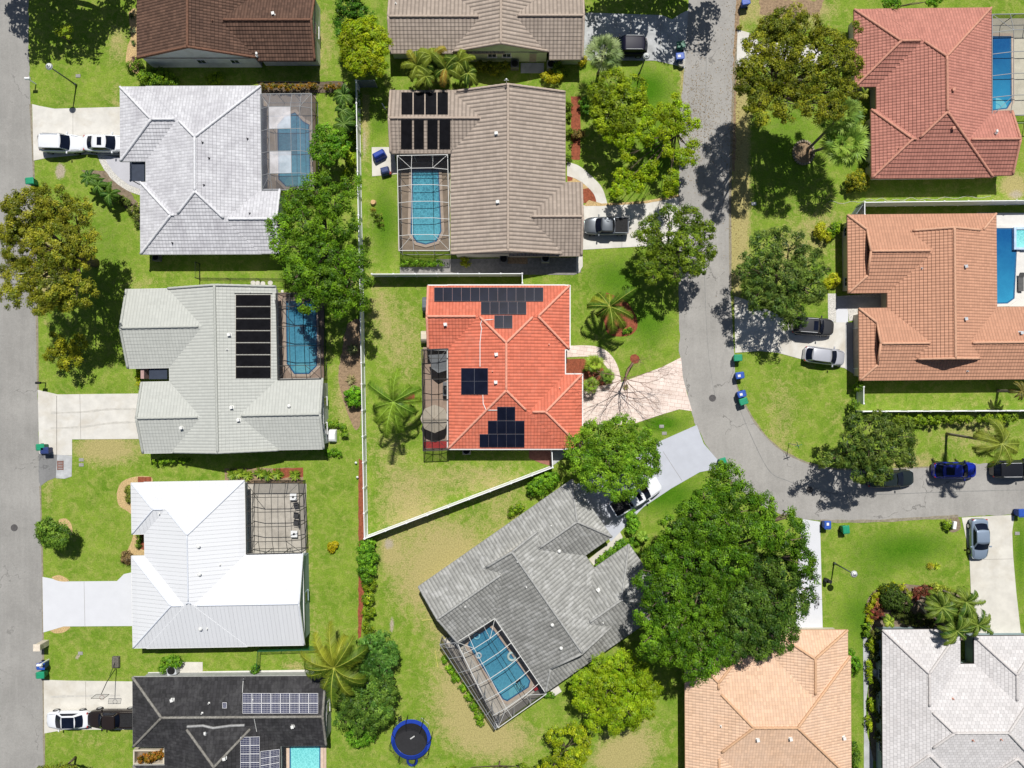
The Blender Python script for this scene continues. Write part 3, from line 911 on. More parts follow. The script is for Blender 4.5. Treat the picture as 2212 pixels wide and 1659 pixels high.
h9 = House('weathered_grey_house', 'weathered grey tiled house set at an angle with a screened blue pool', [
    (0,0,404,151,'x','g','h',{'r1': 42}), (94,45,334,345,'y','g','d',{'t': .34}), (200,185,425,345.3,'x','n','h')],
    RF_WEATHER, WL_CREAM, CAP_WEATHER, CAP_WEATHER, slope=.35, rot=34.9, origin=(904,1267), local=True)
for v in ((1190,1135,'pipe'),(1208,1190,'cap'),(1137,1268,'pipe'),(1193,1349,'cap'),(1212,1399,'cap'),(1292,1274,'box'),(1303,1345,'pipe'),(1005,1310,'pipe'),(1118,1213,'pipe')): h9.vent(*v)

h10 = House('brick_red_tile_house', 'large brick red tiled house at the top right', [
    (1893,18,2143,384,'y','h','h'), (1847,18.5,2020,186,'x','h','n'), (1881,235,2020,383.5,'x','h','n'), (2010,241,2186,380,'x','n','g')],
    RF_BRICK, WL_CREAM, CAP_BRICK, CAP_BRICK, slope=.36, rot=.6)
for v in ((2057,195,'box'),(2057,278,'box'),(2149,289,'goose'),(1940,321,'pipe')): h10.vent(*v, m=(None if v[2] == 'goose' else CAP_BRICK))

h11 = House('terracotta_tile_house', 'terracotta tiled house with two small front gables at the right', [
    (1832,462,2153,631,'x','d','h',{'t': .42}), (1917,500,2153,776,'y','g','g'), (1855,664,2330,820,'x','d','h',{'t': .42})],
    RF_TERRA, WL_CREAM, CAP_TERRA, CAP_TERRA, slope=.37, rot=.5)
for v in ((2084,576,'box'),(2084,689,'box'),(2204,719,'box'),(1990,580,'pipe'),(2089,802,'pipe')): h11.vent(*v, m=M('vent_steel',(.5,.52,.55)))
h11.window(2, 'W', .45, 4.4, 2.0, 1.0, True, name='garage_door')
for f in (.12, .86): h11.window(0, 'W', f, 1.0, 1.3, 1.3)

h12 = House('peach_tile_house', 'peach tiled house at the bottom, partly under the huge tree', [
    (1480,1418,1838,1684,'x','h','h'), (1480.5,1400,1612,1735,'y','h','h'), (1668,1362,1832,1600,'y','h','n',{'r0': 50})],
    RF_PEACH, WL_CREAM, CAP_PEACH, CAP_PEACH, slope=.33, rot=.3)
for v in ((1636,1597,'box'),(1707,1595,'box'),(1822,1593,'box'),(1557,1568,'pipe')): h12.vent(*v)

h13 = House('pinkish_white_house', 'pinkish white tiled house in the bottom right corner', [
    (1906,1434,2276,1690,'x','h','h'), (1906.5,1359,2075,1700,'y','h','h'), (2105,1374,2253,1700,'y','h','h')],
    RF_PINKW, WL_TEAL, DARKTRIM, CAP_PINKW, slope=.34, rot=.3)
for v in ((2101,1599,'pipe'),(2162,1597,'pipe'),(2058,1509,'pipe')): h13.vent(*v, m=CAP_BRICK)
for f in (.2, .45, .7): h13.window(1, 'W', f, 1.1, 1.1, 1.3)

# solar equipment fixed to the roofs
PVB = M('panel_black_frame', (.03,.03,.035), .4)
CELLB = M('cells_black', (.008,.010,.022), .2, .25, .8, spec=.25)
CELLBLUE = M('cells_navy', (.014,.018,.060), .22, .3, 1.2, spec=.5)
PVW = M('panel_white_frame', (.68,.68,.70), .4, .04)
MAT = M('heater_mat', (.008,.008,.010), .9, .3, 1.5, spec=.05)
STRAP = M('strap_tan', (.42,.36,.30), .7)
GREYPV = M('panel_rail_grey', (.10,.105,.13), .4)
h8.panels(938,622,1173.5,652,12,1,GREYPV,CELLB, gapf=.012)
h8.panels(1039,653,1137,680,5,1,GREYPV,CELLB, gapf=.012)
h8.panels(1068,682,1107,710,2,1,GREYPV,CELLB, gapf=.012)
h8.panels(997,795,1055,852,2,2,GREYPV,CELLB, gapf=.015)
h8.panels(1074,878,1113,907,2,1,GREYPV,CELLB, gapf=.012)
h8.panels(1054,908,1133,936,4,1,GREYPV,CELLB, gapf=.012)
h8.panels(1036,937,1133,965,5,1,GREYPV,CELLB, gapf=.012)
h8.line([(1041,712),(1038,700),(1041,692),(1066,690)], .045); h8.line([(1037,792),(1037,740),(1040,712)], .045)
h8.line([(1043,853),(1044,872),(1050,886),(1074,886)], .045)
h5.panels(525,1497,688,1541,8,2,PVW,CELLBLUE, grid=(6,5), gapf=.02, lift=.15)
h5.panels(519,1590,561,1664,2,4,PVW,CELLBLUE, grid=(6,4), gapf=.02, lift=.15)
h5.panels(562.5,1618,604,1680,2,4,PVW,CELLBLUE, grid=(6,4), gapf=.02, lift=.15)
h5.panels(481,1517,491,1530,1,1,PVW,CELLBLUE, grid=(3,4))
h3.panels(508,636,586,818,1,7,STRAP,MAT, name='pool_heater_mat', gapf=.09, lift=.07)
h3.line([(507,634),(589,634)], .035, M('pipe_black',(.03,.03,.03)), 'pipe'); h3.line([(541,632),(540,622)], .04, None, 'pipe'); h3.line([(590,634),(592,655)], .03, None, 'pipe')
for a, b in ((867,891.5),(893.5,917),(919,943),(945,968)): h7.panels(a,200,b,248,1,1,MAT,MAT, name='pool_heater_mat', lift=.07)
for a, b in ((866,890.5),(894,916),(923,946),(949,973)): h7.panels(a,259,b,322,1,1,MAT,MAT, name='pool_heater_mat', lift=.07)
h7.line([(862,254),(972,254)], .03, STRAP, 'pipe'); h7.line([(859,256),(862,326),(970,327)], .03, STRAP, 'pipe'); h7.line([(977,256),(978,320),(972,328)], .03, STRAP, 'pipe')
h5.line([(526,1466),(524,1496)], .025); h5.line([(549,1550),(555,1580)], .025)
# ------------------------------------------------------------------ ground
def groundmat():
    m, nt, out = newmat('lawn_grass')
    p = pos(nt)
    a = nd(nt, 'ShaderNodeAttribute', attribute_name='wear')
    sp = nt.nodes.new('ShaderNodeSeparateColor'); nt.links.new(a.outputs[0], sp.inputs[0])
    n1 = noise(nt, p, .32, 7, .7, .5); n2 = noise(nt, p, 1.3, 8, .78, .5); n3 = noise(nt, p, 7, 4, .75); n4 = noise(nt, p, 22, 2, .7)
    base = ramp(nt, n1, [(.32, (.118, .225, .016)), (.68, (.245, .345, .042))]).outputs[0]
    c = mixc(nt, ramp(nt, n2, [(.46, (0,0,0)), (.66, (1,1,1))]).outputs[0], base, (.32, .35, .085))
    # dry, straw coloured wear
    dry = mth(nt, 'ADD', sp.outputs[0], mth(nt, 'MULTIPLY', mth(nt, 'SUBTRACT', n2, .5), 1.3))
    dry = mth(nt, 'ADD', dry, mth(nt, 'MULTIPLY', mth(nt, 'SUBTRACT', n3, .5), .9))
    fd = ramp(nt, dry, [(.42, (0,0,0)), (.88, (1,1,1))]).outputs[0]
    c = mixc(nt, fd, c, (.42, .36, .15))
    lush = ramp(nt, mth(nt, 'ADD', sp.outputs[1], mth(nt, 'MULTIPLY', mth(nt, 'SUBTRACT', n2, .5), .8)), [(.3, (0,0,0)), (.9, (1,1,1))]).outputs[0]
    c = mixc(nt, lush, c, (.065, .175, .006))
    bare = ramp(nt, mth(nt, 'ADD', sp.outputs[2], mth(nt, 'MULTIPLY', mth(nt, 'SUBTRACT', n3, .5), .9)), [(.45, (0,0,0)), (.75, (1,1,1))]).outputs[0]
    c = mixc(nt, bare, c, (.42, .36, .27))
    k = ramp(nt, n3, [(.3, (.66,.66,.66)), (.7, (1.28,1.28,1.28))]).outputs[0]
    c = mixc(nt, 1.0, c, k, 'MULTIPLY')
    k = ramp(nt, n4, [(.3, (.60,.62,.6)), (.7, (1.3,1.3,1.3))]).outputs[0]
    c = mixc(nt, 1.0, c, k, 'MULTIPLY')
    b = nd(nt, 'ShaderNodeBsdfPrincipled', i_Roughness=.95); b.inputs['Specular IOR Level'].default_value = .1
    nt.links.new(c, b.inputs['Base Color'])
    bn = nd(nt, 'ShaderNodeBump', i_Strength=.8, i_Distance=.05)
    nt.links.new(mth(nt, 'ADD', n3, n4), bn.inputs['Height']); nt.links.new(bn.outputs[0], b.inputs['Normal'])
    nt.links.new(b.outputs[0], out.inputs[0])
    return m

def build_ground():
    xs = np.concatenate([[-1500, -400, -120], np.arange(-66, 66.01, .5), [120, 400, 1500]])
    ys = np.concatenate([[-1500, -400, -110], np.arange(-52, 52.01, .5), [110, 400, 1500]])
    X, Y = np.meshgrid(xs, ys)
    nx, ny = len(xs), len(ys)
    me = bpy.data.meshes.new('ground')
    V = np.stack([X, Y, np.zeros_like(X)], -1).reshape(-1, 3)
    me.vertices.add(len(V)); me.vertices.foreach_set('co', V.astype(np.float32).ravel())
    i = np.arange(nx*ny).reshape(ny, nx)
    F = np.stack([i[:-1, :-1], i[:-1, 1:], i[1:, 1:], i[1:, :-1]], -1).reshape(-1, 4)
    me.loops.add(F.size); me.loops.foreach_set('vertex_index', F.astype(np.int32).ravel())
    me.polygons.add(len(F)); me.polygons.foreach_set('loop_start', np.arange(0, F.size, 4, dtype=np.int32))
    me.update(calc_edges=True)
    col = np.zeros((len(V), 4)); col[:, 3] = 1; col[:, 0] = .18
    vx = V[:, 0]/K0 + 1106; vy = 829.5 - V[:, 1]/K0
    def blob(x, y, rx, ry, ch, amt, rot=0):
        c, s_ = math.cos(R_(rot)), math.sin(R_(rot)); dx, dy = vx-x, vy-y
        u, v = (dx*c + dy*s_)/rx, (-dx*s_ + dy*c)/ry
        col[:, ch] += 1.3 * amt * np.exp(-(u*u + v*v))
    # dry areas
    for b in ((840,960,50,60,0,.3),(880,1110,70,50,0,.35),(1040,1030,110,40,0,.4),(980,1180,70,60,0,.5),(1000,1330,50,90,0,.35),(1070,1590,90,50,0,.4),(1330,1640,60,40,0,.6),(820,660,25,80,0,.35),(105,1040,14,80,0,.4),(100,560,10,120,0,.4),(300,610,60,20,0,.3),(250,220,20,60,0,.3),(660,1200,20,120,0,.3),(230,970,80,35,0,.75),(1000,1400,90,160,0,.42),(900,1250,70,90,0,.5),(1380,1600,70,60,0,.45),(1690,880,50,90,0,.32),(1650,1000,60,60,0,.5),
              (870,740,60,110,0,.38),(880,1050,80,60,0,.33),(740,860,25,90,0,.45),(1600,300,20,200,0,.9),(1700,20,100,40,0,.8),(1700,560,60,70,0,.4),(1780,490,70,70,0,.35),
              (2100,930,110,60,0,.38),(1960,1000,60,20,0,.6),(700,90,30,90,0,.38),(255,90,30,50,0,.45),(220,450,50,60,0,.1),(1600,480,18,90,0,.6),(1590,560,10,120,0,.7),
              (190,1600,80,30,0,.2),(800,500,10,90,0,.3),(690,1350,60,60,0,.2),(1010,1530,80,80,0,.4),(1120,1620,100,50,0,.2),(1810,880,40,60,0,.2),(1090,1110,60,60,0,.35),
              (790,270,8,90,0,.7),(1475,180,10,60,0,.6),(2190,400,30,30,0,.9),(640,1440,40,12,0,.5),(1150,940,60,60,0,.1),(100,600,8,80,0,.5),(840,1190,25,40,0,.5)): blob(*b)
    # lush areas
    for b in ((160,190,60,60,1,.25),(830,480,40,100,1,.6),(650,570,90,40,1,.55),(1330,600,70,60,1,.6),(1400,700,60,60,1,.6),(1420,330,60,80,1,.6),(1440,1070,100,50,1,.7),(1430,915,60,25,1,.75),
              (1900,1200,90,60,1,.45),(1850,1330,60,70,1,.55),(300,820,90,200,1,.12),(1700,330,90,120,1,.5),(600,1430,160,20,1,.2),(1880,1500,30,120,1,.6),(2000,1180,90,40,1,.5),(1700,900,40,50,1,.3),
              (1400,190,60,50,1,.7),(820,270,30,40,1,.5),(2205,1200,20,120,1,.6),(1090,980,90,20,1,.3),(1240,1480,60,40,1,.4),(230,560,60,200,1,.35)): blob(*b)
    # bare sandy spots
    for b in ((840,1175,14,16,2,.75),(130,370,12,20,2,.95),(847,1350,6,22,2,.75),(760,800,18,60,2,.42),(745,720,18,40,2,.35),(790,310,6,60,2,.75),(2195,420,22,14,2,.7),(167,1420,4,8,2,.8),(1620,95,14,30,2,.2),
              (2055,1135,16,14,2,.6),(1590,260,5,200,2,.3),(800,450,4,70,2,.5),(175,1405,4,6,2,.4),(1010,1250,20,14,2,.35),(1020,1310,12,20,2,.3),(770,910,14,40,2,.45),(470,1455,100,4,2,.35)): blob(*b)
    ca = me.color_attributes.new('wear', 'FLOAT_COLOR', 'POINT'); ca.data.foreach_set('color', col.astype(np.float32).ravel())
    me.materials.append(groundmat())
    o = bpy.data.objects.new('ground', me); C.objects.link(o); o['kind'] = 'structure'
build_ground()

def asphaltmat(name, col, crack=.5):
    m, nt, out = newmat(name); p = pos(nt)
    n1 = noise(nt, p, .22, 5, .65, .3)
    mp = nd(nt, 'ShaderNodeMapping'); mp.inputs['Scale'].default_value = (1.6, .12, 1); nt.links.new(p, mp.inputs[0])
    n2 = noise(nt, mp.outputs[0], 1.0, 5, .7)
    c = ramp(nt, n1, [(.3, mul(col, .86)), (.7, mul(col, 1.12))]).outputs[0]
    c = mixc(nt, mth(nt, 'MULTIPLY', ramp(nt, n2, [(.45, (0,0,0)), (.8, (1,1,1))]).outputs[0], .35), c, mul(col, 1.35))
    g = ramp(nt, noise(nt, p, 45, 2, .8), [(.3, (.82,.82,.82)), (.7, (1.16,1.16,1.16))]).outputs[0]
    c = mixc(nt, 1.0, c, g, 'MULTIPLY')
    g = ramp(nt, noise(nt, p, 4, 5, .8), [(.3, (.9,.9,.9)), (.7, (1.08,1.08,1.08))]).outputs[0]
    c = mixc(nt, 1.0, c, g, 'MULTIPLY')
    vo = nd(nt, 'ShaderNodeTexVoronoi', feature='DISTANCE_TO_EDGE', i_Scale=.16)
    nz = nd(nt, 'ShaderNodeTexNoise', i_Scale=1.2, i_Detail=5.0); nt.links.new(p, nz.inputs['Vector'])
    sc_ = nt.nodes.new('ShaderNodeVectorMath'); sc_.operation = 'SCALE'; sc_.inputs['Scale'].default_value = 1.5; nt.links.new(nz.outputs['Color'], sc_.inputs[0])
    ad = nt.nodes.new('ShaderNodeVectorMath'); ad.operation = 'ADD'; nt.links.new(p, ad.inputs[0]); nt.links.new(sc_.outputs[0], ad.inputs[1]); nt.links.new(ad.outputs[0], vo.inputs['Vector'])
    f = mth(nt, 'MULTIPLY', mth(nt, 'LESS_THAN', vo.outputs[0], .006), mth(nt, 'MULTIPLY', mth(nt, 'GREATER_THAN', n1, .52), crack))
    c = mixc(nt, f, c, mul(col, .45))
    n7 = noise(nt, p, .55, 6, .72, 1.2)
    c = mixc(nt, mth(nt, 'MULTIPLY', ramp(nt, n7, [(.52, (0,0,0)), (.74, (1,1,1))]).outputs[0], .4), c, mul(col, .70))
    n8 = noise(nt, p, .9, 6, .75, 2.0)
    c = mixc(nt, mth(nt, 'MULTIPLY', ramp(nt, n8, [(.58, (0,0,0)), (.70, (1,1,1))]).outputs[0], .35), c, mul(col, 1.28))
    b = nd(nt, 'ShaderNodeBsdfPrincipled', i_Roughness=.9); b.inputs['Specular IOR Level'].default_value = .2
    nt.links.new(c, b.inputs['Base Color']); nt.links.new(b.outputs[0], out.inputs[0])
    return m
ASPH = asphaltmat('asphalt_old', (.292, .283, .268))
ASPH2 = asphaltmat('asphalt_worn', (.325, .312, .294), .7)
ASPHD = asphaltmat('asphalt_dark', (.20, .20, .20))
CONC = M('concrete', (.60,.575,.52), .9, .10, .8, .08, 40, stain=.5, stcol=(.42,.37,.29))
CONC2 = M('concrete_pale', (.61,.59,.55), .9, .10, .9, .08, 40, stain=.6, stcol=(.45,.40,.32))
CONCW = M('concrete_painted_white', (.60,.61,.645), .7, .03, .8)
CONCB = M('concrete_painted_blue_grey', (.46,.48,.54), .7, .05, .8, stain=.15, stcol=(.36,.38,.42))
CONCG = M('concrete_aged', (.43,.44,.45), .9, .2, 1.2, .15, 40, stain=.35, stcol=(.2,.2,.2))
PATH = M('path_grey', (.46,.46,.50), .8, .05, 1)
JOINT = M('joint_dark', (.22,.20,.18), .9)
MULCHR = M('mulch_red', (.27,.078,.040), .95, .35, 4, .45, 14, .04)
MULCHB = M('mulch_brown', (.30,.21,.13), .95, .35, 4, .45, 14, .04)
GRAVEL = M('gravel_tan', (.52,.37,.18), .95, .35, 9, .4, 16, .04)
ROCK = M('gravel_white', (.58,.56,.52), .95, .35, 9, .45, 12, .04)
SOIL = M('soil', (.22,.17,.12), .95, .35, 3, .3, 12, .03)
DECK = M('deck_tan', (.30,.235,.175), .85, .15, 2, .15, 30, stain=.3)
DECKP = M('deck_pinkish', (.38,.28,.22), .85, .12, 2, .15, 30, stain=.3)
DECKW = M('deck_white', (.66,.64,.61), .8, .06, 1.5, .08, 30)
DECKG = M('deck_grey_beige', (.52,.48,.42), .85, .12, 2, .15, 25, stain=.3)
COPING = M('coping', (.50,.40,.32), .8, .12, 3)
IRON = M('cast_iron', (.10,.095,.095), .8, .3, 8, .5, 30)

def pavermat():
    m, nt, out = newmat('pavers_pink'); p = pos(nt)
    mp = nd(nt, 'ShaderNodeMapping'); mp.inputs['Rotation'].default_value = (0, 0, R_(8)); nt.links.new(p, mp.inputs[0])
    br = nd(nt, 'ShaderNodeTexBrick', i_Scale=1.0)
    br.inputs['Brick Width'].default_value = .75; br.inputs['Row Height'].default_value = .42; br.inputs['Mortar Size'].default_value = .018
    br.inputs['Color1'].default_value = (.70,.58,.52,1); br.inputs['Color2'].default_value = (.76,.66,.60,1); br.inputs['Mortar'].default_value = (.46,.34,.29,1)
    br.offset = .37
    nt.links.new(mp.outputs[0], br.inputs[0])
    g = ramp(nt, noise(nt, p, .7, 5), [(.3, (.88,.86,.84)), (.7, (1.08,1.08,1.08))]).outputs[0]
    c = mixc(nt, 1.0, br.outputs[0], g, 'MULTIPLY')
    b = nd(nt, 'ShaderNodeBsdfPrincipled', i_Roughness=.85)
    nt.links.new(c, b.inputs['Base Color']); nt.links.new(b.outputs[0], out.inputs[0]); return m
PAVER = pavermat()

# roads
sheet('road', [(-400,-500),(40,-500),(50,-200),(62,0),(62,95),(66,225),(72,345),(76,500),(80,690),(82,842),(84,950),(87,1050),(92,1244),(94,1494),(96,1659),(105,2200),(-400,2200)], .012, ASPH, .07, seed=1)
right = [(1605,-500),(1600,-150),(1597,0),(1594,80),(1585,175),(1582,250),(1578,375),(1577,465),(1577,560),(1578,627),(1582,700),(1585,752),(1588,815),(1594,840),(1608,872),(1631,912),(1659,947),(1696,977),(1751,1002),(1820,1014),(1900,1014),(1984,1010),(2109,1002),(2212,1000),(2500,990)]
left = [(1500,-500),(1490,-150),(1487,15),(1482,87),(1478,150),(1473,200),(1468,300),(1466,415),(1466,520),(1466,615),(1467,700),(1468,765),(1474,805),(1478,830),(1493,887),(1503,920),(1520,952),(1551,1002),(1585,1045),(1630,1085),(1680,1108),(1734,1121),(1809,1128),(1900,1127),(1984,1122),(2076,1117),(2191,1111),(2500,1098)]
sheet('road', left + right[::-1], .012, ASPH2, .07, seed=2)

def streak(name, pts, w, m, z=.016):
    P = [G(a, b) for a, b in pts]; P = [Vector(q) for q in smoothline([(p.x, p.y, 0) for p in P], 6)]
    mb = MB(); vs = []
    for i, p in enumerate(P):
        d = (P[min(i+1, len(P)-1)] - P[max(i-1, 0)]).normalized(); n = Vector((-d.y, d.x, 0)); k = w * (.5 + .35*mnoise.noise(p*1.5))
        vs += [p + n*k + Vector((0,0,z)), p - n*k + Vector((0,0,z))]
    mb.add(vs, [(2*i, 2*i+1, 2*i+3, 2*i+2) for i in range(len(P)-1)])
    o = mb.obj(name, m); o['kind'] = 'structure'; return o
SEAM = M('road_seam', (.21,.21,.205), .9, .2); TYREM = M('tyre_smudge', (.50,.48,.44), .9, .12, 3); EDGE = M('road_edge_dirt', (.26,.23,.17), .95, .3, 3, .3, 15)
streak('road_seam', [(1590,860),(1615,925),(1660,1015),(1700,1038),(1742,1052),(1800,1066),(1900,1068),(2060,1062),(2230,1058)], .06, SEAM)
streak('road_seam', [(1528,20),(1524,200),(1520,400),(1522,600),(1530,760),(1545,860)], .04, SEAM)
streak('road_edge_dirt', [(66,225),(72,345),(76,500),(80,690),(82,842)], .22, EDGE, .0145); streak('road_edge_dirt', [(87,1050),(92,1244),(94,1494),(96,1659),(100,1800)], .2, EDGE, .0145)
streak('road_edge_dirt', [(1588,815),(1594,840),(1608,872),(1631,912),(1659,947),(1696,977),(1751,1002),(1820,1014),(1984,1010),(2109,1002)], .18, EDGE, .0145)
streak('road_edge_dirt', [(1771,1125),(1809,1126),(1900,1125),(1984,1120),(2070,1116)], .3, EDGE, .0145); streak('road_edge_dirt', [(1594,80),(1585,175),(1582,250),(1578,375),(1577,465),(1578,627)], .25, EDGE, .0145)
def slab(name, pts, m, z=.035, **kw): return sheet(name, pts, z, m, thick=.035, **kw)
def joint(x0, y0, x1, y1, w=.03, z=.040):
    a, b = G(x0, y0), G(x1, y1); d = (b-a); mb = MB()
    mb.box(((a.x+b.x)/2, (a.y+b.y)/2, z), (d.length, w, .003), math.atan2(d.y, d.x))
    o = mb.obj('driveway_joint', JOINT); o['kind'] = 'structure'

slab('driveway', [(70,225),(86,229),(118,235),(266,231),(266,340),(190,333),(103,341),(73,347)], CONC2); joint(158,235,158,330)
sheet('path', [(210,334),(216,350),(226,368),(240,386),(258,401),(280,414),(309,425),(309,345),(266,335),(240,333)], .02, ROCK, .05)
slab('path', [(226,336),(232,352),(244,370),(260,386),(280,400),(312,412),(312,346),(262,336)], PATH)
slab('driveway', [(82,842),(125,852),(305,850),(312,948),(156,949),(156,984),(85,980)], CONC2); joint(173,851,175,949); joint(123,855,123,982, .06)
sheet('drain_apron', [(83,978),(124,980),(122,1031),(104,1038),(88,1050),(84,1040)], .018, ASPHD, .05)
slab('drain_pad', [(124,981),(156,985),(155,1029),(140,1034),(121,1033)], CONCG, .03)
mb = MB(); p = G(131,1005)
for i in range(6): mb.box((p.x, p.y - .42 + i*.17, .05), (.62, .09, .04))
for i in (-1, 1): mb.box((p.x+.3*i, p.y, .048), (.07, 1.0, .04))
o = mb.obj('storm_drain', M('rusty_iron', (.20,.075,.05), .9, .3, 8, .4)); tag(o, 'rusty storm drain grate in the concrete pad by the left road', 'drain')
slab('driveway', [(92,1246),(143,1256),(253,1255),(268,1240),(286,1236),(290,1352),(138,1353),(94,1366)], CONCW); joint(182,1256,184,1353)
slab('driveway', [(95,1468),(143,1470),(292,1472),(292,1576),(140,1576),(96,1584)], CONC); joint(185,1472,187,1576)
slab('driveway', [(1255,27),(1430,33),(1452,42),(1470,30),(1487,22),(1482,87),(1479,148),(1455,140),(1415,131),(1255,130)], CONCG); joint(1363,33,1360,130); joint(1428,34,1425,131)
slab('driveway', [(1250,444),(1300,441),(1390,437),(1440,432),(1466,424),(1466,534),(1390,532),(1250,540)], CONC2); joint(1346,440,1343,535)
sheet('path_edging', [(1272,432),(1300,440),(1390,435),(1466,420),(1466,426),(1390,440),(1300,445),(1262,445)], .045, GRAVEL, .03)
slab('path', smoothline([(1225,350,0),(1250,358,0),(1275,378,0),(1300,405,0),(1312,440,0)],5)+smoothline([(1290,445,0),(1283,420,0),(1262,398,0),(1243,386,0),(1225,380,0)],5), CONC2, .03)
slab('driveway', [(1250,842),(1340,826),(1380,812),(1430,793),(1471,772),(1475,815),(1484,850),(1495,888),(1467,884),(1430,895),(1370,915),(1320,918),(1250,915)], PAVER)
slab('path', smoothline([(1225,747,0),(1262,746,0),(1290,749,0),(1315,762,0),(1333,788,0),(1341,820,0),(1341,832,0)],4)+smoothline([(1322,836,0),(1320,812,0),(1308,790,0),(1290,775,0),(1265,770,0),(1222,772,0)],4), PAVER, .03)
slab('driveway', [(1505,918),(1428,952),(1340,1005),(1236,1050),(1320,1170),(1390,1095),(1450,1055),(1511,1020),(1530,1016),(1552,1014),(1558,1003),(1520,958)], CONCB, .03); joint(1432,975,1473,1038, .03, .036)
slab('path', [(1300,1130),(1323,1118),(1345,1160),(1343,1180),(1288,1228),(1272,1208),(1318,1170)], CONC, .02)
slab('driveway', [(1593,64),(1622,72),(1640,92),(1860,98),(1860,145),(1640,145),(1608,146),(1591,140)], CONC2)
slab('driveway', [(1586,640),(1620,650),(1700,690),(1785,696),(1860,697),(1860,818),(1824,795),(1739,778),(1680,762),(1640,758),(1588,762)], CONC2)
sheet('driveway_strip', [(1826,697),(1858,697),(1858,818),(1826,795)], .042, CONCG)
slab('path', [(1808,642),(1920,642),(1920,668),(1808,668)], CONCG, .03); slab('path', [(1806,665),(1832,665),(1832,697),(1806,697)], CONCW, .032)
sheet('gravel_bed', [(1788,634),(1806,634),(1808,640),(1920,632),(1920,642),(1808,644),(1808,696),(1789,694)], .016, ROCK, .03)
sheet('gravel_bed', [(1830,666),(1860,666),(1850,690),(1834,694)], .036, ROCK, .03)
slab('driveway', [(1733,1121),(1771,1127),(1773,1200),(1777,1365),(1718,1365),(1722,1230)], CONCW)
slab('driveway', [(2077,1118),(2191,1112),(2186,1150),(2188,1200),(2195,1280),(2206,1378),(2104,1378),(2098,1300),(2094,1210),(2088,1170)], CONC); joint(2092,1209,2188,1207)
slab('walkway', [(1864,1375),(1880,1378),(1878,1460),(1870,1520),(1872,1580),(1886,1640),(1884,1700),(1866,1700),(1866,1560)], CONCG, .025)
slab('patio', [(803,318),(850,318),(858,376),(804,381)], CONC, .04)
slab('patio', [(943,560),(1254,556),(1255,588),(1240,594),(980,592),(864,592),(864,577),(943,577)], M('pavers_grey', (.24,.23,.22), .9, .25, 3, .3, 12), .03)
slab('patio', [(1245,540),(1258,540),(1259,575),(1250,590),(1245,590)], CONC2, .035)
slab('patio', [(388,1430),(438,1430),(438,1456),(388,1456)], CONC, .04)
slab('patio', [(320,1452),(700,1446),(700,1464),(320,1470)], DECKW, .03)
slab('patio', [(1143,970),(1190,970),(1190,1006),(1170,1001),(1143,990)], M('brick_pavers', (.30,.13,.095), .9, .25, 4, .3, 8), .03)
slab('patio', [(1125,136),(1175,136),(1175,158),(1125,158)], CONCG, .03)
slab('patio', [(1191,975),(1215,970),(1222,985),(1195,1005)], CONCG, .03)
for a in ([(100,300),(130,298),(170,299),(240,300)], [(110,892),(180,890),(240,884),(300,884)], [(110,925),(180,922),(240,914),(300,912)], [(110,1505),(180,1503),(260,1502)]):
    streak('tyre_mark', a, .22, TYREM, .0375)
p = G(1505, 245); N_ = 2600; ux = rng.normal(size=(N_, 2)) * np.array([1.3, 3.4]); ux[N_//2:] = rng.normal(size=(N_-N_//2, 2)) * np.array([.8, 9.0]) + np.array([4.1, 0])
leafmesh('leaf_litter', np.c_[ux[:, 0]+p.x, ux[:, 1]+p.y, np.full(N_, .022) + rng.uniform(0, .01, N_)], np.c_[rng.normal(size=(N_, 2))*.2, np.ones(N_)], rng.uniform(.05, .13, N_), np.array([.26,.17,.06])*rng.uniform(.4, 1.3, size=(N_, 1)), .7)['kind'] = 'stuff'
# planting beds
def bed(pts, m, rough=.09, z=.016, smooth=4, seed=0): return sheet('planting_bed', pts, z, m, rough, smooth=smooth, seed=seed)
bed([(278,28),(296,26),(300,150),(298,160),(288,155),(272,135),(276,100),(283,80),(280,50)], GRAVEL, seed=3)
bed([(1233,208),(1254,208),(1254,270),(1253,345),(1234,344)], MULCHR, .05, smooth=0, seed=4)
bed([(1226,372),(1243,372),(1262,395),(1285,420),(1292,436),(1260,438),(1226,430)], GRAVEL, .05, seed=5)
sheet('mulch_patch', [(1255,408),(1283,405),(1292,436),(1256,438)], .02, MULCHR, .06); sheet('mulch_patch', [(1226,372),(1240,374),(1236,390),(1226,392)], .02, MULCHR, .05)
bed([(1310,632),(1350,650),(1372,680),(1377,705),(1365,722),(1340,727),(1315,722),(1306,700),(1300,660)], MULCHR, .08, seed=6)
bed([(1373,765),(1381,772),(1379,783),(1368,785),(1361,776),(1364,767)], MULCHR, .06, seed=7)
bed([(1222,775),(1262,775),(1295,785),(1310,810),(1305,840),(1270,845),(1257,838),(1240,812),(1222,808)], MULCHR, .05, smooth=0, seed=8)
bed([(775,990),(790,1000),(793,1100),(792,1170),(784,1190),(775,1190),(774,1090)], MULCHR, .05, smooth=0, seed=9)
bed([(774,1245),(790,1245),(785,1300),(780,1375),(773,1380)], MULCHR, .06, smooth=0, seed=10)
bed([(1045,845),(1062,848)] and [(870,850),(892,846),(895,862),(882,872),(872,866)], MULCHR, .05, seed=11)
bed([(485,1012),(655,1010),(655,1046),(485,1048)], MULCHB, .05, smooth=0, seed=12)
bed([(590,1012),(655,1010),(655,1030),(590,1034)], MULCHR, .05, z=.02, smooth=0, seed=12)
bed([(252,1066),(262,1042),(290,1030),(326,1030),(326,1046),(290,1046),(290,1108),(272,1102),(256,1090)], GRAVEL, .05, seed=13)
bed([(298,1030),(327,1030),(327,1042),(298,1042)], MULCHR, .03, z=.02, smooth=0, seed=14)
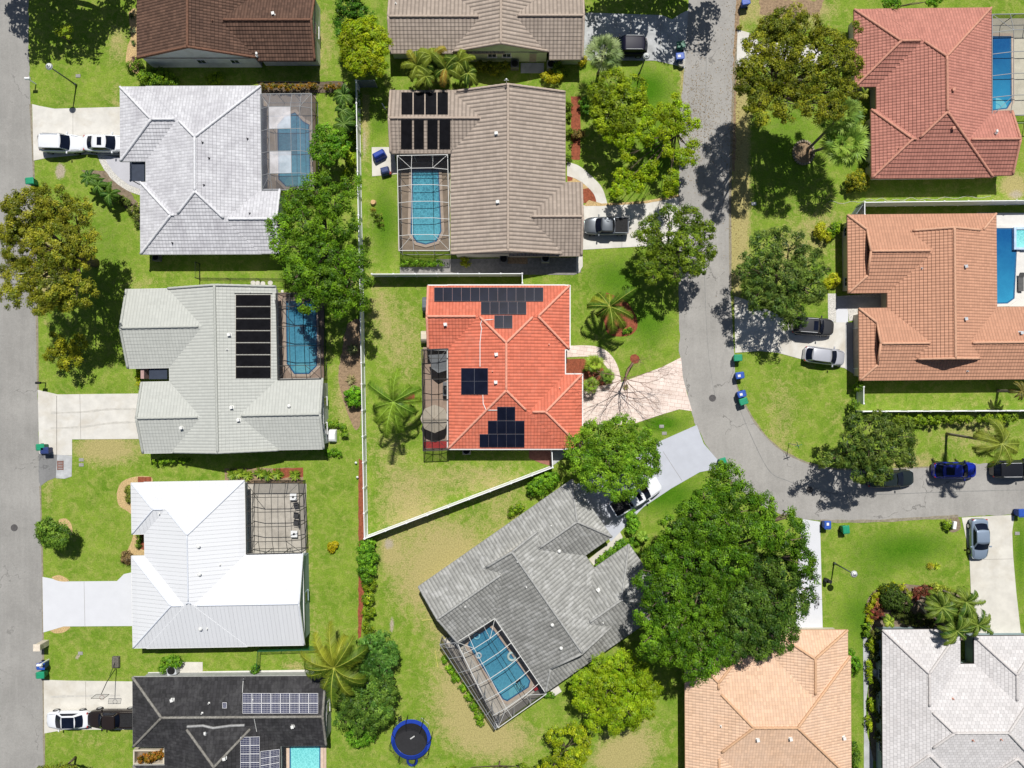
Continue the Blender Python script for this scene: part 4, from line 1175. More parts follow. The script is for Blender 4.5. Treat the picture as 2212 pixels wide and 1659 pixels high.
bed([(290,1150),(318,1150),(318,1204),(280,1204),(275,1190),(284,1170)], GRAVEL, .05, smooth=0, seed=15)
bed([(300,1152),(316,1152),(316,1190),(302,1185)], MULCHR, .04, z=.02, smooth=0, seed=15)
bed([(128,1122),(142,1120),(154,1132),(156,1155),(140,1168),(118,1160)], GRAVEL, .06, seed=16)
bed([(112,1246),(130,1242),(150,1254),(135,1256),(118,1252)], GRAVEL, .03, z=.042, seed=17); bed([(108,1362),(135,1353),(152,1354),(140,1365),(120,1368)], GRAVEL, .03, z=.02, seed=18)
bed([(1872,1342),(1870,1312),(1880,1285),(1905,1268),(1950,1262),(2010,1268),(2060,1280),(2085,1300),(2100,1340),(2095,1385),(1905,1375),(1880,1370)], SOIL, .06, seed=19)
bed([(1876,1375),(1904,1370),(1912,1660),(1884,1640),(1876,1560)], SOIL, .05, smooth=0, seed=20)
bed([(1718,310),(1735,303),(1752,312),(1758,330),(1750,350),(1735,357),(1720,348),(1715,330)], MULCHB, .04, seed=21)
bed([(252,425),(290,430),(306,460),(306,500),(290,470),(262,440)], SOIL, .06, seed=22)
bed([(175,368),(240,372),(270,400),(290,430),(270,430),(230,400)], SOIL, .08, z=.014, seed=22)
bed([(750,700),(782,700),(784,860),(770,930),(740,860),(732,800)], MULCHB, .1, z=.014, seed=23)
bed([(2040,1122),(2068,1118),(2075,1140),(2060,1150),(2044,1142)], SOIL, .05, seed=24)
bed([(1080,556),(1140,556),(1140,570),(1080,570)], MULCHB, .04, z=.04, smooth=0, seed=25)
bed([(1590,0),(1600,0),(1590,180),(1588,370),(1582,370),(1582,180)], MULCHB, .12, z=.014, smooth=0, seed=26)
bed([(558,178),(742,176),(742,200),(558,202)], SOIL, .05, smooth=0, seed=27)
bed([(1640,0),(1780,0),(1770,30),(1700,40),(1640,30)], MULCHB, .2, z=.014, smooth=0, seed=28)

# manholes, meter lids
def disc(name, label, x, y, r, m, z=.018, cat='manhole cover'):
    p = G(x, y); mb = MB(); mb.cyl((p.x, p.y, z-.02), r, .024, 28); mb.torus((p.x, p.y, z+.004), r*.82, .012, 28, 5)
    for k in range(3): mb.box((p.x, p.y+(k-1)*r*.42, z+.006), (r*1.2, .04, .012))
    return tag(mb.obj(name, m), label, cat)
disc('manhole_cover', 'round manhole cover in the straight road at the left edge', 31, 1140, .38, IRON)
disc('manhole_cover', 'manhole cover in the curving road near the pink paver driveway', 1539, 860, .38, IRON)
disc('manhole_cover', 'manhole cover in the road bend below the weeping tree', 1749, 1058, .36, IRON)
for x, y, l in ((169,164,'small valve lid in the lawn below the first street lamp'),(174,1411,'small grey meter lid in the lawn beside the beige mailbox pillar'),(176,993,'upper one of two grey meter lids in the dry lawn'),(176,1004,'lower one of two grey meter lids in the dry lawn'),
             (1429,921,'meter lid in the grass between the pink and blue grey driveways'),(1435,936,'small valve lid between the pink and blue grey driveways'),(1628,440,'white meter lid in the shaded lawn right of the curved road'),(2197,1152,'meter lid beside the driveway at the far right')):
    p = G(x, y); mb = MB(); mb.box((p.x, p.y, .02), (.5, .34, .05)); mb.box((p.x, p.y, .048), (.36, .22, .012)); mb.box((p.x+.12, p.y, .056), (.05, .05, .008))
    tag(mb.obj('meter_lid', M('lid_concrete', (.30,.29,.28), .9, .2) if 'white' not in l else WHITE, bevel=.01), l, 'meter lid')
for k, (x, y) in enumerate(((547,611),(557,612),(568,613),(584,611),(610,629))):
    p = G(x, y); mb = MB(); mb.cyl((p.x, p.y, 0), .27 if k < 4 else .16, .04, 16); mb.cyl((p.x, p.y, .04), .24 if k < 4 else .13, .01, 16)
    tag(mb.obj('stepping_stone', CONC, bevel=.01), ['round stepping stone, leftmost in the row above the grey roof','round stepping stone, second in the row above the grey roof','round stepping stone, third in the row above the grey roof','round stepping stone nearest the big green tree','smallest round stepping stone, by the pool screen corner'][k], 'stepping stone')

# ------------------------------------------------------------------ pools and cages
WATER1 = watermat('water_pale_blue', (.055,.27,.38), (.11,.40,.50), .55, 2.6)
WATER2 = watermat('water_blue', (.045,.22,.36), (.09,.33,.45), .25, 2.0)
WATER3 = watermat('water_deep_blue', (.008,.085,.25), (.03,.24,.42), .04, 1.6)
WATER4 = watermat('water_turquoise', (.13,.50,.52), (.24,.62,.60), .4, 3.4)
STEPM = M('pool_step_pale', (.14,.43,.52), .15, .06, 2)
TILEB = M('pool_tile_blue', (.03,.12,.25), .3, .3, 8)

def pool(name, label, pts, water, coping=COPING, z=.07, smooth=0, ring=.3, steps=()):
    if smooth: pts = smoothline([(a, b, 0) for a, b in pts] + [(pts[0][0], pts[0][1], 0)], smooth)[:-1]
    W = [G(p[0], p[1]) for p in pts]; c = sum(W, Vector())/len(W)
    t = thing(name, label, 'swimming pool', (c.x, c.y, 0))
    W = [w - c for w in W]; n = len(W)
    area = sum(W[i].x*W[(i+1) % n].y - W[(i+1) % n].x*W[i].y for i in range(n))
    if area < 0: W = W[::-1]
    def off(d):
        out = []
        for i in range(n):
            a, b, e = W[i-1], W[i], W[(i+1) % n]
            n1 = Vector(((b-a).y, -(b-a).x, 0)).normalized(); n2 = Vector(((e-b).y, -(e-b).x, 0)).normalized()
            k = (n1+n2); k = k/(max(.5, k.dot(n1))) if k.length > .01 else n1
            out.append(b + k*d)
        return out
    O = off(ring); mb = MB()
    mb.add([(p.x, p.y, z+.05) for p in W]+[(p.x, p.y, z+.05) for p in O]+[(p.x, p.y, 0) for p in O]+[(p.x, p.y, z-.02) for p in W],
           [(i, n+i, n+(i+1) % n, (i+1) % n) for i in range(n)]+[(n+i, 2*n+i, 2*n+(i+1) % n, n+(i+1) % n) for i in range(n)]+[(3*n+i, i, (i+1) % n, 3*n+(i+1) % n) for i in range(n)])
    mb.obj('coping', coping, t)
    I = off(-.14)
    mb = MB(); mb.add([(p.x, p.y, z+.012) for p in W]+[(p.x, p.y, z+.012) for p in I], [(i, (i+1) % n, n+(i+1) % n, n+i) for i in range(n)])
    mb.obj('waterline_tile', TILEB, t)
    mb = MB(); mb.add([(p.x, p.y, z+.008) for p in W], [tuple(range(n))]); mb.obj('water', water, t)
    for k_, (sx, sy, sr, a0, a1) in enumerate(steps):
        q = G(sx, sy) - c; mb = MB(); m_ = 14; rr = sr*K0
        for ri, ro in ((0, rr*.45), (rr*.5, rr*.95)):
            vs = []
            for i in range(m_+1):
                an = R_(a0 + (a1-a0)*i/m_); vs += [(q.x + ri*math.cos(an), q.y + ri*math.sin(an), z+.0095), (q.x + ro*math.cos(an), q.y + ro*math.sin(an), z+.0095)]
            mb.add(vs, [(2*i, 2*i+1, 2*i+3, 2*i+2) for i in range(m_)])
        mb.obj('pool_step', STEPM, t)
    return t

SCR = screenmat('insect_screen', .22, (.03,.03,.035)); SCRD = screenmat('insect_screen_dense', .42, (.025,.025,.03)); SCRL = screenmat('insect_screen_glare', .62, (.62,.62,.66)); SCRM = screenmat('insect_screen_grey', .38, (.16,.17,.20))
FRW = M('cage_frame_white', (.62,.62,.60), .5, .05); FRD = M('cage_frame_bronze', (.05,.048,.045), .5, .1); FRG = M('cage_frame_grey', (.25,.26,.27), .5, .1)

def cage(label, q, n, axis, frame, scr=SCR, inset=.26, rise=.7, hw=2.4, walls='NSEW', glare=(), r=.045, npur=1, insA=None, wallscr=None, mid=.5):
    """q: four layout corners (top-left, top-right, bottom-right, bottom-left) of the eave line at height hw. axis 'x': beams run across x and repeat along y"""
    A = [G(p[0], p[1], hw) for p in q]; c = sum(A, Vector())/4
    t = thing('pool_screen_cage', label, 'pool cage', (c.x, c.y, 0))
    A = [a - Vector((c.x, c.y, 0)) for a in A]
    def f(u, v, z=0):
        p = (A[0].lerp(A[1], u)).lerp(A[3].lerp(A[2], u), v); p.z = hw + z; return p
    if axis == 'x': F = lambda s, k, z=0: f(s, k, z)   # s across, k along
    else: F = lambda s, k, z=0: f(k, s, z)
    L = (A[3]-A[0]).length if axis == 'x' else (A[1]-A[0]).length
    Wd = (A[1]-A[0]).length if axis == 'x' else (A[3]-A[0]).length
    ia = inset; ka = insA if insA is not None else min(.4, ia*Wd/L)
    def prof(s, k):
        ds = min(s, 1-s)/ia; dk = min(k, 1-k)/ka if ka > 0 else 9
        return rise*max(0, min(1, ds, dk))
    ks = ([0, ka] + [ka+(1-2*ka)*i/max(1,n-2) for i in range(1, max(1,n-2))] + [1-ka, 1]) if ka > .05 else [i/n for i in range(n+1)]
    mb = MB()
    def path(a, b, m=8):
        return [F(a[0]+(b[0]-a[0])*i/m, a[1]+(b[1]-a[1])*i/m, prof(a[0]+(b[0]-a[0])*i/m, a[1]+(b[1]-a[1])*i/m)) for i in range(m+1)]
    for k in ks:
        ss = [0, ia, mid, 1-ia, 1]
        if k in (0, 1): mb.tube([F(0, k), F(1, k)], r*1.25, 4)
        else:
            mb.tube([F(s, k, prof(s, k)) for s in ss], r, 4)
    for s in (0, 1): mb.tube([F(s, 0), F(s, 1)], r*1.25, 4)
    for s in [ia, mid if mid != .5 else 1-ia, 1-ia] + ([.5] if npur > 2 else []):
        mb.tube([F(s, 0), F(s, ka, rise), F(s, 1-ka, rise), F(s, 1)], r*.8, 4)
    if ka > 0:
        mb.tube([F(ia, ka, rise), F(1-ia, ka, rise)], r*.8, 4); mb.tube([F(ia, 1-ka, rise), F(1-ia, 1-ka, rise)], r*.8, 4)
        for s, s2 in ((0, ia), (1, 1-ia)):
            for k, k2 in ((0, ka), (1, 1-ka)): mb.tube([F(s, k), F(s2, k2, rise)], r*.7, 4)
    for k in ks:
        for s in (0, 1):
            p = F(s, k); mb.tube([p, (p.x, p.y, 0)], r, 4)
    for s in (.33, .67):
        for k in (0, 1): p = F(s, k); mb.tube([p, (p.x, p.y, 0)], r, 4)
    for z in (.05,):
        P = [F(0,0), F(1,0), F(1,1), F(0,1)]
        for i in range(4):
            a, b = P[i], P[(i+1) % 4]; mb.tube([(a.x, a.y, z), (b.x, b.y, z)], r*.7, 4)
    mb.obj('frame', frame, t)
    mb = MB()
    if ka > 0:
        mb.add([F(0,0), F(1,0), F(1-ia,ka,rise), F(ia,ka,rise)], [(0,1,2,3)]); mb.add([F(0,1), F(1,1), F(1-ia,1-ka,rise), F(ia,1-ka,rise)], [(0,1,2,3)])
    mb.add([F(0,0), F(ia,ka,rise), F(ia,1-ka,rise), F(0,1)], [(0,1,2,3)]); mb.add([F(1,0), F(1-ia,ka,rise), F(1-ia,1-ka,rise), F(1,1)], [(0,1,2,3)])
    bands = [ka + (1-2*ka)*i/max(1, n-2) for i in range(max(1, n-2)+1)]
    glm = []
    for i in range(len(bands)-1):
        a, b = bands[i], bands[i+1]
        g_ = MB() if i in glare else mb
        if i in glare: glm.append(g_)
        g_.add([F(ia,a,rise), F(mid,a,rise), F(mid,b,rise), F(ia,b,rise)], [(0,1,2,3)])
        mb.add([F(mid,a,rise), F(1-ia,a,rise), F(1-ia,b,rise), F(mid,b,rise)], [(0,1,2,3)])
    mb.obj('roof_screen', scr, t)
    for g_ in glm: g_.obj('glare_screen_panel', SCRL, t)  # sun glare on the screen, painted as paler panels
    mb = MB(); P = [F(0,0), F(1,0), F(1,1), F(0,1)] if axis == 'x' else [f(0,0), f(1,0), f(1,1), f(0,1)]
    for side, (i, j) in zip('NESW', ((0,1), (1,2), (2,3), (3,0))):
        if side in walls: a, b = P[i], P[j]; mb.add([a, b, (b.x, b.y, .03), (a.x, a.y, .03)], [(0,1,2,3)])
    if mb.v: mb.obj('wall_screen', wallscr or SCRD, t)
    return t

# pool of the whitewashed house
slab('pool_deck', [(560,203),(682,203),(682,410),(560,410)], DECK, .03)
pool('swimming_pool', 'pool under the greyish screen cage with two glare painted panels at the upper left', [(600,296),(600,270),(615,252),(638,243),(655,262),(669,270),(672,390),(655,404),(618,404),(602,388)], WATER2, steps=((637,402,24,0,180),))
cage('grey screened pool cage with two roof panels painted with sun glare', [(562,203),(673,202),(676,409),(566,411)], 5, 'x', FRG, SCRM, .2, .6, walls='NES', glare=(0, 2), mid=.62, insA=.155, r=.035)
# pool of the grey house
slab('pool_deck', [(597,632),(700,632),(700,820),(597,820)], DECKP, .03)
pool('swimming_pool', 'pool partly shaded by the big tree beside the seven black heater mats', [(618,650),(684,650),(686,790),(668,808),(636,808),(620,786)], WATER2, steps=((652,806,22,20,160),))
cage('bronze screened pool cage on the right of the light grey roof', [(596,634),(686,634),(694,818),(600,820)], 5, 'x', FRD, SCR, .33, .5, walls='NES')
# patio of the white metal house
slab('pool_deck', [(531,1045),(662,1045),(662,1198),(531,1198)], DECKG, .03)
cage('screened patio cage with dark frame beside the white metal roof', [(532,1045),(645,1044),(652,1194),(532,1197)], 5, 'x', FRD, screenmat('screen_thin', .12, (.04,.04,.04)), .25, .5, walls='NE', r=.04, npur=3)
# tan house pool
slab('pool_deck', [(860,336),(972,336),(972,543),(860,543)], DECK, .03)
pool('swimming_pool', 'oval ended blue pool with painted caustic light in the white framed cage of the tan house', [(890,366),(948,366),(954,500),(944,522),(920,529),(900,524),(887,505)], WATER1, steps=((921,527,20,15,165),))
cage('white framed pool cage on the left of the tan barrel tile roof', [(858,336),(967,334),(971,541),(862,541)], 6, 'x', FRW, SCR, .29, .6, walls='NWS', npur=1, r=.032)
# red house patio
slab('pool_deck', [(914,750),(985,750),(985,972),(914,972)], DECKP, .03)
cage('dark framed patio cage with beige parasol under it beside the red roof', [(911,755),(968,753),(969,972),(914,974)], 6, 'x', FRD, screenmat('screen_red_house', .16, (.03,.03,.03)), .36, .35, walls='NWS', r=.04)
slab('pool_deck', [(915,953),(984,953),(984,968),(915,968)], M('patio_red', (.32,.03,.03), .8), .034)
# angled house pool
slab('pool_deck', [(955,1382),(1076,1566),(1185,1490),(1095,1330),(1060,1345)], DECKG, .03)
pool('swimming_pool', 'pool set at an angle beside the weathered grey house', [(1010,1392),(1018,1378),(1040,1366),(1056,1352),(1068,1362),(1146,1470),(1142,1484),(1096,1514),(1086,1510),(1020,1406)], WATER2, steps=((1118,1496,20,55,215),))
cage('white framed pool cage set at an angle beside the weathered grey house', [(987,1387),(1069,1336),(1180,1499),(1076,1572)], 6, 'x', FRW, SCR, .30, .5, walls='ES', r=.038)
cage('narrow dark screened lean-to on the left side of the angled pool', [(951,1387),(984,1384),(1076,1572),(1073,1578)] and [(950,1392),(984,1388),(1078,1560),(1070,1576)], 6, 'x', FRG, SCRD, .3, .05, walls='SW', r=.035)
# brick red house pool
slab('pool_deck', [(2138,40),(2290,40),(2290,250),(2138,250)], M('deck_beige', (.50,.47,.38), .85, .1, 2, stain=.3), .03)
pool('swimming_pool', 'deep blue pool of the brick red house at the top right', [(2140,79),(2183,79),(2184,220),(2174,236),(2140,240)], WATER3, steps=((2150,237,26,0,90),))
cage('pool cage with thin dark frame at the top right edge', [(2143,31),(2300,28),(2300,246),(2143,250)], 5, 'x', FRG, screenmat('screen_light', .06, (.05,.05,.05)), .25, .5, walls='N', r=.04)
slab('pool_deck', [(2110,460),(2330,460),(2330,662),(2110,662)], DECKW, .03)
pool('swimming_pool', 'deep blue pool with white deck beside the terracotta roof', [(2130,493),(2195,493),(2195,540),(2190,645),(2175,656),(2130,657)], WATER3, DECKW)
pool('swimming_pool', 'bright turquoise pool at the bottom edge beside the charcoal roof', [(626,1605),(693,1605),(693,1710),(626,1710)], WATER4, M('coping_peach', (.60,.46,.36), .8, .1))
slab('pool_deck', [(606,1600),(705,1600),(705,1720),(606,1720)], M('deck_peach', (.52,.40,.32), .8, .1), .03)
# raised spa
p = G(2212,515,.4); t = thing('spa', 'raised square spa at the upper end of the white decked pool', 'spa', (p.x, p.y, 0))
mb = MB()
for dx, dy, sx, sy in ((-.95,0,.25,2.4),(.95,0,.25,2.4),(0,1.08,1.65,.25),(0,-1.08,1.65,.25)): mb.box((dx, dy, .22), (sx, sy, .44))
mb.obj('rim', M('spa_rim', (.45,.60,.78), .4), t, bevel=.02); mb = MB(); mb.box((0, 0, .18), (1.64, 1.9, .3)); mb.obj('water', WATER4, t)
# loungers by the right pool
p = G(2205,612,.3); t = thing('sun_lounger', 'dark sun lounger on the white deck beside the right pool', 'sun lounger', (p.x, p.y, 0))
mb = MB(); mb.box((0,-.1,.32), (.6,1.5,.06)); mb.obj('seat', M('lounger_fabric', (.10,.10,.10), .8), t, bevel=.01)
mb = MB(); mb.box((0,.85,.45), (.6,.6,.06), rot=Matrix.Rotation(R_(30), 3, 'X')); mb.obj('backrest', MATS['lounger_fabric'], t, bevel=.01)
for sx in (-.25,.25):
    for sy in (-.7,.5): mb = MB(); mb.cyl((sx,sy,.03),.025,.28,8); mb.obj('leg', FRD, t)
# ------------------------------------------------------------------ fences
VINYL = M('vinyl_white', (.86,.87,.88), .5, .04, 3)
def fence(name, label, pts, h=1.8, post=2.4, m=VINYL, th=.05, kind='solid', pm=None, cap=True):
    P = [G(x, y, h) for x, y in pts]; P = [Vector((p.x, p.y, 0)) for p in P]
    c = P[0]; t = thing(name, label, 'fence', c); P = [p - c for p in P]
    pm = pm or m
    first = None
    for a, b in zip(P[:-1], P[1:]):
        pb = MB(); rb = MB(); lb = MB()
        d = b - a; L = d.length; n = max(1, round(L/post)); an = math.atan2(d.y, d.x); u = d.normalized()
        for i in range(n):
            s0, s1 = a + d*(i/n), a + d*((i+1)/n); mid = (s0+s1)/2; l = (s1-s0).length
            if kind == 'solid':
                k = max(4, int(l/.17))
                for j in range(k):
                    q = s0 + u*(l*(j+.5)/k); pb.box((q.x, q.y, h*.5), (l/k*.985, th*.5, h-.12), an)
                rb.box((mid.x, mid.y, h-.05), (l, th*1.5, .13), an); lb.box((mid.x, mid.y, .14), (l, th*1.5, .14), an)
            elif kind == 'open':
                k = int(l/.12)
                for j in range(k):
                    q = s0 + u*(l*(j+.5)/k); pb.box((q.x, q.y, h*.5), (.016, .016, h-.04), an)
                rb.box((mid.x, mid.y, h-.04), (l, .03, .03), an); lb.box((mid.x, mid.y, .16), (l, .03, .03), an)
            elif kind == 'mesh':
                pb.add([(s0.x, s0.y, .04), (s1.x, s1.y, .04), (s1.x, s1.y, h), (s0.x, s0.y, h)], [(0,1,2,3)])
                rb.tube([(s0.x, s0.y, h), (s1.x, s1.y, h)], .022, 6)
        for i in range(n+1):
            if i == n and b is not P[-1]: continue
            q = a + d*(i/n)
            if first is None:
                w = .14 if kind == 'solid' else .06
                mb = MB(); mb.box((0, 0, (h+.04)/2), (w, w, h+.04), 0)
                if kind == 'solid': mb.taper((0, 0, h+.04), (w*1.25, w*1.25), (.03, .03), .07)
                first = mb.obj('post', pm, t); first.location = q; first.rotation_euler = (0, 0, an)
            else:
                o = first.copy(); C.objects.link(o); o.parent = t; o.location = q; o.rotation_euler = (0, 0, an)
        pb.obj('panel', m, t); rb.obj('rail', pm, t)
        if lb.v: lb.obj('rail', pm, t)
    return t
GMESH = screenmat('green_mesh', .45, (.02,.16,.06)); BMESH = screenmat('black_mesh', .35, (.02,.02,.02))
BLK = M('black_metal', (.018,.018,.02), .5, .2); GRN = M('green_metal', (.02,.10,.05), .5, .2)
fence('privacy_fence', 'long white vinyl fence running down the middle between the two rows of houses', [(769,174),(773,420),(777,600),(781,830),(784,1000),(787,1164)])
fence('privacy_fence', 'white vinyl fence between the tan roof and the red roof', [(803,592),(1128,591),(1128.5,612)])
fence('privacy_fence', 'white vinyl fence running diagonally below the red house', [(787,1164),(1194,1010),(1192,968)])
fence('privacy_fence', 'white vinyl fence between the brick red and terracotta houses', [(1868,464),(1868,437),(2040,435),(2300,432)])
fence('privacy_fence', 'low white fence line in front of the hedge below the terracotta house', [(1865,889),(2300,887)], 1.5)
fence('gate', 'short white gate beside the terracotta garage corner', [(1866,836),(1866,872)], 1.6)['category'] = 'gate'
fence('metal_fence', 'thin black metal fence below the whitewashed roof', [(422,600),(422,576)] and [(421,566),(421,600),(620,602)], 1.3, 2.8, BLK, kind='open')
fence('mesh_fence', 'green mesh fence below the white metal roof', [(556,1408),(690,1404)], 1.3, 2.6, GMESH, kind='mesh', pm=GRN)
fence('mesh_fence', 'short green mesh fence end by the small hedge ball', [(556,1408),(553,1448)], 1.3, 2.0, GMESH, kind='mesh', pm=GRN)
fence('mesh_fence', 'black chain link fence above the croton hedge', [(555,176),(742,177)], 1.2, 2.8, BMESH, kind='mesh', pm=BLK)
fence('gate', 'dark grey gate panel at the top end of the long white fence', [(772,174),(808,174)], 1.7, 1.9, M('gate_grey', (.17,.20,.21), .6))['category'] = 'gate'
fence('gate', 'dark gate panel at the left end of the white fence above the terracotta house', [(1850,462),(1867,438)], 1.6, 2.0, MATS['gate_grey'])['category'] = 'gate'
p = G(1128, 612)

# ------------------------------------------------------------------ wheeled bins
def make_bin(label, x, y, rz, col, lidtag=False, tip=0):
    p = G(x, y, .9); t = thing('wheeled_bin', label, 'trash bin', (p.x, p.y, 0), R_(rz))
    m = M('bin_%g_%g' % (col[0], col[2]), col, .5, .12, 2, spec=.4); ml = M('lid_%g_%g' % (col[0], col[2]), mul(col, 1.35), .45, .1, 2, spec=.4)
    mb = MB(); mb.taper((0, 0, .12), (.52, .62), (.66, .76), .88); mb.box((0, .40, .98), (.55, .05, .05)); mb.box((0, -.39, .96), (.60, .05, .05)); mb.obj('body', m, t, bevel=.03)
    mb = MB(); mb.taper((0, -.02, 1.01), (.74, .88), (.62, .74), .07); mb.box((0, -.44, 1.03), (.3, .06, .03)); lid = mb.obj('lid', ml, t, bevel=.015)
    for i in (-.15, 0, .15): mb = MB()
    mb = MB()
    for i in (-.18, 0, .18): mb.box((i, 0, 1.085), (.035, .6, .014))
    mb.obj('lid_rib', ml, lid)
    if lidtag: mb = MB(); mb.box((.02, -.12, 1.10), (.26, .3, .006)); mb.obj('sticker', WHITE, lid)
    for sx in (-1, 1):
        mb = MB(); mb.tube([(sx*.27, .34, .13), (sx*.35, .34, .13)], .13, 14); mb.obj('wheel', BLK, t, True)
    mb = MB(); mb.tube([(-.26, .46, 1.0), (.26, .46, 1.0)], .02, 8)
    for sx in (-1, 1): mb.tube([(sx*.24, .38, .98), (sx*.24, .46, 1.0)], .018, 6)
    mb.obj('handle', m, t)
    return t
GB = (.012,.20,.105); BB = (.02,.065,.30)
make_bin('green wheeled bin at the road edge just above the big olive tree', 65, 391, 95, GB)
make_bin('green wheeled bin by the pale driveway above the storm drain', 88, 966, 92, GB)
make_bin('dark blue bin mostly hidden behind the green one above the storm drain', 97, 973, 92, (.02,.035,.12))
make_bin('blue wheeled bin next to a white mailbox at the left road', 89, 1439, 90, BB, True)
make_bin('green wheeled bin at the corner of the beige driveway, lower left', 88, 1458, 92, GB)
make_bin('green bin in shade at the end of the shaded grey driveway, top', 1471, 97, -80, (.01,.10,.06))
make_bin('blue bin with bright lid beside the shaded grey driveway, top', 1469, 122, -85, BB, True)
make_bin('green bin at the curb below the driveway with two parked cars', 1594, 773, -88, GB)
make_bin('blue bin standing alone on the curb between two other bin spots', 1598, 811, -82, BB, True)
make_bin('blue bin touching a green bin on the outer curb of the bend', 1602, 851, -75, BB, True)
make_bin('green bin touching a blue bin on the outer curb of the bend', 1606, 867, -72, GB)
make_bin('green bin in the road at the end of the blue grey driveway', 1562, 998, 200, GB)
make_bin('blue bin on the grass near the huge tree and white driveway', 1787, 1134, 180, BB, True)
make_bin('green bin on the bright lawn below the lower road', 1827, 1144, 186, GB)
make_bin('blue bin at the far right edge above the lawn', 2206, 1108, 182, BB)
make_bin('blue bin at the top edge beside the curved road', 1611, 4, -80, BB)

# mailboxes, pillars, lamps, signs
def mailbox(label, x, y, rz, m, h=1.15, post=None):
    p = G(x, y, h*.5); t = thing('mailbox', label, 'mailbox', (p.x, p.y, 0), R_(rz))
    mb = MB(); mb.box((0, 0, h/2), (.1, .1, h)); mb.obj('post', post or m, t)
    mb = MB(); n = 10; L = .52
    vs = []; prof = [(-.13, 0), (.13, 0)] + [(.13*math.cos(a*PI/8), .12+.13*math.sin(a*PI/8)) for a in range(9)]
    for yy in (-.32, .2): vs += [(a, yy, h+b) for a, b in prof]
    k = len(prof); mb.add(vs, [(i, (i+1) % k, k+(i+1) % k, k+i) for i in range(k)]+[tuple(range(k-1,-1,-1)), tuple(range(k, 2*k))])
    mb.obj('box', m, t); mb = MB(); mb.box((.15, -.05, h+.16), (.02, .04, .16)); mb.obj('flag', M('flag_red', (.4,.03,.02)), t)
mailbox('white mailbox leaning over the road edge near the first street lamp', 69, 176, 92, VINYL, 1.3)
mailbox('black mailbox at the road edge above the pale driveway', 91, 827, 90, BLK, 1.2)
mailbox('white mailbox above the blue bin, at the left road', 96, 1430, 92, VINYL, 1.5)
p = G(100, 1388); t = thing('mailbox_pillar', 'beige stucco mailbox pillar on the lawn at the left road', 'mailbox', (p.x, p.y, 0))
mb = MB(); mb.box((0, 0, .75), (.62, .62, 1.5)); mb.obj('pillar', WL_CREAM, t, bevel=.02); mb = MB(); mb.box((0, 0, 1.54), (.74, .74, .08)); mb.obj('cap', M('cap_beige', (.66,.58,.48), .8), t, bevel=.02); mb = MB(); mb.box((-.32, 0, 1.15), (.04, .3, .3)); mb.obj('mailbox_door', BLK, t)
p = G(2060, 1134, 1); t = thing('mailbox', 'white mailbox beside the small round bush near the lower road', 'mailbox', (p.x, p.y, 0), R_(-8)); mb = MB(); mb.box((0, 0, .5), (.14, .14, 1.0)); mb.obj('post', VINYL, t); mb = MB(); mb.box((0, 0, 1.12), (.34, .82, .3)); mb.obj('box', VINYL, t, bevel=.05); mb = MB(); mb.box((.19,.1,1.2),(.02,.04,.18)); mb.obj('flag', M('flag_red', (.4,.03,.02)), t)
t_ = G(1472, 138, .3); mb = MB(); mb.cyl((t_.x, t_.y, 0), .3, .5, 20, .34); mb.torus((t_.x, t_.y, .5), .33, .04); tag(mb.obj('planter', CONC, smooth=True), 'round pale planter at the corner of the shaded top driveway', 'planter')

def lamp(label, bx, by, h=4.6, small=False):
    b = G(bx, by); t = thing('street_lamp', label, 'street lamp', b)
    m = M('lamp_post', (.10,.12,.10) if True else 0, .6, .2)
    mb = MB(); mb.cyl((0, 0, 0), .13, .5, 12, .1); mb.tube([(0, 0, .4), (0, 0, h-.35)], [.085, .055], 10); mb.obj('post', m, t, True)
    mb = MB(); mb.cyl((0, 0, h-.36), .1, .16, 12, .2); mb.cyl((0, 0, h-.2), .2, .05, 20, .22); mb.obj('lamp_holder', m, t)
    mb = MB(); n = 24
    for r0, z0, r1, z1 in ((.36, h-.14, .33, h-.06), (.33, h-.06, .2, h+.03), (.2, h+.03, .03, h+.07)): mb.cyl((0, 0, z0), r0, z1-z0, n, r1)
    hd = mb.obj('lamp_head', M('lamp_white', (.72,.74,.74), .4, .04), t, True)
    mb = MB(); mb.cyl((0, 0, h+.07), .05, .07, 10); mb.obj('sensor', BLK, hd)
lamp('street lamp with white disc head beside the top left driveway', 165, 184)
lamp('street lamp between the shaded driveway and the yellow green trees', 1380, 161, 4.4)
lamp('street lamp with white disc head on the lower right lawn', 1801.5, 1216)
def signpost(label, bx, by, h, rz):
    b = G(bx, by); t = thing('street_sign', label, 'street sign', b, R_(rz)); mb = MB(); mb.cyl((0, 0, 0), .035, h, 8); mb.obj('post', M('post_grey', (.3,.3,.3), .5), t)
    mb = MB(); mb.box((0, 0, h-.08), (.75, .02, .16)); mb.obj('name_blade', M('sign_green', (.02,.18,.08), .5), t); mb = MB(); mb.box((0, 0, h-.28), (.02, .75, .16)); mb.obj('name_blade', MATS['sign_green'], t)
signpost('thin street name sign at the inside of the road bend', 1704, 958, 2.7, 20)

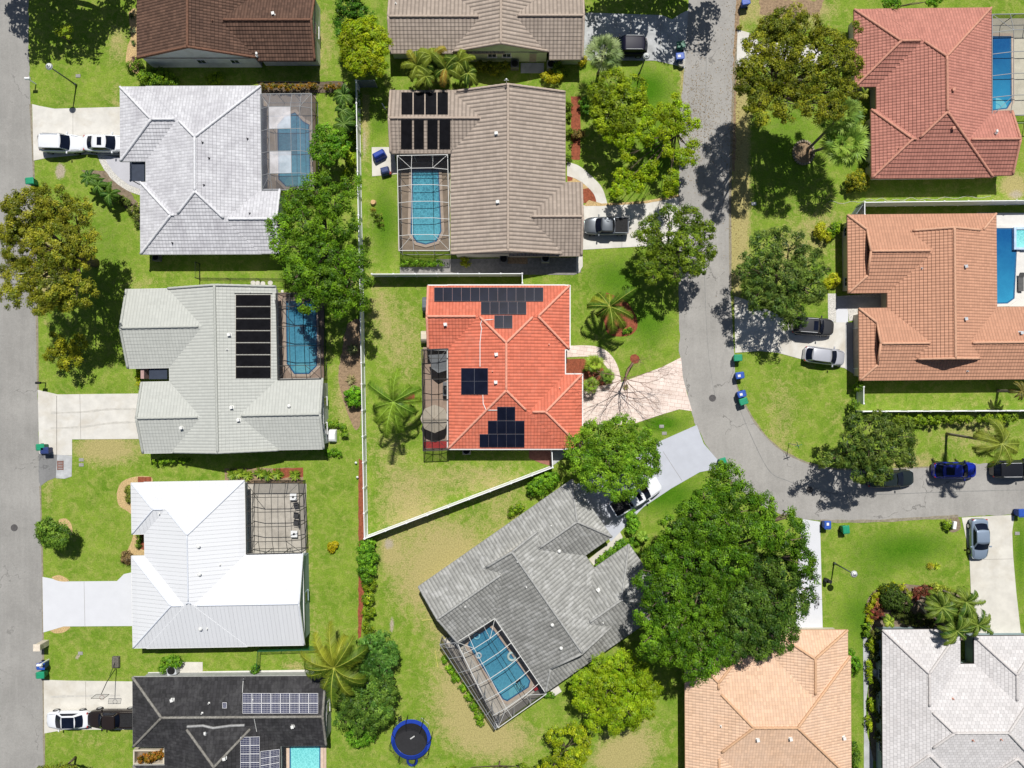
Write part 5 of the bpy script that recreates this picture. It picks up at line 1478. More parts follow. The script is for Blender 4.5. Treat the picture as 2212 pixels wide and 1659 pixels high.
# ------------------------------------------------------------------ basketball hoop
def hoop():
    b = G(252, 1432); t = thing('basketball_hoop', 'portable basketball hoop leaning over the beige driveway', 'basketball hoop', b)
    mb = MB(); mb.taper((0, .15, .03), (.85, 1.3), (.7, 1.1), .3); mb.obj('base', M('hoop_base', (.13,.12,.10), .8, .4, 6, .4, 10), t, bevel=.05)
    hz = 3.0; tip = G(219, 1499, hz); d = tip - b
    mb = MB(); mb.tube([(0, -.55, .25), (d.x*.5, -.55+(d.y+.55)*.45, 1.9), (d.x, d.y, hz)], [.045, .04, .035], 8)
    mb.tube([(0, .2, .3), (d.x*.35, -.35+(d.y+.35)*.3, 1.4)], .03, 6); mb.obj('pole', BLK, t)
    mb = MB()
    w, hh = 1.35, .95
    P = [(d.x-w/2, d.y-.15, hz-.25), (d.x+w/2, d.y-.15, hz-.25), (d.x+w/2, d.y-.15, hz+hh-.25), (d.x-w/2, d.y-.15, hz+hh-.25)]
    for i in range(4): mb.tube([P[i], P[(i+1) % 4]], .022, 4)
    bd = mb.obj('backboard_frame', BLK, t); mb = MB(); mb.add(P, [(0,1,2,3)]); mb.obj('backboard', screenmat('backboard_clear', .25, (.3,.3,.3)), t)
    mb = MB(); mb.torus((d.x, d.y-.42, hz-.1), .23, .02, 20, 6); mb.obj('rim', M('rim_dark', (.25,.04,.02), .5), t)
hoop()
# trampoline
def tramp():
    c = G(888, 1597, .8); c.z = 0; t = thing('trampoline', 'round trampoline with blue pad and black mat on the worn lawn', 'trampoline', c)
    R0, R1, z = 2.15, 1.72, .85
    TB = M('tramp_blue', (.012,.045,.33), .5, .1, 3)
    n = 40
    mb = MB(); vs = []
    for r, zz in ((R1, z), (R1+.03, z+.035), (R0-.03, z+.035), (R0, z-.02)): vs += [(r*math.cos(2*PI*i/n), r*math.sin(2*PI*i/n), zz) for i in range(n)]
    fs = [(k*n+i, (k+1)*n+i, (k+1)*n+(i+1) % n, k*n+(i+1) % n) for k in range(3) for i in range(n)]
    mb.add(vs, fs); mb.obj('pad', TB, t)
    mb = MB(); mb.cyl((0, 0, z-.03), R1-.02, .025, n); mt = mb.obj('jumping_mat', M('tramp_mat', (.024,.024,.027), .8, .15, 4), t)
    mb = MB()
    for i, (w, o) in enumerate(((.05,.0),(.07,.08),(.05,.17),(.08,.25),(.04,.34),(.07,.41),(.06,.5))):
        mb.box((-.05+o*.8, .08+o*.55, z+.004), (w, .12, .004), R_(34))
    mb.obj('mat_logo', WHITE, mt)
    mb = MB(); mb.torus((0, 0, z-.08), R0-.06, .035, 40, 6); mb.obj('frame_ring', M('galvanised', (.4,.41,.42), .4, metallic=.5), t)
    for i in range(8):
        a = 2*PI*i/8+.2; ca, sa = math.cos(a), math.sin(a)
        mb = MB(); mb.tube([(ca*(R0+.12), sa*(R0+.12), 0), (ca*(R0+.12), sa*(R0+.12), 1.5), (ca*(R0+.02), sa*(R0+.02), 2.15), (ca*(R1+.12), sa*(R1+.12), 2.45)], .032, 6); mb.obj('net_pole', BLK, t)
    for i in range(4):
        a = 2*PI*i/4+.6; ca, sa = math.cos(a), math.sin(a); a2 = a+.5; cb, sb = math.cos(a2), math.sin(a2)
        mb = MB(); mb.tube([(ca*R0, sa*R0, z-.1), (ca*R0*1.02, sa*R0*1.02, .03), (cb*R0*1.02, sb*R0*1.02, .03), (cb*R0, sb*R0, z-.1)], .03, 6); mb.obj('leg', MATS['galvanised'], t)
    mb = MB(); n = 40; vs = [(r*math.cos(2*PI*i/n), r*math.sin(2*PI*i/n), zz) for r, zz in ((R1+.05, z+.04), (R1+.14, 2.4)) for i in range(n)]
    mb.add(vs, [(i, (i+1) % n, n+(i+1) % n, n+i) for i in range(n)]); mb.obj('safety_net', screenmat('net_black', .28, (.015,.015,.02)), t)
    mb = MB()
    a = R_(122); ca, sa = math.cos(a), math.sin(a); px, py = -sa, ca
    for s in (-.18, .18): mb.tube([(ca*R0*1.02+px*s, sa*R0*1.02+py*s, z), (ca*R0*1.2+px*s, sa*R0*1.2+py*s, 0)], .02, 6)
    for k in (.25, .5, .75): 
        r = R0*(1.02+.18*k); mb.box((ca*r, sa*r, z*(1-k)), (.4, .09, .03), a+PI/2)
    mb.obj('ladder', BLK, t)
tramp()
p = G(890, 1640, .4); t = thing('ride_on_toy', 'small blue ring toy with white patches at the foot of the trampoline', 'toy', (p.x, p.y, 0))
mb = MB(); mb.torus((0, -.2, .3), .5, .13, 22, 8); mb.obj('ring', MATS['tramp_blue'], t, True)
for a, b in ((-.2, .3), (.15, .2), (.05, .45)): mb = MB(); mb.cyl((a, b, .4), .13, .06, 12); mb.obj('patch', WHITE, t)
# air conditioners
def ac(label, x, y, rz=0, m=None, s=.85):
    p = G(x, y, .5); t = thing('air_conditioner', label, 'air conditioner', (p.x, p.y, .03), R_(rz))
    m = m or M('ac_grey', (.30,.30,.29), .5, .1); mb = MB(); mb.box((0, 0, .42), (s, s, .8)); mb.obj('cabinet', m, t, bevel=.04)
    mb = MB()
    for r in (.34, .26, .18, .10): mb.torus((0, 0, .845), r*s/.85, .012, 24, 4)
    for i in range(6): a = PI*i/6; mb.tube([(-.34*math.cos(a)*s/.85, -.34*math.sin(a)*s/.85, .85), (.34*math.cos(a)*s/.85, .34*math.sin(a)*s/.85, .85)], .01, 4)
    mb.obj('grille', BLK, t); mb = MB(); mb.cyl((0, 0, .825), .36*s/.85, .012, 24); mb.obj('fan_well', M('black_well', (.01,.01,.01), .8), t)
ac('air conditioner below the tan roof inside a white bracket, right one', 1178, 559); ac('air conditioner below the tan roof, left one near the yellow plant', 1088, 560, m=M('ac_dark', (.12,.12,.12), .5))
ac('air conditioner beside the pale green wall near the yellow shrub', 1190, 141); ac('air conditioner at the left end of the slab by the pale green wall', 1112, 140, m=MATS['ac_dark'])
ac('air conditioner on the small slab above the charcoal roof', 373, 1446, 10, M('ac_silver', (.45,.47,.5), .4), 1.0)
ac('beige air conditioner at the lower edge of the red roof', 1008, 973, 0, M('ac_beige', (.45,.40,.33), .5)); ac('dark air conditioner under the lower edge of the whitewashed roof', 339, 557, 0, M('ac_dark', (.12,.12,.12), .5), .7)
for x, y, l in ((106+553,0,''),):
    pass
p = G(826,1397); 
for x, y, l in ((826-0,1237-0,''),): pass
for x, y, l in ((634,1073,'upper of two white square fan units on the screened patio'),(636,1153,'lower of two white square fan units on the screened patio')):
    p = G(x, y, .4); t = thing('side_table', l.replace('fan units', 'side tables'), 'side table', (p.x, p.y, .03)); mb = MB(); mb.box((0, 0, .5), (.7, .7, .05)); mb.obj('table_top', VINYL, t, bevel=.01)
    for sx in (-.28,.28):
        for sy in (-.28,.28): mb = MB(); mb.cyl((sx, sy, 0), .025, .48, 8); mb.obj('leg', VINYL, t)
    mb = MB(); mb.cyl((0, 0, .53), .12, .1, 14, .09); tag(mb.obj('bowl', BLK), 'black bowl on the %s white side table' % l.split()[0], 'bowl').location = (p.x, p.y, .03)
def chair(label, x, y, rz, m=None):
    p = G(x, y, .4); t = thing('patio_chair', label, 'chair', (p.x, p.y, .03), R_(rz)); m = m or M('chair_dark', (.05,.05,.055), .6)
    mb = MB(); mb.box((0, 0, .42), (.55, .55, .06)); mb.obj('seat', m, t, bevel=.02); mb = MB(); mb.box((0, .3, .72), (.55, .06, .6), rot=Matrix.Rotation(R_(-14), 3, 'X')); mb.obj('backrest', m, t, bevel=.02)
    for sx in (-.24,.24):
        for sy in (-.24,.24): mb = MB(); mb.cyl((sx, sy, 0), .02, .4, 8); mb.obj('leg', m, t)
    for sx in (-.27,.27): mb = MB(); mb.box((sx, 0, .62), (.05, .5, .04)); mb.obj('armrest', m, t)
chair('dark patio chair just below the upper white side table', 640, 1091, -80); chair('dark patio chair in the middle of the screened patio edge', 640, 1112, -95); chair('dark patio chair just above the lower white side table', 640, 1128, -100)
# covered items near the long fence
def cover(name, label, x, y, w, d, h, rz, m, cat):
    p = G(x, y, h*.8); t_ = MB(); t_.taper((0, 0, .04), (w*1.05, d*1.05), (w*.92, d*.85), h*.75, 0); t_.taper((0, 0, .04+h*.75), (w*.92, d*.85), (w*.8, d*.45), h*.25)
    o = t_.obj(name, m, bevel=.06); o.location = (p.x, p.y, 0); o.rotation_euler = (0, 0, R_(rz)); return tag(o, label, cat)
cover('covered_grill', 'blue tarp covered grill on the small concrete pad by the long fence', 818, 333, 1.35, .85, 1.0, 28, M('tarp_blue', (.015,.05,.32), .5, .2, 4, bump=.02), 'grill')
cover('covered_box', 'navy square covered box on the same pad as the blue tarp', 831, 368, .9, .9, .8, 15, M('tarp_navy', (.045,.065,.17), .6, .2, 4, bump=.02), 'box')
p = G(843, 374, .3); mb = MB(); mb.cyl((0, 0, .04), .13, .4, 14, .15); o = mb.obj('red_pot', M('pot_red', (.25,.03,.02), .6)); o.location = (p.x, p.y, 0); tag(o, 'small dark red pot next to the navy covered box', 'pot')
cover('dock_box', 'white plastic storage box beside the light grey house wall', 717, 942, .8, 1.35, .75, 0, VINYL, 'storage box')
cover('utility_box', 'dark grey utility box at the left wall of the red roof, upper', 917.5, 657, .6, 1.7, 1.4, 0, M('util_grey', (.12,.14,.16), .6), 'utility box')
cover('cabinet', 'pale beige cabinet at the left wall below the dark utility box', 917, 727, .9, 1.3, 1.2, 0, WL_CREAM, 'cabinet')
# grill and parasol at the red house patio
p = G(963, 840, .8); t = thing('barbecue_grill', 'stainless barbecue grill against the red house patio wall', 'grill', (p.x, p.y, .03)); mb = MB(); mb.box((0, 0, .45), (.6, 1.5, .85)); mb.obj('cabinet', M('grill_steel', (.25,.26,.27), .35, metallic=.7), t, bevel=.02); mb = MB(); mb.tube([(0,-.45,.95),(0,.35,.95)], .24, 14); mb.obj('hood', BLK, t, True); mb = MB(); mb.tube([(-.3,-.4,.95),(-.3,.3,.95)], .02, 6); mb.obj('handle', MATS['grill_steel'], t)
p = G(938, 905, 2.3); t = thing('parasol', 'beige octagonal parasol under the dark framed patio cage', 'parasol', (p.x, p.y, .03)); n = 8; R0 = 1.5
mb = MB(); mb.add([(0,0,2.45)]+[(R0*math.cos(2*PI*i/n), R0*math.sin(2*PI*i/n), 1.95) for i in range(n)]+[(R0*math.cos(2*PI*i/n), R0*math.sin(2*PI*i/n), 1.83) for i in range(n)], [(0, 1+i, 1+(i+1) % n) for i in range(n)]+[(1+i, 9+i, 9+(i+1) % n, 1+(i+1) % n) for i in range(n)]); mb.obj('canopy', M('canvas_beige', (.42,.37,.30), .85, .06), t)
mb = MB(); mb.cyl((0,0,0), .03, 2.5, 10); mb.cyl((0,0,0), .28, .08, 16); mb.obj('pole', BLK, t)
for i in range(8): mb = MB(); mb.tube([(0,0,2.46), (R0*math.cos(2*PI*i/n), R0*math.sin(2*PI*i/n), 1.965)], .016, 4); mb.obj('rib', M('rib_brown', (.2,.16,.12), .7), t)
p = G(944, 785, 2.2); t = thing('shade_sail', 'grey folded shade cloth at the upper end of the patio cage', 'shade', (p.x, p.y, .03)); mb = MB(); mb.add([(-.9,.9,2.0),(1.1,1.0,2.1),(1.0,-.7,1.8),(.1,-1.0,2.0),(-.6,-.5,1.9)], [(0,4,3,2,1)]); mb.obj('cloth', M('cloth_grey', (.17,.18,.19), .9, .2), t); mb = MB(); mb.cyl((.0,0,0), .03, 2.0, 8); mb.obj('pole', BLK, t)
# floats in the angled pool
for x, y, r, m, l in ((1034,1415,.28,M('float_silver',(.5,.55,.58),.4),'round silver float on the angled pool'),(1106,1417,.42,M('float_pale',(.5,.62,.6),.5),'pale ring float at the right side of the angled pool'),(1030,1373,.3,M('float_blue',(.2,.5,.62),.5),'small blue ring float at the upper end of the angled pool')):
    p = G(x, y); mb = MB(); mb.torus((p.x, p.y, .14), r, r*.33, 22, 8); tag(mb.obj('pool_float', m, smooth=True), l, 'pool float')
p = G(1123, 1478, .4); t = thing('pool_ladder', 'dark curved ladder in the lower right corner of the angled pool', 'pool ladder', (p.x, p.y, 0), R_(35))
for s in (-.25, .25): mb = MB(); mb.tube([(s, -.5, .1), (s, -.45, .75), (s, 0, .9), (s, .3, .5), (s, .35, .1)], .03, 8); mb.obj('rail', BLK, t)
for k in (.12, .25): mb = MB(); mb.box((0, .33, k), (.5, .12, .03)); mb.obj('step', BLK, t)
p = G(1158, 1487, .4); mb = MB(); mb.taper((0,0,.03), (.5,.4), (.45,.35), .5); mb.box((0,.2,.6), (.45,.08,.5)); o = mb.obj('deck_chair', M('chair_red', (.4,.02,.03), .6), bevel=.03); o.location = (p.x, p.y, 0); o.rotation_euler = (0,0,R_(30)); tag(o, 'small red chair on the deck at the corner of the angled pool', 'chair')
p = G(1201,1492,.2); mb = MB(); mb.box((0,0,.2), (1.0,.7,.35), R_(32)); o = mb.obj('pool_pump_slab', CONC, bevel=.02); o.location = (p.x,p.y,0); tag(o, 'pale concrete block at the lower corner of the weathered grey house', 'block')
# antenna masts
for x, y, l in ((1094,172,'thin antenna mast at the top of the tan roof ridge'),):
    p = G(x, y+5, 4.4); mb = MB(); mb.cyl((p.x, p.y, 3.2), .03, 1.9, 8); mb.cyl((p.x, p.y, 5.0), .11, .12, 10, .05); mb.tube([(p.x-.25,p.y,4.8),(p.x+.25,p.y,4.8)], .015, 6); tag(mb.obj('antenna', VINYL), l, 'antenna')
# sticks on the lawn, pipe
for k, (a, b, l) in enumerate((((912,1340),(936,1337),'yellow white stick lying left of the weathered grey house'),((940,1405),(946,1440),'thin yellow pole lying on the lawn beside the screened lean-to'))):
    p, q = G(*a), G(*b); mb = MB(); mb.tube([(p.x,p.y,.05),(q.x,q.y,.06)], .03, 6); mb.box((q.x,q.y,.04), (.1,.1,.06)); tag(mb.obj('pole_on_lawn', M('pole_yellow', (.6,.55,.15), .6)), l, 'pole')
# entry screens in the roof notches
def court(name, label, x0, y0, x1, y1, m, h=2.0):
    a, b = G(x0, y1, h), G(x1, y0, h); mb = MB(); mb.box(((a.x+b.x)/2, (a.y+b.y)/2, h-.03), (b.x-a.x, b.y-a.y, .04))
    for fx in (a.x+.04, b.x-.04):
        for fy in (a.y+.04, b.y-.04): mb.box((fx, fy, h/2-.03), (.07, .07, h-.06))
    return tag(mb.obj(name, m), label, 'entry canopy')
DK = M('dark_slate_panel', (.035,.045,.07), .5, .15, 2)
court('entry_canopy', 'dark flat entry cover in the notch of the whitewashed roof', 285, 349, 312, 391, DK); court('entry_canopy', 'dark blue flat entry cover in the notch of the light grey roof', 322, 794, 361, 819, DK)
p = G(318, 806, 1); mb = MB(); mb.box((p.x, p.y, 1.0), (.35, 1.2, 2.0)); tag(mb.obj('entry_wall', M('stucco_pink', (.42,.27,.25), .8)), 'short pinkish wall beside the light grey roof entry', 'wall')
p = G(323, 1634, 1); p.z = 0; t = thing('planter_court', 'walled planter court with orange plants in the charcoal roof notch', 'planter', (p.x, p.y, 0)); mb = MB()
for dx, dy, sx, sy in ((0,.72,3.3,.15),(0,-.72,3.3,.15),(1.58,0,.15,1.3),(-1.58,0,.15,1.3)): mb.box((dx,dy,.6), (sx,sy,1.2))
mb.obj('wall', WL_CREAM, t)
mb = MB(); mb.box((0,0,.4), (3.0,1.28,.3)); mb.obj('soil', SOIL, t)

# ------------------------------------------------------------------ vehicles
GLS = M('car_glass', (.006,.009,.020), .1, .3, 1, spec=.22)
RAILM = M('rail_grey', (.62,.63,.65), .4)
TYRE = M('tyre', (.02,.02,.02), .85, .2); RIMM = M('rim_alloy', (.45,.46,.48), .3, metallic=.7); HL = M('headlight', (.62,.66,.70), .1, .05, spec=.6); TL = M('taillight', (.42,.02,.02), .2, .1)
def paint(name, col, rough=.25, metallic=.0): return M(name, col, rough, .03, 1, metallic=metallic, coat=.7, spec=.5)
CAR = {
 # L, W, H, belt, hood height, rear deck height, x of: windshield base, roof front, roof rear, rear glass base
 'suv':   (4.75, 1.93, 1.70, 1.02, 1.00, 1.02, .95, .30, -1.95, -2.28),
 'sedan': (4.80, 1.86, 1.45, .92, .86, .95, 1.05, .28, -1.15, -1.80),
 'hatch': (4.45, 1.80, 1.50, .95, .90, .96, 1.05, .40, -1.55, -2.05),
 'pickup':(5.1, 1.92, 1.75, 1.08, 1.06, 1.08, 1.15, .60, -.62, -.80),
}
def car(name, label, cx, cy, rz, kind, pm, L=None, sunroof=None, rails=False, glassroof=False, cat=None, W_=None):
    L0, W, Hh, zb, zh, zr, xf, xrf, xrr, xrg = CAR[kind]
    L = L or L0; k = L/L0; W = W_ or W
    p = G(cx, cy, .8); t = thing(name, label, cat or 'car', (p.x, p.y, 0), R_(rz))
    xs = [-.5,-.49,-.465,-.42,-.33,-.2,-.05,.1,.22,.32,.41,.46,.487,.5]
    ws = [.66,.79,.885,.955,.985,1,1,1,.985,.96,.895,.80,.69,.54]
    st = []
    for x, w in zip(xs, ws):
        X = x*L
        if X > xf*k: f = (X-xf*k)/(L/2-xf*k); top = zb + (zh-.16-zb)*f**1.6 - (.10*f**6)
        elif X < xrg*k: f = (xrg*k-X)/max(.01, (L/2+xrg*k)); top = zr - .07*f**3
        else: top = zb
        hw = W/2*w
        st.append((X, hw, top))
    prof = lambda hw, top: [(hw*.80, .24), (hw*.96, .34), (hw*1.0, .58), (hw*.985, top-.14), (hw*.93, top-.035), (hw*.80, top), (hw*.45, top+.018), (0, top+.025)]
    mb = MB(); n = None; vs = []
    for X, hw, top in st:
        pr = prof(hw, top); ring = [(X, y, z) for y, z in pr] + [(X, -y, z) for y, z in pr[-2::-1]]
        n = len(ring); vs += ring
    fs = [(i*n+j, i*n+j+1, (i+1)*n+j+1, (i+1)*n+j) for i in range(len(st)-1) for j in range(n-1)]
    fs += [(i*n+n-1, i*n, (i+1)*n, (i+1)*n+n-1) for i in range(len(st)-1)]
    fs += [tuple(range(n)), tuple(range(len(st)*n-1, (len(st)-1)*n-1, -1))]
    mb.add(vs, fs)
    body = mb.obj('body', pm, t, True)
    for pl in (body.data.polygons[-1], body.data.polygons[-2]): pl.use_smooth = False
    # cabin
    wb, wt = W*.43, W*(.405 if kind == 'suv' else .38 if kind == 'pickup' else .365)
    B = [(xf*k, wb*.93), (xf*k*.55, wb), (0, wb*1.01), (xrg*k*.6, wb), (xrg*k, wb*.86)]
    T = [(xrf*k, wt*.92), (xrf*k*.4, wt), (xrf*k*.1+xrr*k*.4, wt*1.0), (xrr*k*.8, wt*.98), (xrr*k, wt*.90)]
    zB = [zb+.0, zb-.01, zb-.01, zb-.01, (zr+.0)]; hz = [Hh-.07, Hh-.012, Hh-.01, Hh-.04, Hh-.10]
    mb = MB(); vs = []
    for (x, w), z in zip(B, zB): vs += [(x, w, z-.03), (x, -w, z-.03)]
    for (x, w), z in zip(T, hz): vs += [(x, w, z-.02), (x, 0, z+.035), (x, -w, z-.02)]
    b = lambda i, s: 2*i + s; tt = lambda i, s: 10 + 3*i + s
    fs = []
    for i in range(4):
        fs += [(b(i,0), tt(i,0), tt(i+1,0), b(i+1,0)), (b(i,1), b(i+1,1), tt(i+1,2), tt(i,2)), (tt(i,0), tt(i,1), tt(i+1,1), tt(i+1,0)), (tt(i,1), tt(i,2), tt(i+1,2), tt(i+1,1))]
    fs += [(b(0,0), b(0,1), tt(0,2), tt(0,1), tt(0,0)), (b(4,0), tt(4,0), tt(4,1), tt(4,2), b(4,1))]
    mb.add(vs, fs); ro = mb.obj('roof', pm, t, True, bevel=.05); wn_ = ro.modifiers.new('w', 'WEIGHTED_NORMAL')
    def pane(name, q, push, m=GLS):
        mb = MB(); mb.add([Vector(v) + Vector(push) for v in q], [(0,1,2,3)]); return mb.obj(name, m, t)
    def bow(name, x0, w0, z0, x1, w1, z1, sgn):
        mb = MB(); n = 7; vs = []
        for x, w, z in ((x0, w0, z0), (x1, w1, z1)):
            for i in range(n):
                s = -1 + 2*i/(n-1); vs.append((x + sgn*(.10*(1-s*s)), w*s, z + .02*(1-s*s)))
        mb.add(vs, [(i, i+1, n+i+1, n+i) for i in range(n-1)]); o = mb.obj(name, GLS, t, True); return o
    bow('windshield', xf*k+.06, wb*.90, zb+.035, xrf*k+.05, wt*.88, Hh-.055, 1)
    bow('rear_window', xrg*k-.03, wb*.80, zr+.05, xrr*k-.04, wt*.84, Hh-.09, -1)
    for s in (-1, 1):
        q = [(xf*k*.72, s*wb*.985, zb+.06), (xrg*k*.78, s*wb*.975, zb+.06), (xrr*k*.82, s*wt*1.02, Hh-.13), (xrf*k*.82, s*wt*1.0, Hh-.12)]
        pane('side_window', q, (0, s*.028, .012))
        mb = MB(); mb.box((xf*k*.80, s*(W/2+.09), zb+.02), (.14, .24, .15)); mb.obj('mirror', pm, t, bevel=.03)
        mb = MB(); mb.box((L*.455, s*W*.36, zh-.27), (.26, .16, .10), -s*.5); mb.obj('headlight', HL, t, bevel=.03)
        mb = MB(); mb.box((-L*.482, s*W*.36, .82), (.12, .26, .16)); mb.obj('taillight', TL, t, bevel=.02)
        for xw in (L*.31, -L*.31):
            mb = MB(); mb.tube([(xw, s*(W/2-.22), .33), (xw, s*(W/2+.012), .33)], .33, 20); w = mb.obj('wheel', TYRE, t, False, bevel=.03)
            mb = MB(); mb.tube([(xw, s*(W/2), .33), (xw, s*(W/2+.022), .33)], .2, 14); mb.obj('rim', RIMM, w)
        if rails: mb = MB(); mb.tube([(xrf*k*.4, s*wt*.93, Hh+.0), (xrf*k*.3, s*wt*.93, Hh+.07), (xrr*k*.85, s*wt*.92, Hh+.04), (xrr*k*.9, s*wt*.92, Hh-.05)], .025, 6); mb.obj('roof_rail', RAILM, t)
    # hood and panel gaps
    mb = MB()
    for s in (-1, 1): mb.tube([(xf*k+.18, s*W*.40, zb+.012), (L*.42, s*W*.36, zb-.045)], .012, 4)
    mb.tube([(-L*.2, 0, .3)] * 2, .001, 4); mb.obj('hood_seam', M('seam', (.02,.02,.02), .6), t)
    mb = MB(); mb.box((L*.493, 0, .55), (.05, W*.5, .16)); mb.obj('grille', BLK, t)
    if sunroof: a, b_ = sunroof; mb = MB(); mb.box(((a+b_)/2*k, 0, Hh+.022), ((b_-a)*k, wt*1.25, .012)); mb.obj('sunroof', GLS, t, bevel=.02)
    if glassroof: mb = MB(); mb.box(((xrf+xrr)/2*k-.05, 0, Hh+.012), ((xrf-xrr)*k-.1, wt*1.72, .03)); mb.obj('glass_roof', GLS, t, bevel=.02)
    if kind == 'pickup':
        x1, x0 = xrg*k-.1, -L/2+.1; mb = MB(); BK = M('bed_liner', (.018,.018,.02), .8, .3, 6)
        for s in (-1, 1): mb.box(((x0+x1)/2, s*(W*.42), zr+.06), (x1-x0, .10, .12))
        mb.box((x0, 0, zr+.06), (.1, W*.84, .12)); mb.obj('bed_rail', pm, t, bevel=.02)
        mb = MB(); mb.box(((x0+x1)/2, 0, zr+.034), (x1-x0-.1, W*.76, .02))
        for i in range(9): mb.box(((x0+x1)/2, (i-4)*W*.085, zr+.05), (x1-x0-.16, .03, .02))
        mb.obj('cargo_bed', BK, t)
    return t
PW = paint('paint_white', (.74,.76,.80)); PK = paint('paint_black', (.012,.012,.014)); PG = paint('paint_gunmetal', (.13,.145,.165), .3, .4); PDG = paint('paint_dark_grey', (.06,.06,.062), .3, .3)
PS = paint('paint_silver', (.50,.51,.56), .3, .3); PB = paint('paint_blue', (.006,.018,.30)); PSB = paint('paint_silver_blue', (.27,.34,.44), .3, .3); PN = M('paint_navy', (.010,.010,.025), .45, .03, 1, spec=.15); PDGR = paint('paint_dark_green', (.015,.022,.022)); PBR = paint('paint_black_brown', (.02,.013,.010))
car('parked_car', 'white suv with roof rails, nearer the road on the top left driveway', 132.5, 309.5, -1, 'suv', PW, 4.7, rails=True)
car('parked_car', 'white sedan with black sunroof partly under the whitewashed roof edge', 227.5, 309, -1, 'sedan', PW, 4.65, sunroof=(-.55, -.05))
car('parked_car', 'black suv on the shaded driveway behind the fan palm', 1352, 100, 180, 'suv', PN, 4.5, rails=True)
car('pickup_truck', 'grey pickup with black cargo bed on the driveway of the tan house', 1310, 488, 180, 'pickup', PG, 4.75, cat='pickup truck')
car('parked_car', 'dark grey suv with sunroof partly under the weeping tree', 1757, 705, -4, 'suv', PDG, 4.4, sunroof=(-.35, .15), rails=True)
car('parked_car', 'silver hatchback parked slanting near the terracotta garage', 1782, 769, -7, 'hatch', PS, 4.35)
car('parked_car', 'bright blue hatchback parked on the lower road', 2064, 1016, 0, 'hatch', PB, 4.6, sunroof=(-1.35, -.5))
car('parked_car', 'black van at the right edge of the lower road', 2192, 1013, 1, 'suv', PK, 4.75, rails=True)
car('parked_car', 'dark green black car on the road half hidden by the weeping tree', 1925, 1034, 2, 'sedan', PDGR, 5.0)
car('parked_car', 'silver blue sedan on the driveway at the right, facing down', 2117, 1165, -89, 'sedan', PSB, 4.35)
car('pickup_truck', 'white pickup with black cargo bed under the round green tree', 1373, 1072, 31, 'pickup', PW, 5.9, sunroof=(0, .4), cat='pickup truck', W_=2.05)
car('parked_car', 'white sedan with full glass roof on the lower left driveway', 144.5, 1556, 181, 'sedan', PW, 4.55, glassroof=True)
car('pickup_truck', 'black pickup nose to nose with the white glass roofed sedan', 243, 1553, 180, 'pickup', PBR, 5.3, cat='pickup truck')
# ------------------------------------------------------------------ trees
OL, OL2 = (.082,.112,.010), (.235,.228,.024)
GR, GR2 = (.040,.105,.007), (.125,.225,.014)
DG, DG2 = (.028,.080,.007), (.085,.16,.014)
LM, LM2 = (.155,.235,.008), (.36,.42,.020)
YG, YG2 = (.22,.30,.008), (.46,.48,.015)
WP, WP2 = (.040,.085,.018), (.115,.165,.035)
tree('oak_tree', 'big olive brown tree overhanging the left road', 'tree', [(60,455,50),(120,445,45),(168,468,40),(55,530,52),(125,530,58),(178,545,34),(45,600,44),(110,615,52),(168,628,36),(85,655,26),(20,500,30),(22,640,24),(200,510,14),(145,655,20),(30,440,24)], 8.5, OL, OL2, base=(206,568), tr=.38, clump=.5, gap=.04, leaf=.16)
tree('small_tree', 'small yellowish tree in the shadow of the big olive tree', 'tree', [(120,745,24),(150,765,26),(165,740,20),(110,765,16),(140,785,14),(165,778,14)], 2.6, (.14,.17,.012), (.33,.32,.02), tr=.12, clump=.42, dens=.8, gap=.3)
tree('shade_tree', 'large deep green tree beside the middle white fence', 'tree', [(685,412,34),(725,435,40),(640,440,32),(605,492,30),(655,490,42),(725,490,44),(600,540,22),(645,545,34),(700,560,46),(765,565,34),(640,600,32),(705,610,44),(765,615,36),(665,650,28),(735,655,30),(700,385,16),(780,655,18),(755,400,22)], 7.5, GR, GR2, base=(722,540), tr=.34, clump=.52)
tree('round_tree', 'round mid green tree right of the grey screened pool', 'tree', [(700,305,30),(728,318,26),(690,330,20),(715,340,18),(735,295,16),(700,282,16)], 3.6, (.05,.15,.010), (.15,.30,.02), tr=.16, clump=.42)
tree('bright_tree', 'bright yellow green dense tree above the long white fence', 'tree', [(770,75,34),(805,80,30),(760,110,30),(800,115,32),(775,140,28),(815,140,22),(830,100,16),(745,90,16),(800,55,18),(760,60,16),(815,158,10)], 4.6, (.17,.27,.008), (.44,.50,.018), tr=.2, clump=.5, gap=.1)
tree('dark_tree', 'dark green hedge like tree at the top edge beside the yellow green tree', 'tree', [(755,10,30),(780,35,24),(745,50,24),(765,-15,30),(735,75,10)], 4.0, DG, (.08,.20,.02), tr=.2, clump=.45)
tree('spreading_tree', 'olive green tree right of the tan roof, upper of the pair', 'tree', [(1325,185,34),(1365,195,32),(1300,215,32),(1345,230,38),(1380,225,24),(1310,260,30),(1290,240,18),(1285,200,16),(1350,265,22)], 5.0, (.11,.18,.010), (.32,.40,.018), tr=.2, clump=.42, gap=.12, leaf=.175)
tree('spreading_tree', 'sparse lime green tree with an open ring of branches by the curved road', 'tree', [(1400,250,24),(1440,245,26),(1470,240,20),(1395,285,24),(1440,285,22),(1480,275,22),(1500,268,12),(1350,300,24),(1320,290,16),(1355,335,18),(1495,320,18),(1470,340,20),(1440,325,14),(1400,305,14),(1345,380,20),(1370,400,22),(1330,410,16),(1400,375,20),(1410,355,12),(1450,385,18),(1445,410,14),(1500,345,10),(1460,215,12),(1300,255,10)], 4.6, (.17,.29,.008), (.42,.52,.018), base=(1452,300), tr=.12, clump=.42, gap=.16, leaf=.175, rzf=.5)
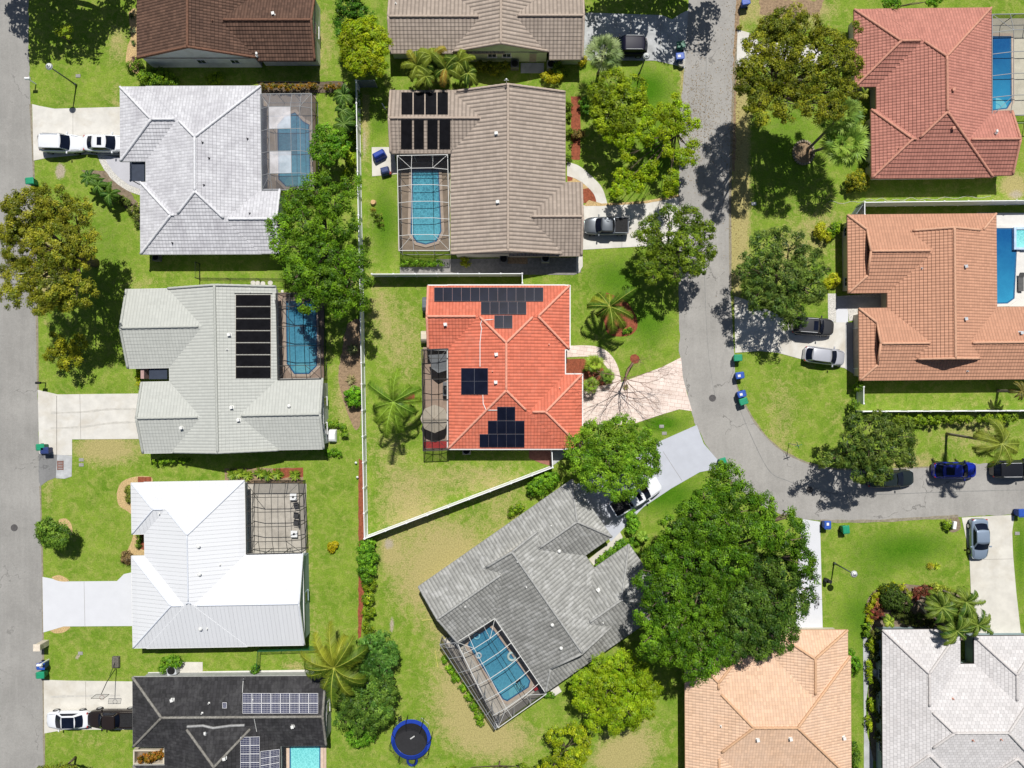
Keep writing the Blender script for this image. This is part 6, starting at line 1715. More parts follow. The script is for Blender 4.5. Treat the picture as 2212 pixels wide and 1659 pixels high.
tree('shade_tree', 'dark olive tree between the tan house driveway and the curved road', 'tree', [(1445,470,28),(1490,475,30),(1405,490,24),(1525,500,20),(1400,530,26),(1440,525,30),(1490,520,32),(1530,545,18),(1395,575,24),(1435,570,30),(1490,565,30),(1460,600,16),(1510,580,18),(1410,600,14),(1380,510,12)], 5.2, (.045,.09,.009), (.15,.21,.018), tr=.24, clump=.45, gap=.15)
tree('oak_tree', 'big olive tree beside the brick red roof', 'tree', [(1690,60,36),(1740,65,36),(1790,90,34),(1830,110,26),(1640,100,34),(1690,110,44),(1750,120,48),(1805,140,40),(1620,150,30),(1665,160,40),(1730,175,44),(1790,195,36),(1605,190,16),(1618,185,20),(1600,160,14),(1640,255,18),(1800,235,26),(1840,140,24),(1835,200,18),(1660,60,26),(1640,215,26),(1700,230,34),(1755,235,28),(1720,30,20),(1840,170,18),(1620,230,14),(1850,60,10)], 10.5, (.062,.092,.008), (.215,.220,.020), base=(1640,235), tr=.38, clump=.5, gap=.04, leaf=.16)
tree('weeping_tree', 'feathery dark green tree left of the terracotta house', 'tree', [(1650,540,42),(1700,530,38),(1740,570,38),(1640,590,42),(1695,600,46),(1745,625,36),(1630,640,32),(1680,655,34),(1720,680,24),(1780,590,14),(1600,590,16),(1700,700,14),(1770,640,14)], 5.2, WP, WP2, base=(1675,603), tr=.22, clump=.5, aspect=.25, leaf=.34, gap=.3, dens=.9, rzf=.75)
tree('weeping_tree', 'feathery dark green tree over the parked car on the lower road', 'tree', [(1850,925,34),(1900,925,36),(1945,935,32),(1830,965,34),(1880,975,42),(1935,975,36),(1800,990,20),(1860,1015,30),(1900,1020,26),(1960,990,20),(1830,1000,18),(1780,1000,8),(1890,1040,14)], 6.0, WP, (.12,.16,.03), base=(1824,963), tr=.24, clump=.5, aspect=.25, leaf=.34, gap=.3, dens=.95, rzf=.75)
tree('round_tree', 'round green tree covering part of the white pickup and red roof corner', 'tree', [(1290,935,36),(1340,930,36),(1385,950,30),(1250,960,26),(1260,1000,34),(1320,985,46),(1380,990,38),(1405,1000,24),(1290,1035,34),(1345,1040,36),(1385,1030,24),(1325,1070,18),(1415,960,14),(1238,985,16)], 5.6, (.055,.14,.010), (.17,.29,.022), tr=.24, clump=.48, gap=.16)
tree('huge_tree', 'huge deep green tree left of the lower right lawn', 'tree', [(1570,1040,38),(1530,1075,36),(1590,1085,46),(1640,1105,40),(1490,1110,32),(1460,1150,44),(1530,1140,54),(1600,1155,56),(1665,1150,44),(1710,1165,38),(1730,1205,32),(1430,1205,42),(1485,1215,54),(1560,1220,56),(1405,1250,30),(1440,1280,50),(1510,1300,54),(1400,1330,34),(1450,1350,50),(1520,1375,50),(1410,1390,36),(1460,1410,38),(1510,1435,34),(1495,1465,16),(1550,1415,36),(1700,1110,18),(1555,1015,20)], 8.5, (.032,.090,.006), (.100,.190,.012), base=(1500,1180), tr=.45, clump=.55, gap=.1)
tree('dark_leaved_tree', 'darker green tree merging with the right side of the huge tree', 'tree', [(1640,1230,46),(1690,1240,40),(1735,1255,26),(1610,1290,46),(1665,1300,48),(1715,1310,34),(1600,1350,42),(1655,1360,42),(1705,1360,28),(1590,1400,30),(1640,1400,28),(1690,1390,26),(1745,1290,14),(1665,1330,36)], 7.0, (.022,.062,.010), (.075,.13,.020), base=(1630,1280), tr=.34, clump=.55, leaf=.2)
tree('lime_tree', 'lime green round tree below the weathered grey house', 'tree', [(1300,1440,30),(1340,1435,32),(1380,1460,30),(1265,1470,28),(1310,1485,42),(1360,1495,40),(1405,1490,22),(1260,1510,24),(1300,1530,34),(1350,1540,34),(1395,1530,24),(1285,1565,18),(1330,1570,18),(1370,1565,14),(1245,1490,14)], 4.2, (.14,.25,.008), (.37,.49,.020), tr=.2, clump=.48, gap=.16, spread=.18)
tree('lime_shrub_tree', 'loose lime green small tree at the bottom below the round lime tree', 'tree', [(1200,1590,20),(1240,1585,24),(1260,1600,18),(1215,1620,20),(1190,1645,20),(1240,1640,26),(1180,1680,26),(1230,1675,26),(1265,1630,14)], 2.8, (.13,.21,.008), (.36,.40,.018), tr=.12, clump=.4, gap=.28)
tree('dark_shrub_tree', 'low dark bush tree at the bottom edge of the worn lawn', 'tree', [(1125,1662,14),(1155,1665,16),(1105,1670,14),(1060,1672,12),(975,1668,14),(1000,1672,12)], 2.0, (.06,.12,.01), (.18,.25,.02), tr=.08, clump=.3, gap=.3)
tree('feathery_tree', 'upper dark feathery tree between the coconut palm and the worn lawn', 'tree', [(800,1395,28),(832,1405,28),(815,1432,32),(848,1430,16),(788,1420,22),(825,1375,14),(800,1450,22),(835,1450,16)], 3.4, (.035,.11,.018), (.10,.20,.04), tr=.14, clump=.42, aspect=.3, leaf=.28)
tree('feathery_tree', 'lower dark feathery tree above the vine covered hedge', 'tree', [(790,1490,32),(828,1492,28),(845,1540,14),(760,1525,30),(800,1530,36),(835,1520,18),(745,1550,22),(785,1560,28),(820,1555,18),(735,1520,14)], 3.6, (.040,.10,.016), (.125,.21,.035), tr=.16, clump=.45, aspect=.28, leaf=.30)
tree('young_tree', 'small sparse tree in shade on the top left lawn', 'tree', [(132,60,12),(142,72,12),(126,75,8),(150,66,8)], 2.4, (.12,.19,.012), (.30,.36,.03), base=(152,92), tr=.07, clump=.34, gap=.35, dens=.6)
tree('corner_tree', 'dark tree crown at the bottom left corner by the road', 'tree', [(90,1668,18),(120,1665,18),(150,1668,18),(180,1675,14),(75,1680,12)], 3.0, (.06,.10,.01), (.22,.24,.025), tr=.12, clump=.4)
tree('round_bush_tree', 'small dark round tree at the left road with its trunk in gravel', 'tree', [(105,1140,22),(125,1148,22),(108,1163,20),(128,1168,16),(92,1152,14),(138,1152,12)], 2.6, (.040,.10,.012), (.13,.21,.03), base=(132,1160), tr=.12, clump=.42, gap=.0, dens=1.5)
# trees beyond the top edge, whose shadows reach into the picture
tree('street_tree', 'tree mostly beyond the top left corner that shades the road', 'tree', [(-40,-170,60),(30,-175,60),(100,-160,55),(165,-165,45),(-20,-110,50),(60,-115,50),(120,-100,30),(205,-150,32)], 8, OL, OL2, base=(130,-45), tr=.35, clump=.8, leaf=.4, dens=.7)
tree('street_tree', 'tree beyond the top edge that shades the driveway and curved road', 'tree', [(1340,-170,55),(1400,-170,60),(1460,-150,50),(1520,-160,55),(1570,-130,45),(1420,-120,45),(1500,-110,45),(1350,-115,40),(1580,-170,40)], 8, GR, GR2, base=(1440,-60), tr=.35, clump=.8, leaf=.4, dens=.6, gap=.34)
tree('small_tree', 'green bush like tree at the top edge above the brick red roof', 'tree', [(1915,5,14),(1935,8,10),(1925,-8,14),(2012,5,12),(2025,0,10)], 2.2, (.05,.16,.01), (.15,.32,.02), tr=.1, clump=.32)

# bare branching tree on the pink paver driveway
def bare():
    b = G(1367, 785); t = thing('bare_tree', 'leafless grey branched tree leaning over the pink paver driveway', 'tree', b)
    top = G(1350, 818, 2.6) - b; mb = MB(); mb.tube([(0,0,-.1),(top.x*.5,top.y*.35,1.3),top], [.14,.12,.08], 8)
    r2 = random.Random(3)
    def br(p, d, L, r, lev):
        pts = [p]; q = p.copy()
        for k in range(4):
            d = (d + Vector((r2.uniform(-.28,.28), r2.uniform(-.28,.28), r2.uniform(-.12,.16)))).normalized(); q = q + d*L/4; pts.append(q.copy())
        mb.tube(pts, [r, r*.85, r*.7, r*.55, r*.4], 5)
        if lev > 0:
            for k in range(3 if lev > 1 else 4):
                s = pts[r2.choice((1,2,3,4))]; a = r2.uniform(-.9,.9); dd = Vector((d.x*math.cos(a)-d.y*math.sin(a), d.x*math.sin(a)+d.y*math.cos(a), d.z+r2.uniform(-.1,.3))).normalized()
                br(s, dd, L*r2.uniform(.5,.75), r*.5, lev-1)
    for i in range(9):
        a = 2*PI*i/9 + .2; d = Vector((math.cos(a)*1.1, math.sin(a)*.7-.45, .22)).normalized(); br(top, d, 3.2, .045, 4)
    mb.obj('branches', M('bark_grey', (.21,.13,.10), .9, .2), t)
bare()
# stump with cut top next to it is part of the same trunk

# ------------------------------------------------------------------ palms
palm('coconut_palm', 'coconut palm on the lawn left of the red house', (850,868), 5.6, 106, n=13, col=(.06,.15,.012), col2=(.22,.34,.03), rise=.75, droop=1.5, width=.22)
palm('coconut_palm', 'coconut palm in the red mulch bed in front of the red house', (1317,662), 4.6, 88, n=12, col=(.07,.15,.012), col2=(.27,.30,.03), rise=.7, droop=1.5)
palm('coconut_palm', 'large yellowish coconut palm over the charcoal roof edge', (722,1442), 6.2, 112, n=19, col=(.075,.14,.012), col2=(.30,.32,.03), rise=.7, droop=1.35, tr=.18)
palm('coconut_palm', 'coconut palm with long leaning trunk by the lower road on the right', (2164,958), 7.8, 84, n=13, col=(.08,.14,.012), col2=(.26,.30,.04), base=(2045,937), rise=.75, droop=1.6, tr=.13)
palm('fan_palm', 'silvery fan palm below the shaded top driveway', (1305,112), 5.0, 30, 'fan', n=24, col=(.13,.21,.06), col2=(.36,.42,.20), fr=.9)
palm('fan_palm', 'upper of two tall fan palms left of the brick red roof', (1818,248), 6.8, 34, 'fan', n=30, col=(.10,.20,.03), col2=(.30,.42,.08), base=(1745,322), fr=1.0)
palm('fan_palm', 'lower of two tall fan palms left of the brick red roof', (1830,310), 6.0, 36, 'fan', n=32, col=(.12,.24,.03), col2=(.34,.48,.08), base=(1752,330), fr=1.0)
palm('small_palm', 'small palm with orange old fronds in the brick red roof notch', (1866,203), 3.0, 18, n=13, col=(.10,.2,.02), col2=(.28,.30,.03), rise=.8, droop=1.5, old=.25)
for x, y, r, l in ((900,142,30,'leftmost palm of the clump below the grey tan roof, with orange fronds'),(935,122,30,'second palm of the clump below the grey tan roof'),(962,148,28,'third palm of the clump, lowest crown, below the grey tan roof'),(990,135,28,'fourth palm of the clump, near the pale green wall'),(1010,158,22,'rightmost small palm of the clump near the pale green wall'),(920,165,22,'lowest small palm of the clump above the tan roof')):
    palm('areca_palm', l, (x, y), 3.6, r*1.75, n=14, col=(.035,.09,.010), col2=(.24,.29,.03), rise=.9, droop=1.7, old=.1, tr=.09, group='palms clumped below the grey tan roof', width=.34)
for x, y, r, l in ((742,205,22,'uppermost palm in the row left of the long white fence'),(740,238,22,'middle palm in the row left of the long white fence'),(744,268,24,'lowest palm in the row left of the long white fence')):
    palm('areca_palm', l, (x, y), 3.0, r*1.35, n=13, col=(.04,.11,.015), col2=(.13,.22,.03), rise=.7, droop=1.2, tr=.09, group='palms along the long white fence', width=.36)
for x, y, r, l in ((192,382,20,'upper left of three small palms on the lawn by the curved grey path'),(212,400,22,'middle of three small palms on the lawn by the curved grey path'),(236,420,24,'lower right of three small palms by the curved grey path')):
    palm('pygmy_palm', l, (x, y), 2.0, r*1.3, n=14, col=(.03,.10,.012), col2=(.12,.22,.025), rise=.7, droop=1.2, tr=.08, group='small palms by the curved path', width=.34)
palm('fan_palm', 'largest yellow green fan palm in the red house entry bed', (1284,785), 1.8, 13, 'fan', n=16, col=(.13,.24,.02), col2=(.34,.46,.05), fr=.62)
palm('fan_palm', 'right fan palm beside the curved paver path of the red house', (1313,812), 1.5, 10, 'fan', n=14, col=(.08,.18,.02), col2=(.24,.36,.05), fr=.5)
palm('fan_palm', 'lowest fan palm in the red house entry bed', (1277,832), 1.6, 12, 'fan', n=14, col=(.12,.24,.02), col2=(.32,.46,.05), fr=.55)
for x, y, l in ((2034,1312,'left palm of the dark cluster above the pinkish white roof'),(2086,1300,'upper palm of the dark cluster above the pinkish white roof'),(2066,1362,'palm over the dark notch of the pinkish white roof'),(2112,1350,'palm of the dark cluster nearest the right driveway')):
    palm('cabbage_palm', l, (x, y), 4.2, 46, n=24, col=(.05,.12,.012), col2=(.22,.29,.04), rise=.8, droop=1.4, width=.3, group='palms clustered above the pinkish white roof')
palm('small_palm', 'yellow green small palm at the upper left corner of the pinkish white roof', (1921,1342), 2.2, 16, n=14, col=(.13,.24,.02), col2=(.38,.44,.05), rise=.7, droop=1.2, width=.6)
palm('cabbage_palm', 'dark palm at the right edge below the terracotta house', (2206,845), 3.5, 28, n=13, col=(.05,.07,.012), col2=(.2,.17,.03), rise=.6, droop=1.3)
palm('areca_palm', 'single feathery palm frond cluster left of the parasol patio, by the long fence', (748,190), 2.6, 8, n=8, col=(.10,.16,.05), col2=(.3,.36,.15), rise=.8, droop=1.2, tr=.05)

# ------------------------------------------------------------------ shrubs and hedges
S = shrub
S('shrub', 'rounded dark green shrub between the brown house and the whitewashed roof, left', 'shrub', [(310,166,13,1.1),(328,163,14,1.2),(348,163,14,1.2),(365,170,13,1.1),(378,176,8,1),(338,178,16,1)], 1.2, (.055,.13,.01), (.19,.30,.02))
S('shrub', 'smaller shrub between the brown house and the whitewashed roof, right', 'shrub', [(455,170,10,1.1),(470,166,10,1.1),(464,178,9,.9)], 1.1, (.09,.17,.01), (.26,.36,.02))
h = hedge('croton_hedge', 'orange and green croton hedge along the black chain link fence', 558, 188, 735, 187, 11, 1.0, (.10,.13,.01), (.42,.20,.03)); h['category'] = 'hedge'
hedge('hedge', 'trimmed bright hedge below the screened pool of the tan house', 868, 567, 968, 568, 11, 1.1, (.05,.13,.01), (.18,.34,.02))
hedge('hedge', 'short trimmed hedge below the light grey roof', 336, 996, 410, 994, 10, 1.1, (.06,.15,.01), (.22,.38,.02))
hedge('hedge', 'long leafy hedge below the terracotta house fence', 1940, 908, 2186, 903, 17, 1.8, (.075,.14,.010), (.23,.32,.02))
hedge('hedge', 'short tall hedge end left of the white fence below the terracotta house', 1848, 875, 1850, 905, 18, 2.2, (.035,.09,.01), (.13,.22,.02))
S('bush', 'small clipped bush above the short white gate', 'bush', [(1856,836,9,1.8),(1858,826,7,1.6)], 1.7, (.05,.12,.01), (.18,.28,.02))
S('bush', 'big clipped oval bush at the bottom end of the long white fence', 'bush', [(787,1183,15),(795,1178,15),(788,1205,17),(800,1205,15),(790,1230,17),(800,1232,14),(792,1248,11)], 2.0, (.04,.12,.01), (.14,.28,.02))
hedge('hedge', 'mixed green and yellow hedge column below the oval bush', 796, 1262, 796, 1385, 26, 1.8, (.07,.15,.01), (.30,.38,.02))
hedge('vine_hedge', 'thick vine covered hedge at the bottom centre left', 780, 1585, 782, 1690, 52, 2.4, (.05,.16,.01), (.17,.34,.03))
S('bush', 'wide leafy bush under the diagonal white fence', 'bush', [(1152,1052,12,1.7),(1165,1042,15,1.8),(1182,1036,16,1.8),(1195,1032,12,1.6),(1170,1062,12,1.5),(1150,1062,9,1.3),(1192,1046,12,1.5)], 1.8, (.05,.14,.01), (.18,.34,.02))
S('bush', 'spiky little bush above the weathered grey roof edge', 'bush', [(1112,1100,9),(1122,1096,8),(1105,1108,7)], 1.0, (.06,.14,.01), (.22,.32,.02))
S('bush', 'upright bush beside the back of the white pickup', 'bush', [(1362,1112,12,1.6),(1370,1130,13,1.6),(1366,1148,12,1.4)], 1.6, (.05,.16,.01), (.18,.36,.03))
S('groundcover_shrubs', 'leafy mixed shrubs in the notch of the weathered grey house', 'shrub', [(1300,1210,12,1.0),(1315,1200,12,1.0),(1330,1192,12,1.1),(1345,1178,14,1.2),(1360,1190,14,1.2),(1366,1212,12,1.1),(1295,1222,9,.9),(1372,1170,10,1.0)], 1.1, (.045,.13,.012), (.14,.27,.02))
palm('small_palm', 'small bright palm between the upright bush and the huge tree', (1389,1160), 1.4, 17, n=14, col=(.10,.24,.02), col2=(.30,.46,.05), rise=.8, droop=1.2, width=.6)
S('yellow_shrub', 'yellow shrub near the air conditioner of the pale green house', 'shrub', [(1178,166,9,1.0),(1192,170,10,1.0),(1205,166,9,1.0),(1190,162,9,.8)], 1.0, (.30,.30,.01), (.62,.56,.03))
S('shrub', 'dark green shrub just above the yellow one by the pale green house', 'shrub', [(1206,148,12,1.2),(1215,155,9,1.0)], 1.2, (.05,.11,.01), (.18,.24,.02))
S('shrub', 'olive shrub row under the windows of the pale green house', 'shrub', [(1035,143,12,1.0),(1055,147,13,1.0),(1075,149,13,1.0),(1090,143,10,1.0)], 1.0, (.07,.10,.01), (.25,.26,.02))
S('yellow_shrub', 'small yellow shrub between the pale green house and the fan palm', 'shrub', [(1255,133,7),(1262,128,7)], .8, (.3,.3,.01), (.6,.5,.03))
S('yellow_shrub', 'tiny yellow plant on the dark pavers below the tan roof', 'shrub', [(1002,564,8,.7),(1008,570,6,.6)], .7, (.25,.3,.01), (.6,.6,.05))
S('yellow_shrub', 'yellow leafed shrub right of the weeping tree, upper', 'shrub', [(1770,500,12,1.2),(1782,510,12,1.2),(1775,490,9,1.0)], 1.2, (.30,.34,.01), (.66,.62,.06))
S('yellow_shrub', 'yellow leafed shrub right of the weeping tree, lower', 'shrub', [(1792,612,11,1.2),(1805,606,9,1.2),(1800,598,8,1.0),(1755,598,8,1.0)], 1.2, (.30,.34,.01), (.66,.62,.06))
S('shrub', 'green shrub beside the upper yellow shrub by the terracotta house', 'shrub', [(1800,494,12,1.2),(1812,490,9,1.2),(1795,505,9,1.0)], 1.2, (.08,.18,.01), (.26,.40,.02))
S('croton_bush', 'yellow speckled bush at the lower left corner of the brick red roof', 'bush', [(1840,390,14,1.8),(1855,380,13,1.7),(1860,400,14,1.6),(1845,408,12,1.4),(1868,388,9,1.4)], 1.7, (.06,.10,.01), (.46,.42,.03))
S('shrub', 'dark shrubs left of the brick red roof below the white slab', 'shrub', [(1860,268,10,1.2),(1868,285,10,1.1),(1850,228,9,1.0),(1862,240,9,1.0),(1872,330,8,1.0),(1870,352,8,1.0)], 1.2, (.06,.11,.01), (.22,.28,.03))
S('bush', 'yellow green bushes lining the left side of the long white fence', 'bush', [(745,318,10,1.4),(755,335,10,1.4),(752,372,10,1.4),(760,350,9,1.3),(750,395,12,1.6),(765,300,8,1.4)], 1.4, (.16,.26,.01), (.42,.50,.03))
S('bush', 'dark green bushes behind the palms on the long white fence', 'bush', [(765,225,10,1.8),(766,250,10,1.8),(766,275,10,1.8),(768,205,9,1.6),(766,300,8,1.6)], 1.8, (.03,.10,.01), (.10,.20,.02))
S('bush', 'dense green bush at the lower left of the middle white fence', 'bush', [(755,855,12,1.5),(768,850,14,1.6),(762,870,12,1.4),(770,865,12,1.4)], 1.5, (.05,.17,.01), (.17,.36,.02))
S('shrub', 'low green and red shrubs above the white storage box', 'shrub', [(712,914,7,.7),(724,914,7,.7),(735,918,6,.7),(744,925,8,.9),(746,940,7,.8)], .8, (.05,.14,.01), (.2,.3,.03))
S('shrub', 'low green shrubs below the white storage box', 'shrub', [(708,978,7,.7),(720,976,7,.7),(732,980,6,.7)], .7, (.06,.16,.01), (.18,.34,.02))
S('bush', 'small round bush with a white mailbox beside it at the lower road', 'bush', [(2047,1131,8,.9),(2050,1138,7,.8)], .9, (.06,.14,.01), (.2,.3,.02))
S('bush', 'small bush above the concrete slab of the charcoal house', 'bush', [(358,1432,10,1.3),(372,1428,11,1.3),(382,1432,9,1.2),(352,1446,9,1.1)], 1.3, (.05,.16,.01), (.2,.38,.03))
S('bush', 'dark little bush in the corner of the green mesh fence', 'bush', [(549,1440,7,1.0),(550,1450,7,.9)], 1.0, (.03,.10,.01), (.10,.2,.02))
S('shrub', 'purple brown shrub at the corner of the white metal house', 'shrub', [(272,1200,9,.8),(276,1210,9,.8),(268,1208,7,.7)], .8, (.10,.07,.04), (.22,.15,.08))
S('shrub', 'dark oval shrub mound in the gravel bed by the white metal house', 'shrub', [(282,1060,11,.5),(284,1074,12,.5)], .5, (.09,.13,.02), (.18,.2,.04))
S('shrub', 'narrow green shrub in the gravel notch of the white metal house', 'shrub', [(299,1168,5,.5),(298,1178,5,.5),(300,1158,5,.5)], .5, (.05,.11,.01), (.16,.24,.03))
S('yellow_shrub', 'thin yellow green shrub row beside the light grey house entry', 'shrub', [(299,803,4,.8),(299,815,4,.8),(300,828,5,.8)], .8, (.25,.33,.01), (.6,.6,.03))
S('clipped_ball_bush', 'dark clipped dome bush in the round bed above the pinkish white roof', 'bush', [(1930,1290,24,2.0),(1946,1300,22,1.9),(1920,1300,16,1.7)], 2.0, (.022,.045,.008), (.055,.09,.015), clump=.2, leaf=.12)
S('yellow_hedge', 'curved yellow border hedge around the dark clipped dome bush', 'hedge', [(1879,1340,7),(1878,1325,7),(1880,1310,7),(1885,1297,7),(1893,1285,7),(1904,1276,7),(1917,1270,7),(1930,1267,7),(1943,1268,7),(1955,1271,6)], .6, (.25,.30,.01), (.58,.56,.03))
S('red_shrub', 'crimson leafed shrub left in the round bed, below the dome bush', 'shrub', [(1893,1320,10,.8),(1903,1328,10,.8),(1888,1330,8,.7)], .8, (.07,.04,.02), (.22,.05,.05))
S('red_shrub', 'crimson leafed shrub right of the dark dome bush', 'shrub', [(1985,1280,12,.9),(2000,1276,12,.9),(1975,1290,9,.8),(2010,1285,9,.8)], .9, (.07,.04,.02), (.22,.05,.05))
S('shrub', 'orange brown shrub between the dome bush and yellow border', 'shrub', [(1898,1302,9,.8),(1906,1310,8,.8)], .8, (.14,.06,.03), (.3,.14,.06))
S('shrub', 'pale olive shrubs at the right part of the round bed', 'shrub', [(2035,1278,12,.9),(2055,1285,12,.9),(2020,1268,9,.7),(1960,1285,8,.8)], .9, (.13,.17,.02), (.32,.36,.06))
S('shrub', 'leafy green undergrowth beneath the palm cluster by the right driveway', 'shrub', [(2040,1300,16,1.4),(2065,1312,18,1.6),(2090,1318,16,1.5),(2050,1335,16,1.3),(2075,1345,16,1.4),(2100,1335,12,1.3),(2030,1320,14,1.2)], 1.4, (.05,.11,.01), (.18,.25,.03))
S('shrub', 'dark undergrowth behind the leaning trunks of the round bed', 'shrub', [(1960,1335,14,.9),(1985,1340,14,.9),(1940,1325,12,.8),(2010,1345,12,.9)], .9, (.03,.05,.012), (.10,.12,.03))
for k, (x, y, x2, y2, l) in enumerate(((1881,1383,1881,1392,'first clipped shrub in the side bed of the pinkish white house, from the top'),(1881,1380+0,1882,1402,'')) ): pass
for x, y, rx, l in ((1873,1361,8,'dull green round shrub at the top of the narrow side bed'),(1882,1390,8,'bright yellow green oval shrub, upper in the narrow side bed'),(1877,1441,5,'narrow bright shrub above the grey drum in the side bed'),(1879,1464,5,'narrow bright shrub below the grey drum in the side bed'),(1884,1522,6,'thin yellow green shrub by the star shaped plant, upper'),(1877,1562,5,'curved bright shrub below the star shaped plant')):
    S('clipped_shrub', l, 'shrub', [(x, y-9, rx*.8),(x, y, rx),(x+1, y+9, rx*.8)], .9, (.13,.22,.01) if 'dull' not in l else (.06,.13,.01), (.42,.50,.02) if 'dull' not in l else (.18,.28,.02))
S('shrub', 'dark tangled shrubs against the blue grey wall of the pinkish white house', 'shrub', [(1893,1370,10,1.3),(1893,1420,9,1.1),(1895,1482,10,1.1),(1895,1500,10,1.1),(1898,1550,10,1.2),(1898,1590,10,1.2),(1892,1400,8,1.1)], 1.2, (.025,.05,.012), (.12,.12,.03))
p = G(1889,1452,.3); mb = MB(); mb.cyl((p.x,p.y,.02), .36, .55, 20, .33); mb.torus((p.x,p.y,.57), .33, .03); tag(mb.obj('drum', M('drum_grey', (.42,.45,.45), .5), smooth=True), 'pale grey round drum in the narrow side bed', 'drum')
rosette('star_plant', 'star shaped light green plant in the narrow side bed', 1891, 1541, 10, (.20,.36,.06), (.42,.6,.2), 22, .5)
S('vine_shrub', 'leafy vine patch against the right side of the peach roof', 'shrub', [(1845,1425,10,1.0),(1848,1440,11,1.1),(1843,1455,9,.9),(1838,1410,7,.8)], 1.0, (.05,.15,.01), (.17,.34,.02))
S('bush', 'dark bush at the lower right corner of the peach roof', 'bush', [(1848,1630,10,1.2),(1850,1648,11,1.3),(1845,1612,8,1.0),(1850,1668,10,1.2)], 1.2, (.03,.08,.01), (.12,.2,.02))
S('vine_shrub', 'trailing green plants along the outside of the screened lean-to', 'shrub', [(962,1425,8,.8),(972,1445,9,.8),(985,1465,9,.8),(1000,1485,9,.8),(1013,1505,9,.8),(1025,1525,9,.8),(1035,1545,10,.9),(1038,1562,7,.7)], .8, (.06,.16,.01), (.22,.38,.02))
S('shrub', 'low dark shrub at the lower corner of the screened angled pool', 'shrub', [(1182,1500,6,.7),(1190,1502,6,.6)], .7, (.04,.12,.01), (.15,.28,.02))
S('shrub', 'orange and green plants filling the charcoal roof planter court', 'shrub', [(325,1636,9,2.0),(337,1632,9,2.0),(345,1630,9,2.0),(308,1638,8,1.8)], 2.0, (.10,.10,.01), (.46,.17,.03))
S('shrub', 'dark green shrubs along the right wall of the tan house', 'shrub', [(1230,225,6,1.0),(1230,250,6,1.0),(1231,285,7,1.0),(1232,312,7,1.0),(1228,340,6,.9)], 1.0, (.04,.09,.01), (.15,.2,.02))
S('shrub', 'dark red brown shrub in the mulch strip right of the tan roof', 'shrub', [(1246,284,8,1.0),(1254,290,8,1.0),(1240,292,7,.9)], 1.0, (.08,.07,.02), (.20,.14,.05))
S('bush', 'deep green bush at the left foot of the olive tree by the tan house', 'bush', [(1262,222,10,1.4),(1268,235,10,1.3)], 1.4, (.03,.10,.01), (.10,.22,.02))
S('shrub', 'dark flower shrub patch beside the curved grey path', 'shrub', [(270,436,9,.8),(285,455,9,.8),(296,470,8,.9),(297,445,8,.8),(293,482,7,.9),(262,430,7,.7)], .8, (.05,.09,.015), (.2,.22,.06))
S('shrub', 'little bare bush in the upper lawn next to the middle fence', 'shrub', [(818,470,8,1.2),(822,482,7,1.0),(812,462,6,1.2)], 1.2, (.05,.08,.01), (.16,.2,.03), dens=.5)
S('bush', 'tiny sparse bush just above the bare one on the upper middle lawn', 'bush', [(806,452,4,.8)], .8, (.2,.2,.03), (.4,.36,.08), dens=.4)
S('golden_plant', 'small golden round plant on the lawn right of the white metal house', 'plant', [(717,1180,9,.6),(722,1178,8,.6),(716,1187,8,.5)], .6, (.30,.28,.01), (.66,.50,.02), clump=.18)
S('shrub', 'small green shrubs in the red mulch of the palm island', 'shrub', [(1352,718,5,.5),(1362,710,4,.5)], .5, (.04,.12,.01), (.15,.28,.02))
S('shrub', 'low greenery growing on top of the raised bed at the top road edge', 'shrub', [(1597,60,3,.4)], .4, (.1,.12,.01), (.2,.2,.02))
for k, (x, y, l) in enumerate(((502,1025,'first spiky plant from the left above the screened patio'),(518,1022,'second spiky plant above the screened patio'),(535,1026,'third spiky plant above the screened patio'),(562,1022,'first of the bigger spiky plants, centre of the bed above the patio'),(578,1026,'second bigger spiky plant in the bed above the patio'),(600,1024,'third bigger spiky plant in the bed above the patio'),(638,1026,'spiky plant at the right end of the bed above the patio'))):
    rosette('agapanthus', l, x, y, 16, (.08,.17,.012), (.32,.42,.04), 46, .7, 'plant', 'spiky plants above the screened patio')
for x, y, r, l, c1, c2 in ((286,65,9,'pale striped rosette in the gravel bed by the brown house',(.22,.28,.14),(.5,.55,.35)),(290,128,9,'dark red rosette in the gravel bed by the brown house',(.06,.03,.03),(.2,.12,.1)),
        (2010,1222,10,'small yellow brown plant in the middle of the lower right lawn',(.2,.16,.02),(.5,.5,.03)),(2024,1223,9,'bright small fronds beside the yellow brown lawn plant',(.25,.35,.02),(.5,.6,.04)),
        (762,755,16,'long leafed spiky plant left of the middle white fence, upper',(.10,.15,.04),(.34,.36,.16)),(758,820,14,'thin spiky plant left of the middle white fence, lower',(.14,.14,.05),(.4,.36,.16)),(1352,836,8,'green wispy plant at the top of the pink paver driveway',(.1,.14,.02),(.3,.3,.08)),
        (1262,800,6,'small leafy plant in the red mulch near the red house door',(.08,.16,.02),(.2,.3,.04)),(284,35,8,'dark round succulent at the top of the gravel bed',(.03,.08,.02),(.1,.2,.05)),(288,92,7,'green succulent halfway down the gravel bed',(.04,.1,.02),(.12,.2,.05))):
    rosette('rosette_plant', l, x, y, r, c1, c2, 30, .5)
S('bush', 'dark bush at the foot of the gravel bed by the brown house', 'bush', [(283,142,9,.9),(300,136,8,.9)], .9, (.05,.10,.01), (.16,.24,.03))
# fire ring around the planter by the tall fan palms
p = G(1735,330); t = thing('stone_ring', 'ring of stones around the foot of the tall fan palms', 'edging', p)
for i in range(26):
    a = 2*PI*i/26; mb = MB(); mb.box((math.cos(a)*1.1, math.sin(a)*1.25, .09), (.24, .2, .2), a); mb.obj('stone', M('ring_stone', (.30,.25,.19), .9, .3, 8), t, bevel=.03)
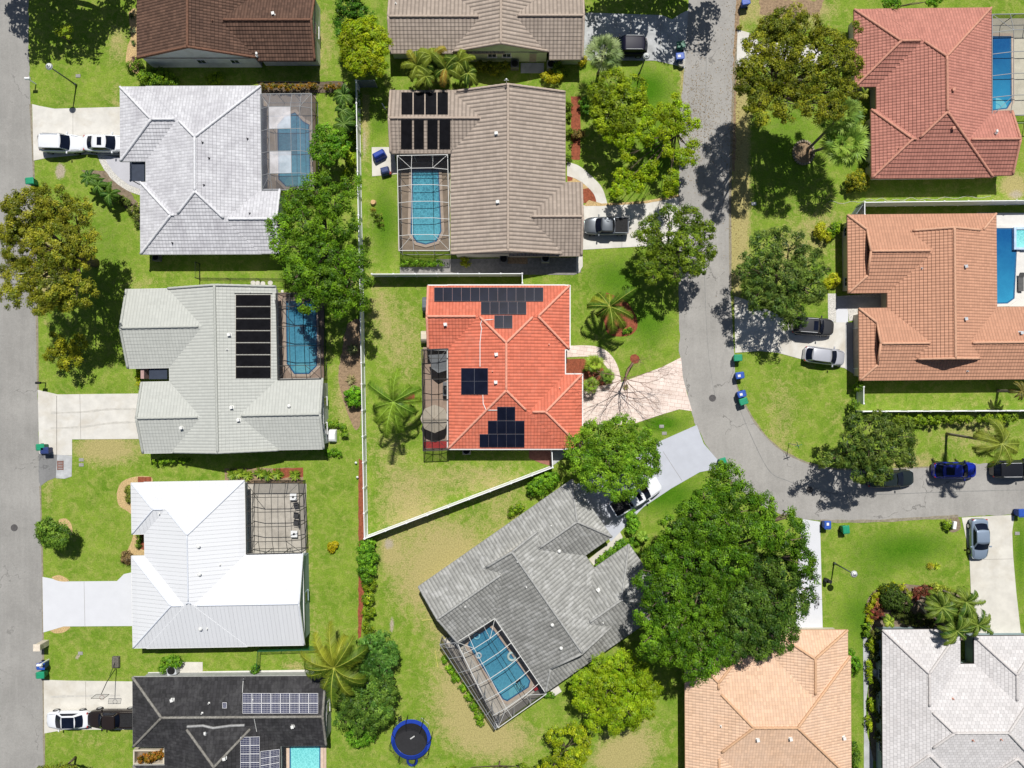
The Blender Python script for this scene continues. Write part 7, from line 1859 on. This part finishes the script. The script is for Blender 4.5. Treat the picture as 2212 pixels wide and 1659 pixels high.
# garden ornaments
p = G(806,437,.2); mb = MB(); mb.cyl((p.x,p.y,0), .34, .35, 14, .25); tag(mb.obj('tree_stump', M('cut_wood', (.55,.36,.18), .8, .2, 8), bevel=.03), 'pale cut stump on the upper middle lawn', 'stump')
p = G(832,229+0,1.0)
mb = MB(); mb.tube([(0,0,0),(-.35,.55,.25)], .05, 6); o = mb.obj('garden_pipe', VINYL); q = G(833,236); o.location = q; o.location.z = .05; tag(o, 'short white pipe on the lawn by the left corner of the tan roof', 'pipe')
for x, y, l in ((770,999,'small green white garden light at the top of the red mulch strip'),(773,1030,'small white garden light halfway along the red mulch strip')):
    p = G(x, y); mb = MB(); mb.cyl((p.x,p.y,0), .05, .3, 8); mb.cyl((p.x,p.y,.3), .13, .1, 12, .04); tag(mb.obj('garden_light', M('lamp_white', (.72,.74,.74))), l, 'garden light')
for x, y, l in ((1852,1020,''),): pass
p = G(2187,1097); 
# cable lying along the white fence at the right
pts = [G(1790,436),G(1830,438),G(1870,433),G(1900,430),G(1930,433),G(1965,429),G(2000,431),G(2040,428),G(2090,426),G(2140,426)]
pts = smoothline([(q.x, q.y, .03) for q in pts], 5); mb = MB(); mb.tube([(a, b_ + .12*math.sin(i*1.3), c) for i, (a, b_, c) in enumerate(pts)], .02, 5); tag(mb.obj('garden_hose', M('hose_pale', (.6,.62,.5), .6)), 'long pale hose winding above the white fence at the right', 'hose')
# white leaning trunks in the round bed
for k, (a, b_, l) in enumerate((((1978,1296),(2010,1312),'upper of two pale leaning trunks in the round bed'),((1982,1302),(2006,1330),'lower of two pale leaning trunks in the round bed'))):
    p, q = G(*a), G(b_[0], b_[1], 3.6); mb = MB(); mb.tube([(p.x,p.y,0),(q.x,q.y,3.6)], [.12,.08], 8); tag(mb.obj('palm_trunk', M('bark_pale', (.40,.38,.33), .9, .2, 6)), l, 'trunk')
# bicycle by the drive, child's hoop post by the white driveway
def bicycle(label, x, y, rz):
    p = G(x, y, .5); t = thing('bicycle', label, 'bicycle', (p.x, p.y, .02), R_(rz)); m = BLK
    for s, nm in ((-.52, 'wheel'), (.52, 'wheel')):
        mb = MB(); mb.torus((s, 0, .34), .33, .018, 24, 5, m=Matrix.Rotation(PI/2, 3, 'X'));
        for i in range(6): a = PI*i/6; mb.tube([(s+.31*math.cos(a), 0, .34+.31*math.sin(a)), (s-.31*math.cos(a), 0, .34-.31*math.sin(a))], .004, 3)
        mb.obj(nm, TYRE, t)
    mb = MB()
    for a, b_ in (((-.52,0,.34),(-.1,0,.3)), ((-.1,0,.3),(-.22,0,.78)), ((-.1,0,.3),(.38,0,.72)), ((-.2,0,.7),(.36,0,.76)), ((.36,0,.8),(.52,0,.34)), ((-.52,0,.34),(-.2,0,.7))): mb.tube([a, b_], .018, 6)
    mb.obj('frame', m, t); mb = MB(); mb.box((-.22, 0, .82), (.24, .13, .05)); mb.obj('saddle', m, t, bevel=.02); mb = MB(); mb.tube([(.36,-.25,.92),(.34,0,.9),(.36,.25,.92)], .015, 6); mb.obj('handlebar', m, t)
bicycle('thin dark bicycle standing at the edge of the white driveway near the huge tree', 1766, 1299, 85)
p = G(1793,1240+18,1.2); t = thing('lawn_stand', 'dark slim stand with a round head on the lawn beside the white driveway', 'stand', (p.x, p.y, 0)); mb = MB(); mb.cyl((0,0,0), .2, .7, 14, .24); mb.obj('base', BLK, t); mb = MB(); mb.cyl((.05,.05,.7), .08, .5, 10, .2); mb.obj('head', BLK, t)

# ------------------------------------------------------------------ sun, sky, camera
toward = Vector((.146, .99, 1.64)).normalized()
elev = math.asin(toward.z); az = math.atan2(toward.x, toward.y)
w = bpy.data.worlds.new('World'); sc.world = w; w.use_nodes = True
nt = w.node_tree; bg = nt.nodes['Background']
sky = nt.nodes.new('ShaderNodeTexSky'); sky.sky_type = 'NISHITA'; sky.sun_disc = False; sky.sun_elevation = elev; sky.sun_rotation = az
nt.links.new(sky.outputs[0], bg.inputs[0]); bg.inputs[1].default_value = .052
l = bpy.data.lights.new('sun', 'SUN'); l.energy = 4.9; l.angle = R_(.53); l.color = (1, .97, .91)
lo = bpy.data.objects.new('sun', l); C.objects.link(lo); lo.rotation_euler = toward.to_track_quat('Z', 'Y').to_euler()
cam = bpy.data.cameras.new('camera'); co = bpy.data.objects.new('camera', cam); C.objects.link(co)
co.location = (0, 0, H); co.rotation_euler = (0, 0, 0); cam.sensor_fit = 'HORIZONTAL'; cam.angle = 2*math.atan(1106*K0/H); cam.clip_end = 5000
sc.camera = co
sc.view_settings.view_transform = 'Standard'; sc.view_settings.look = 'None'; sc.view_settings.exposure = 0
sc.cycles.max_bounces = 6; sc.cycles.transparent_max_bounces = 12; sc.cycles.diffuse_bounces = 2; sc.cycles.glossy_bounces = 2
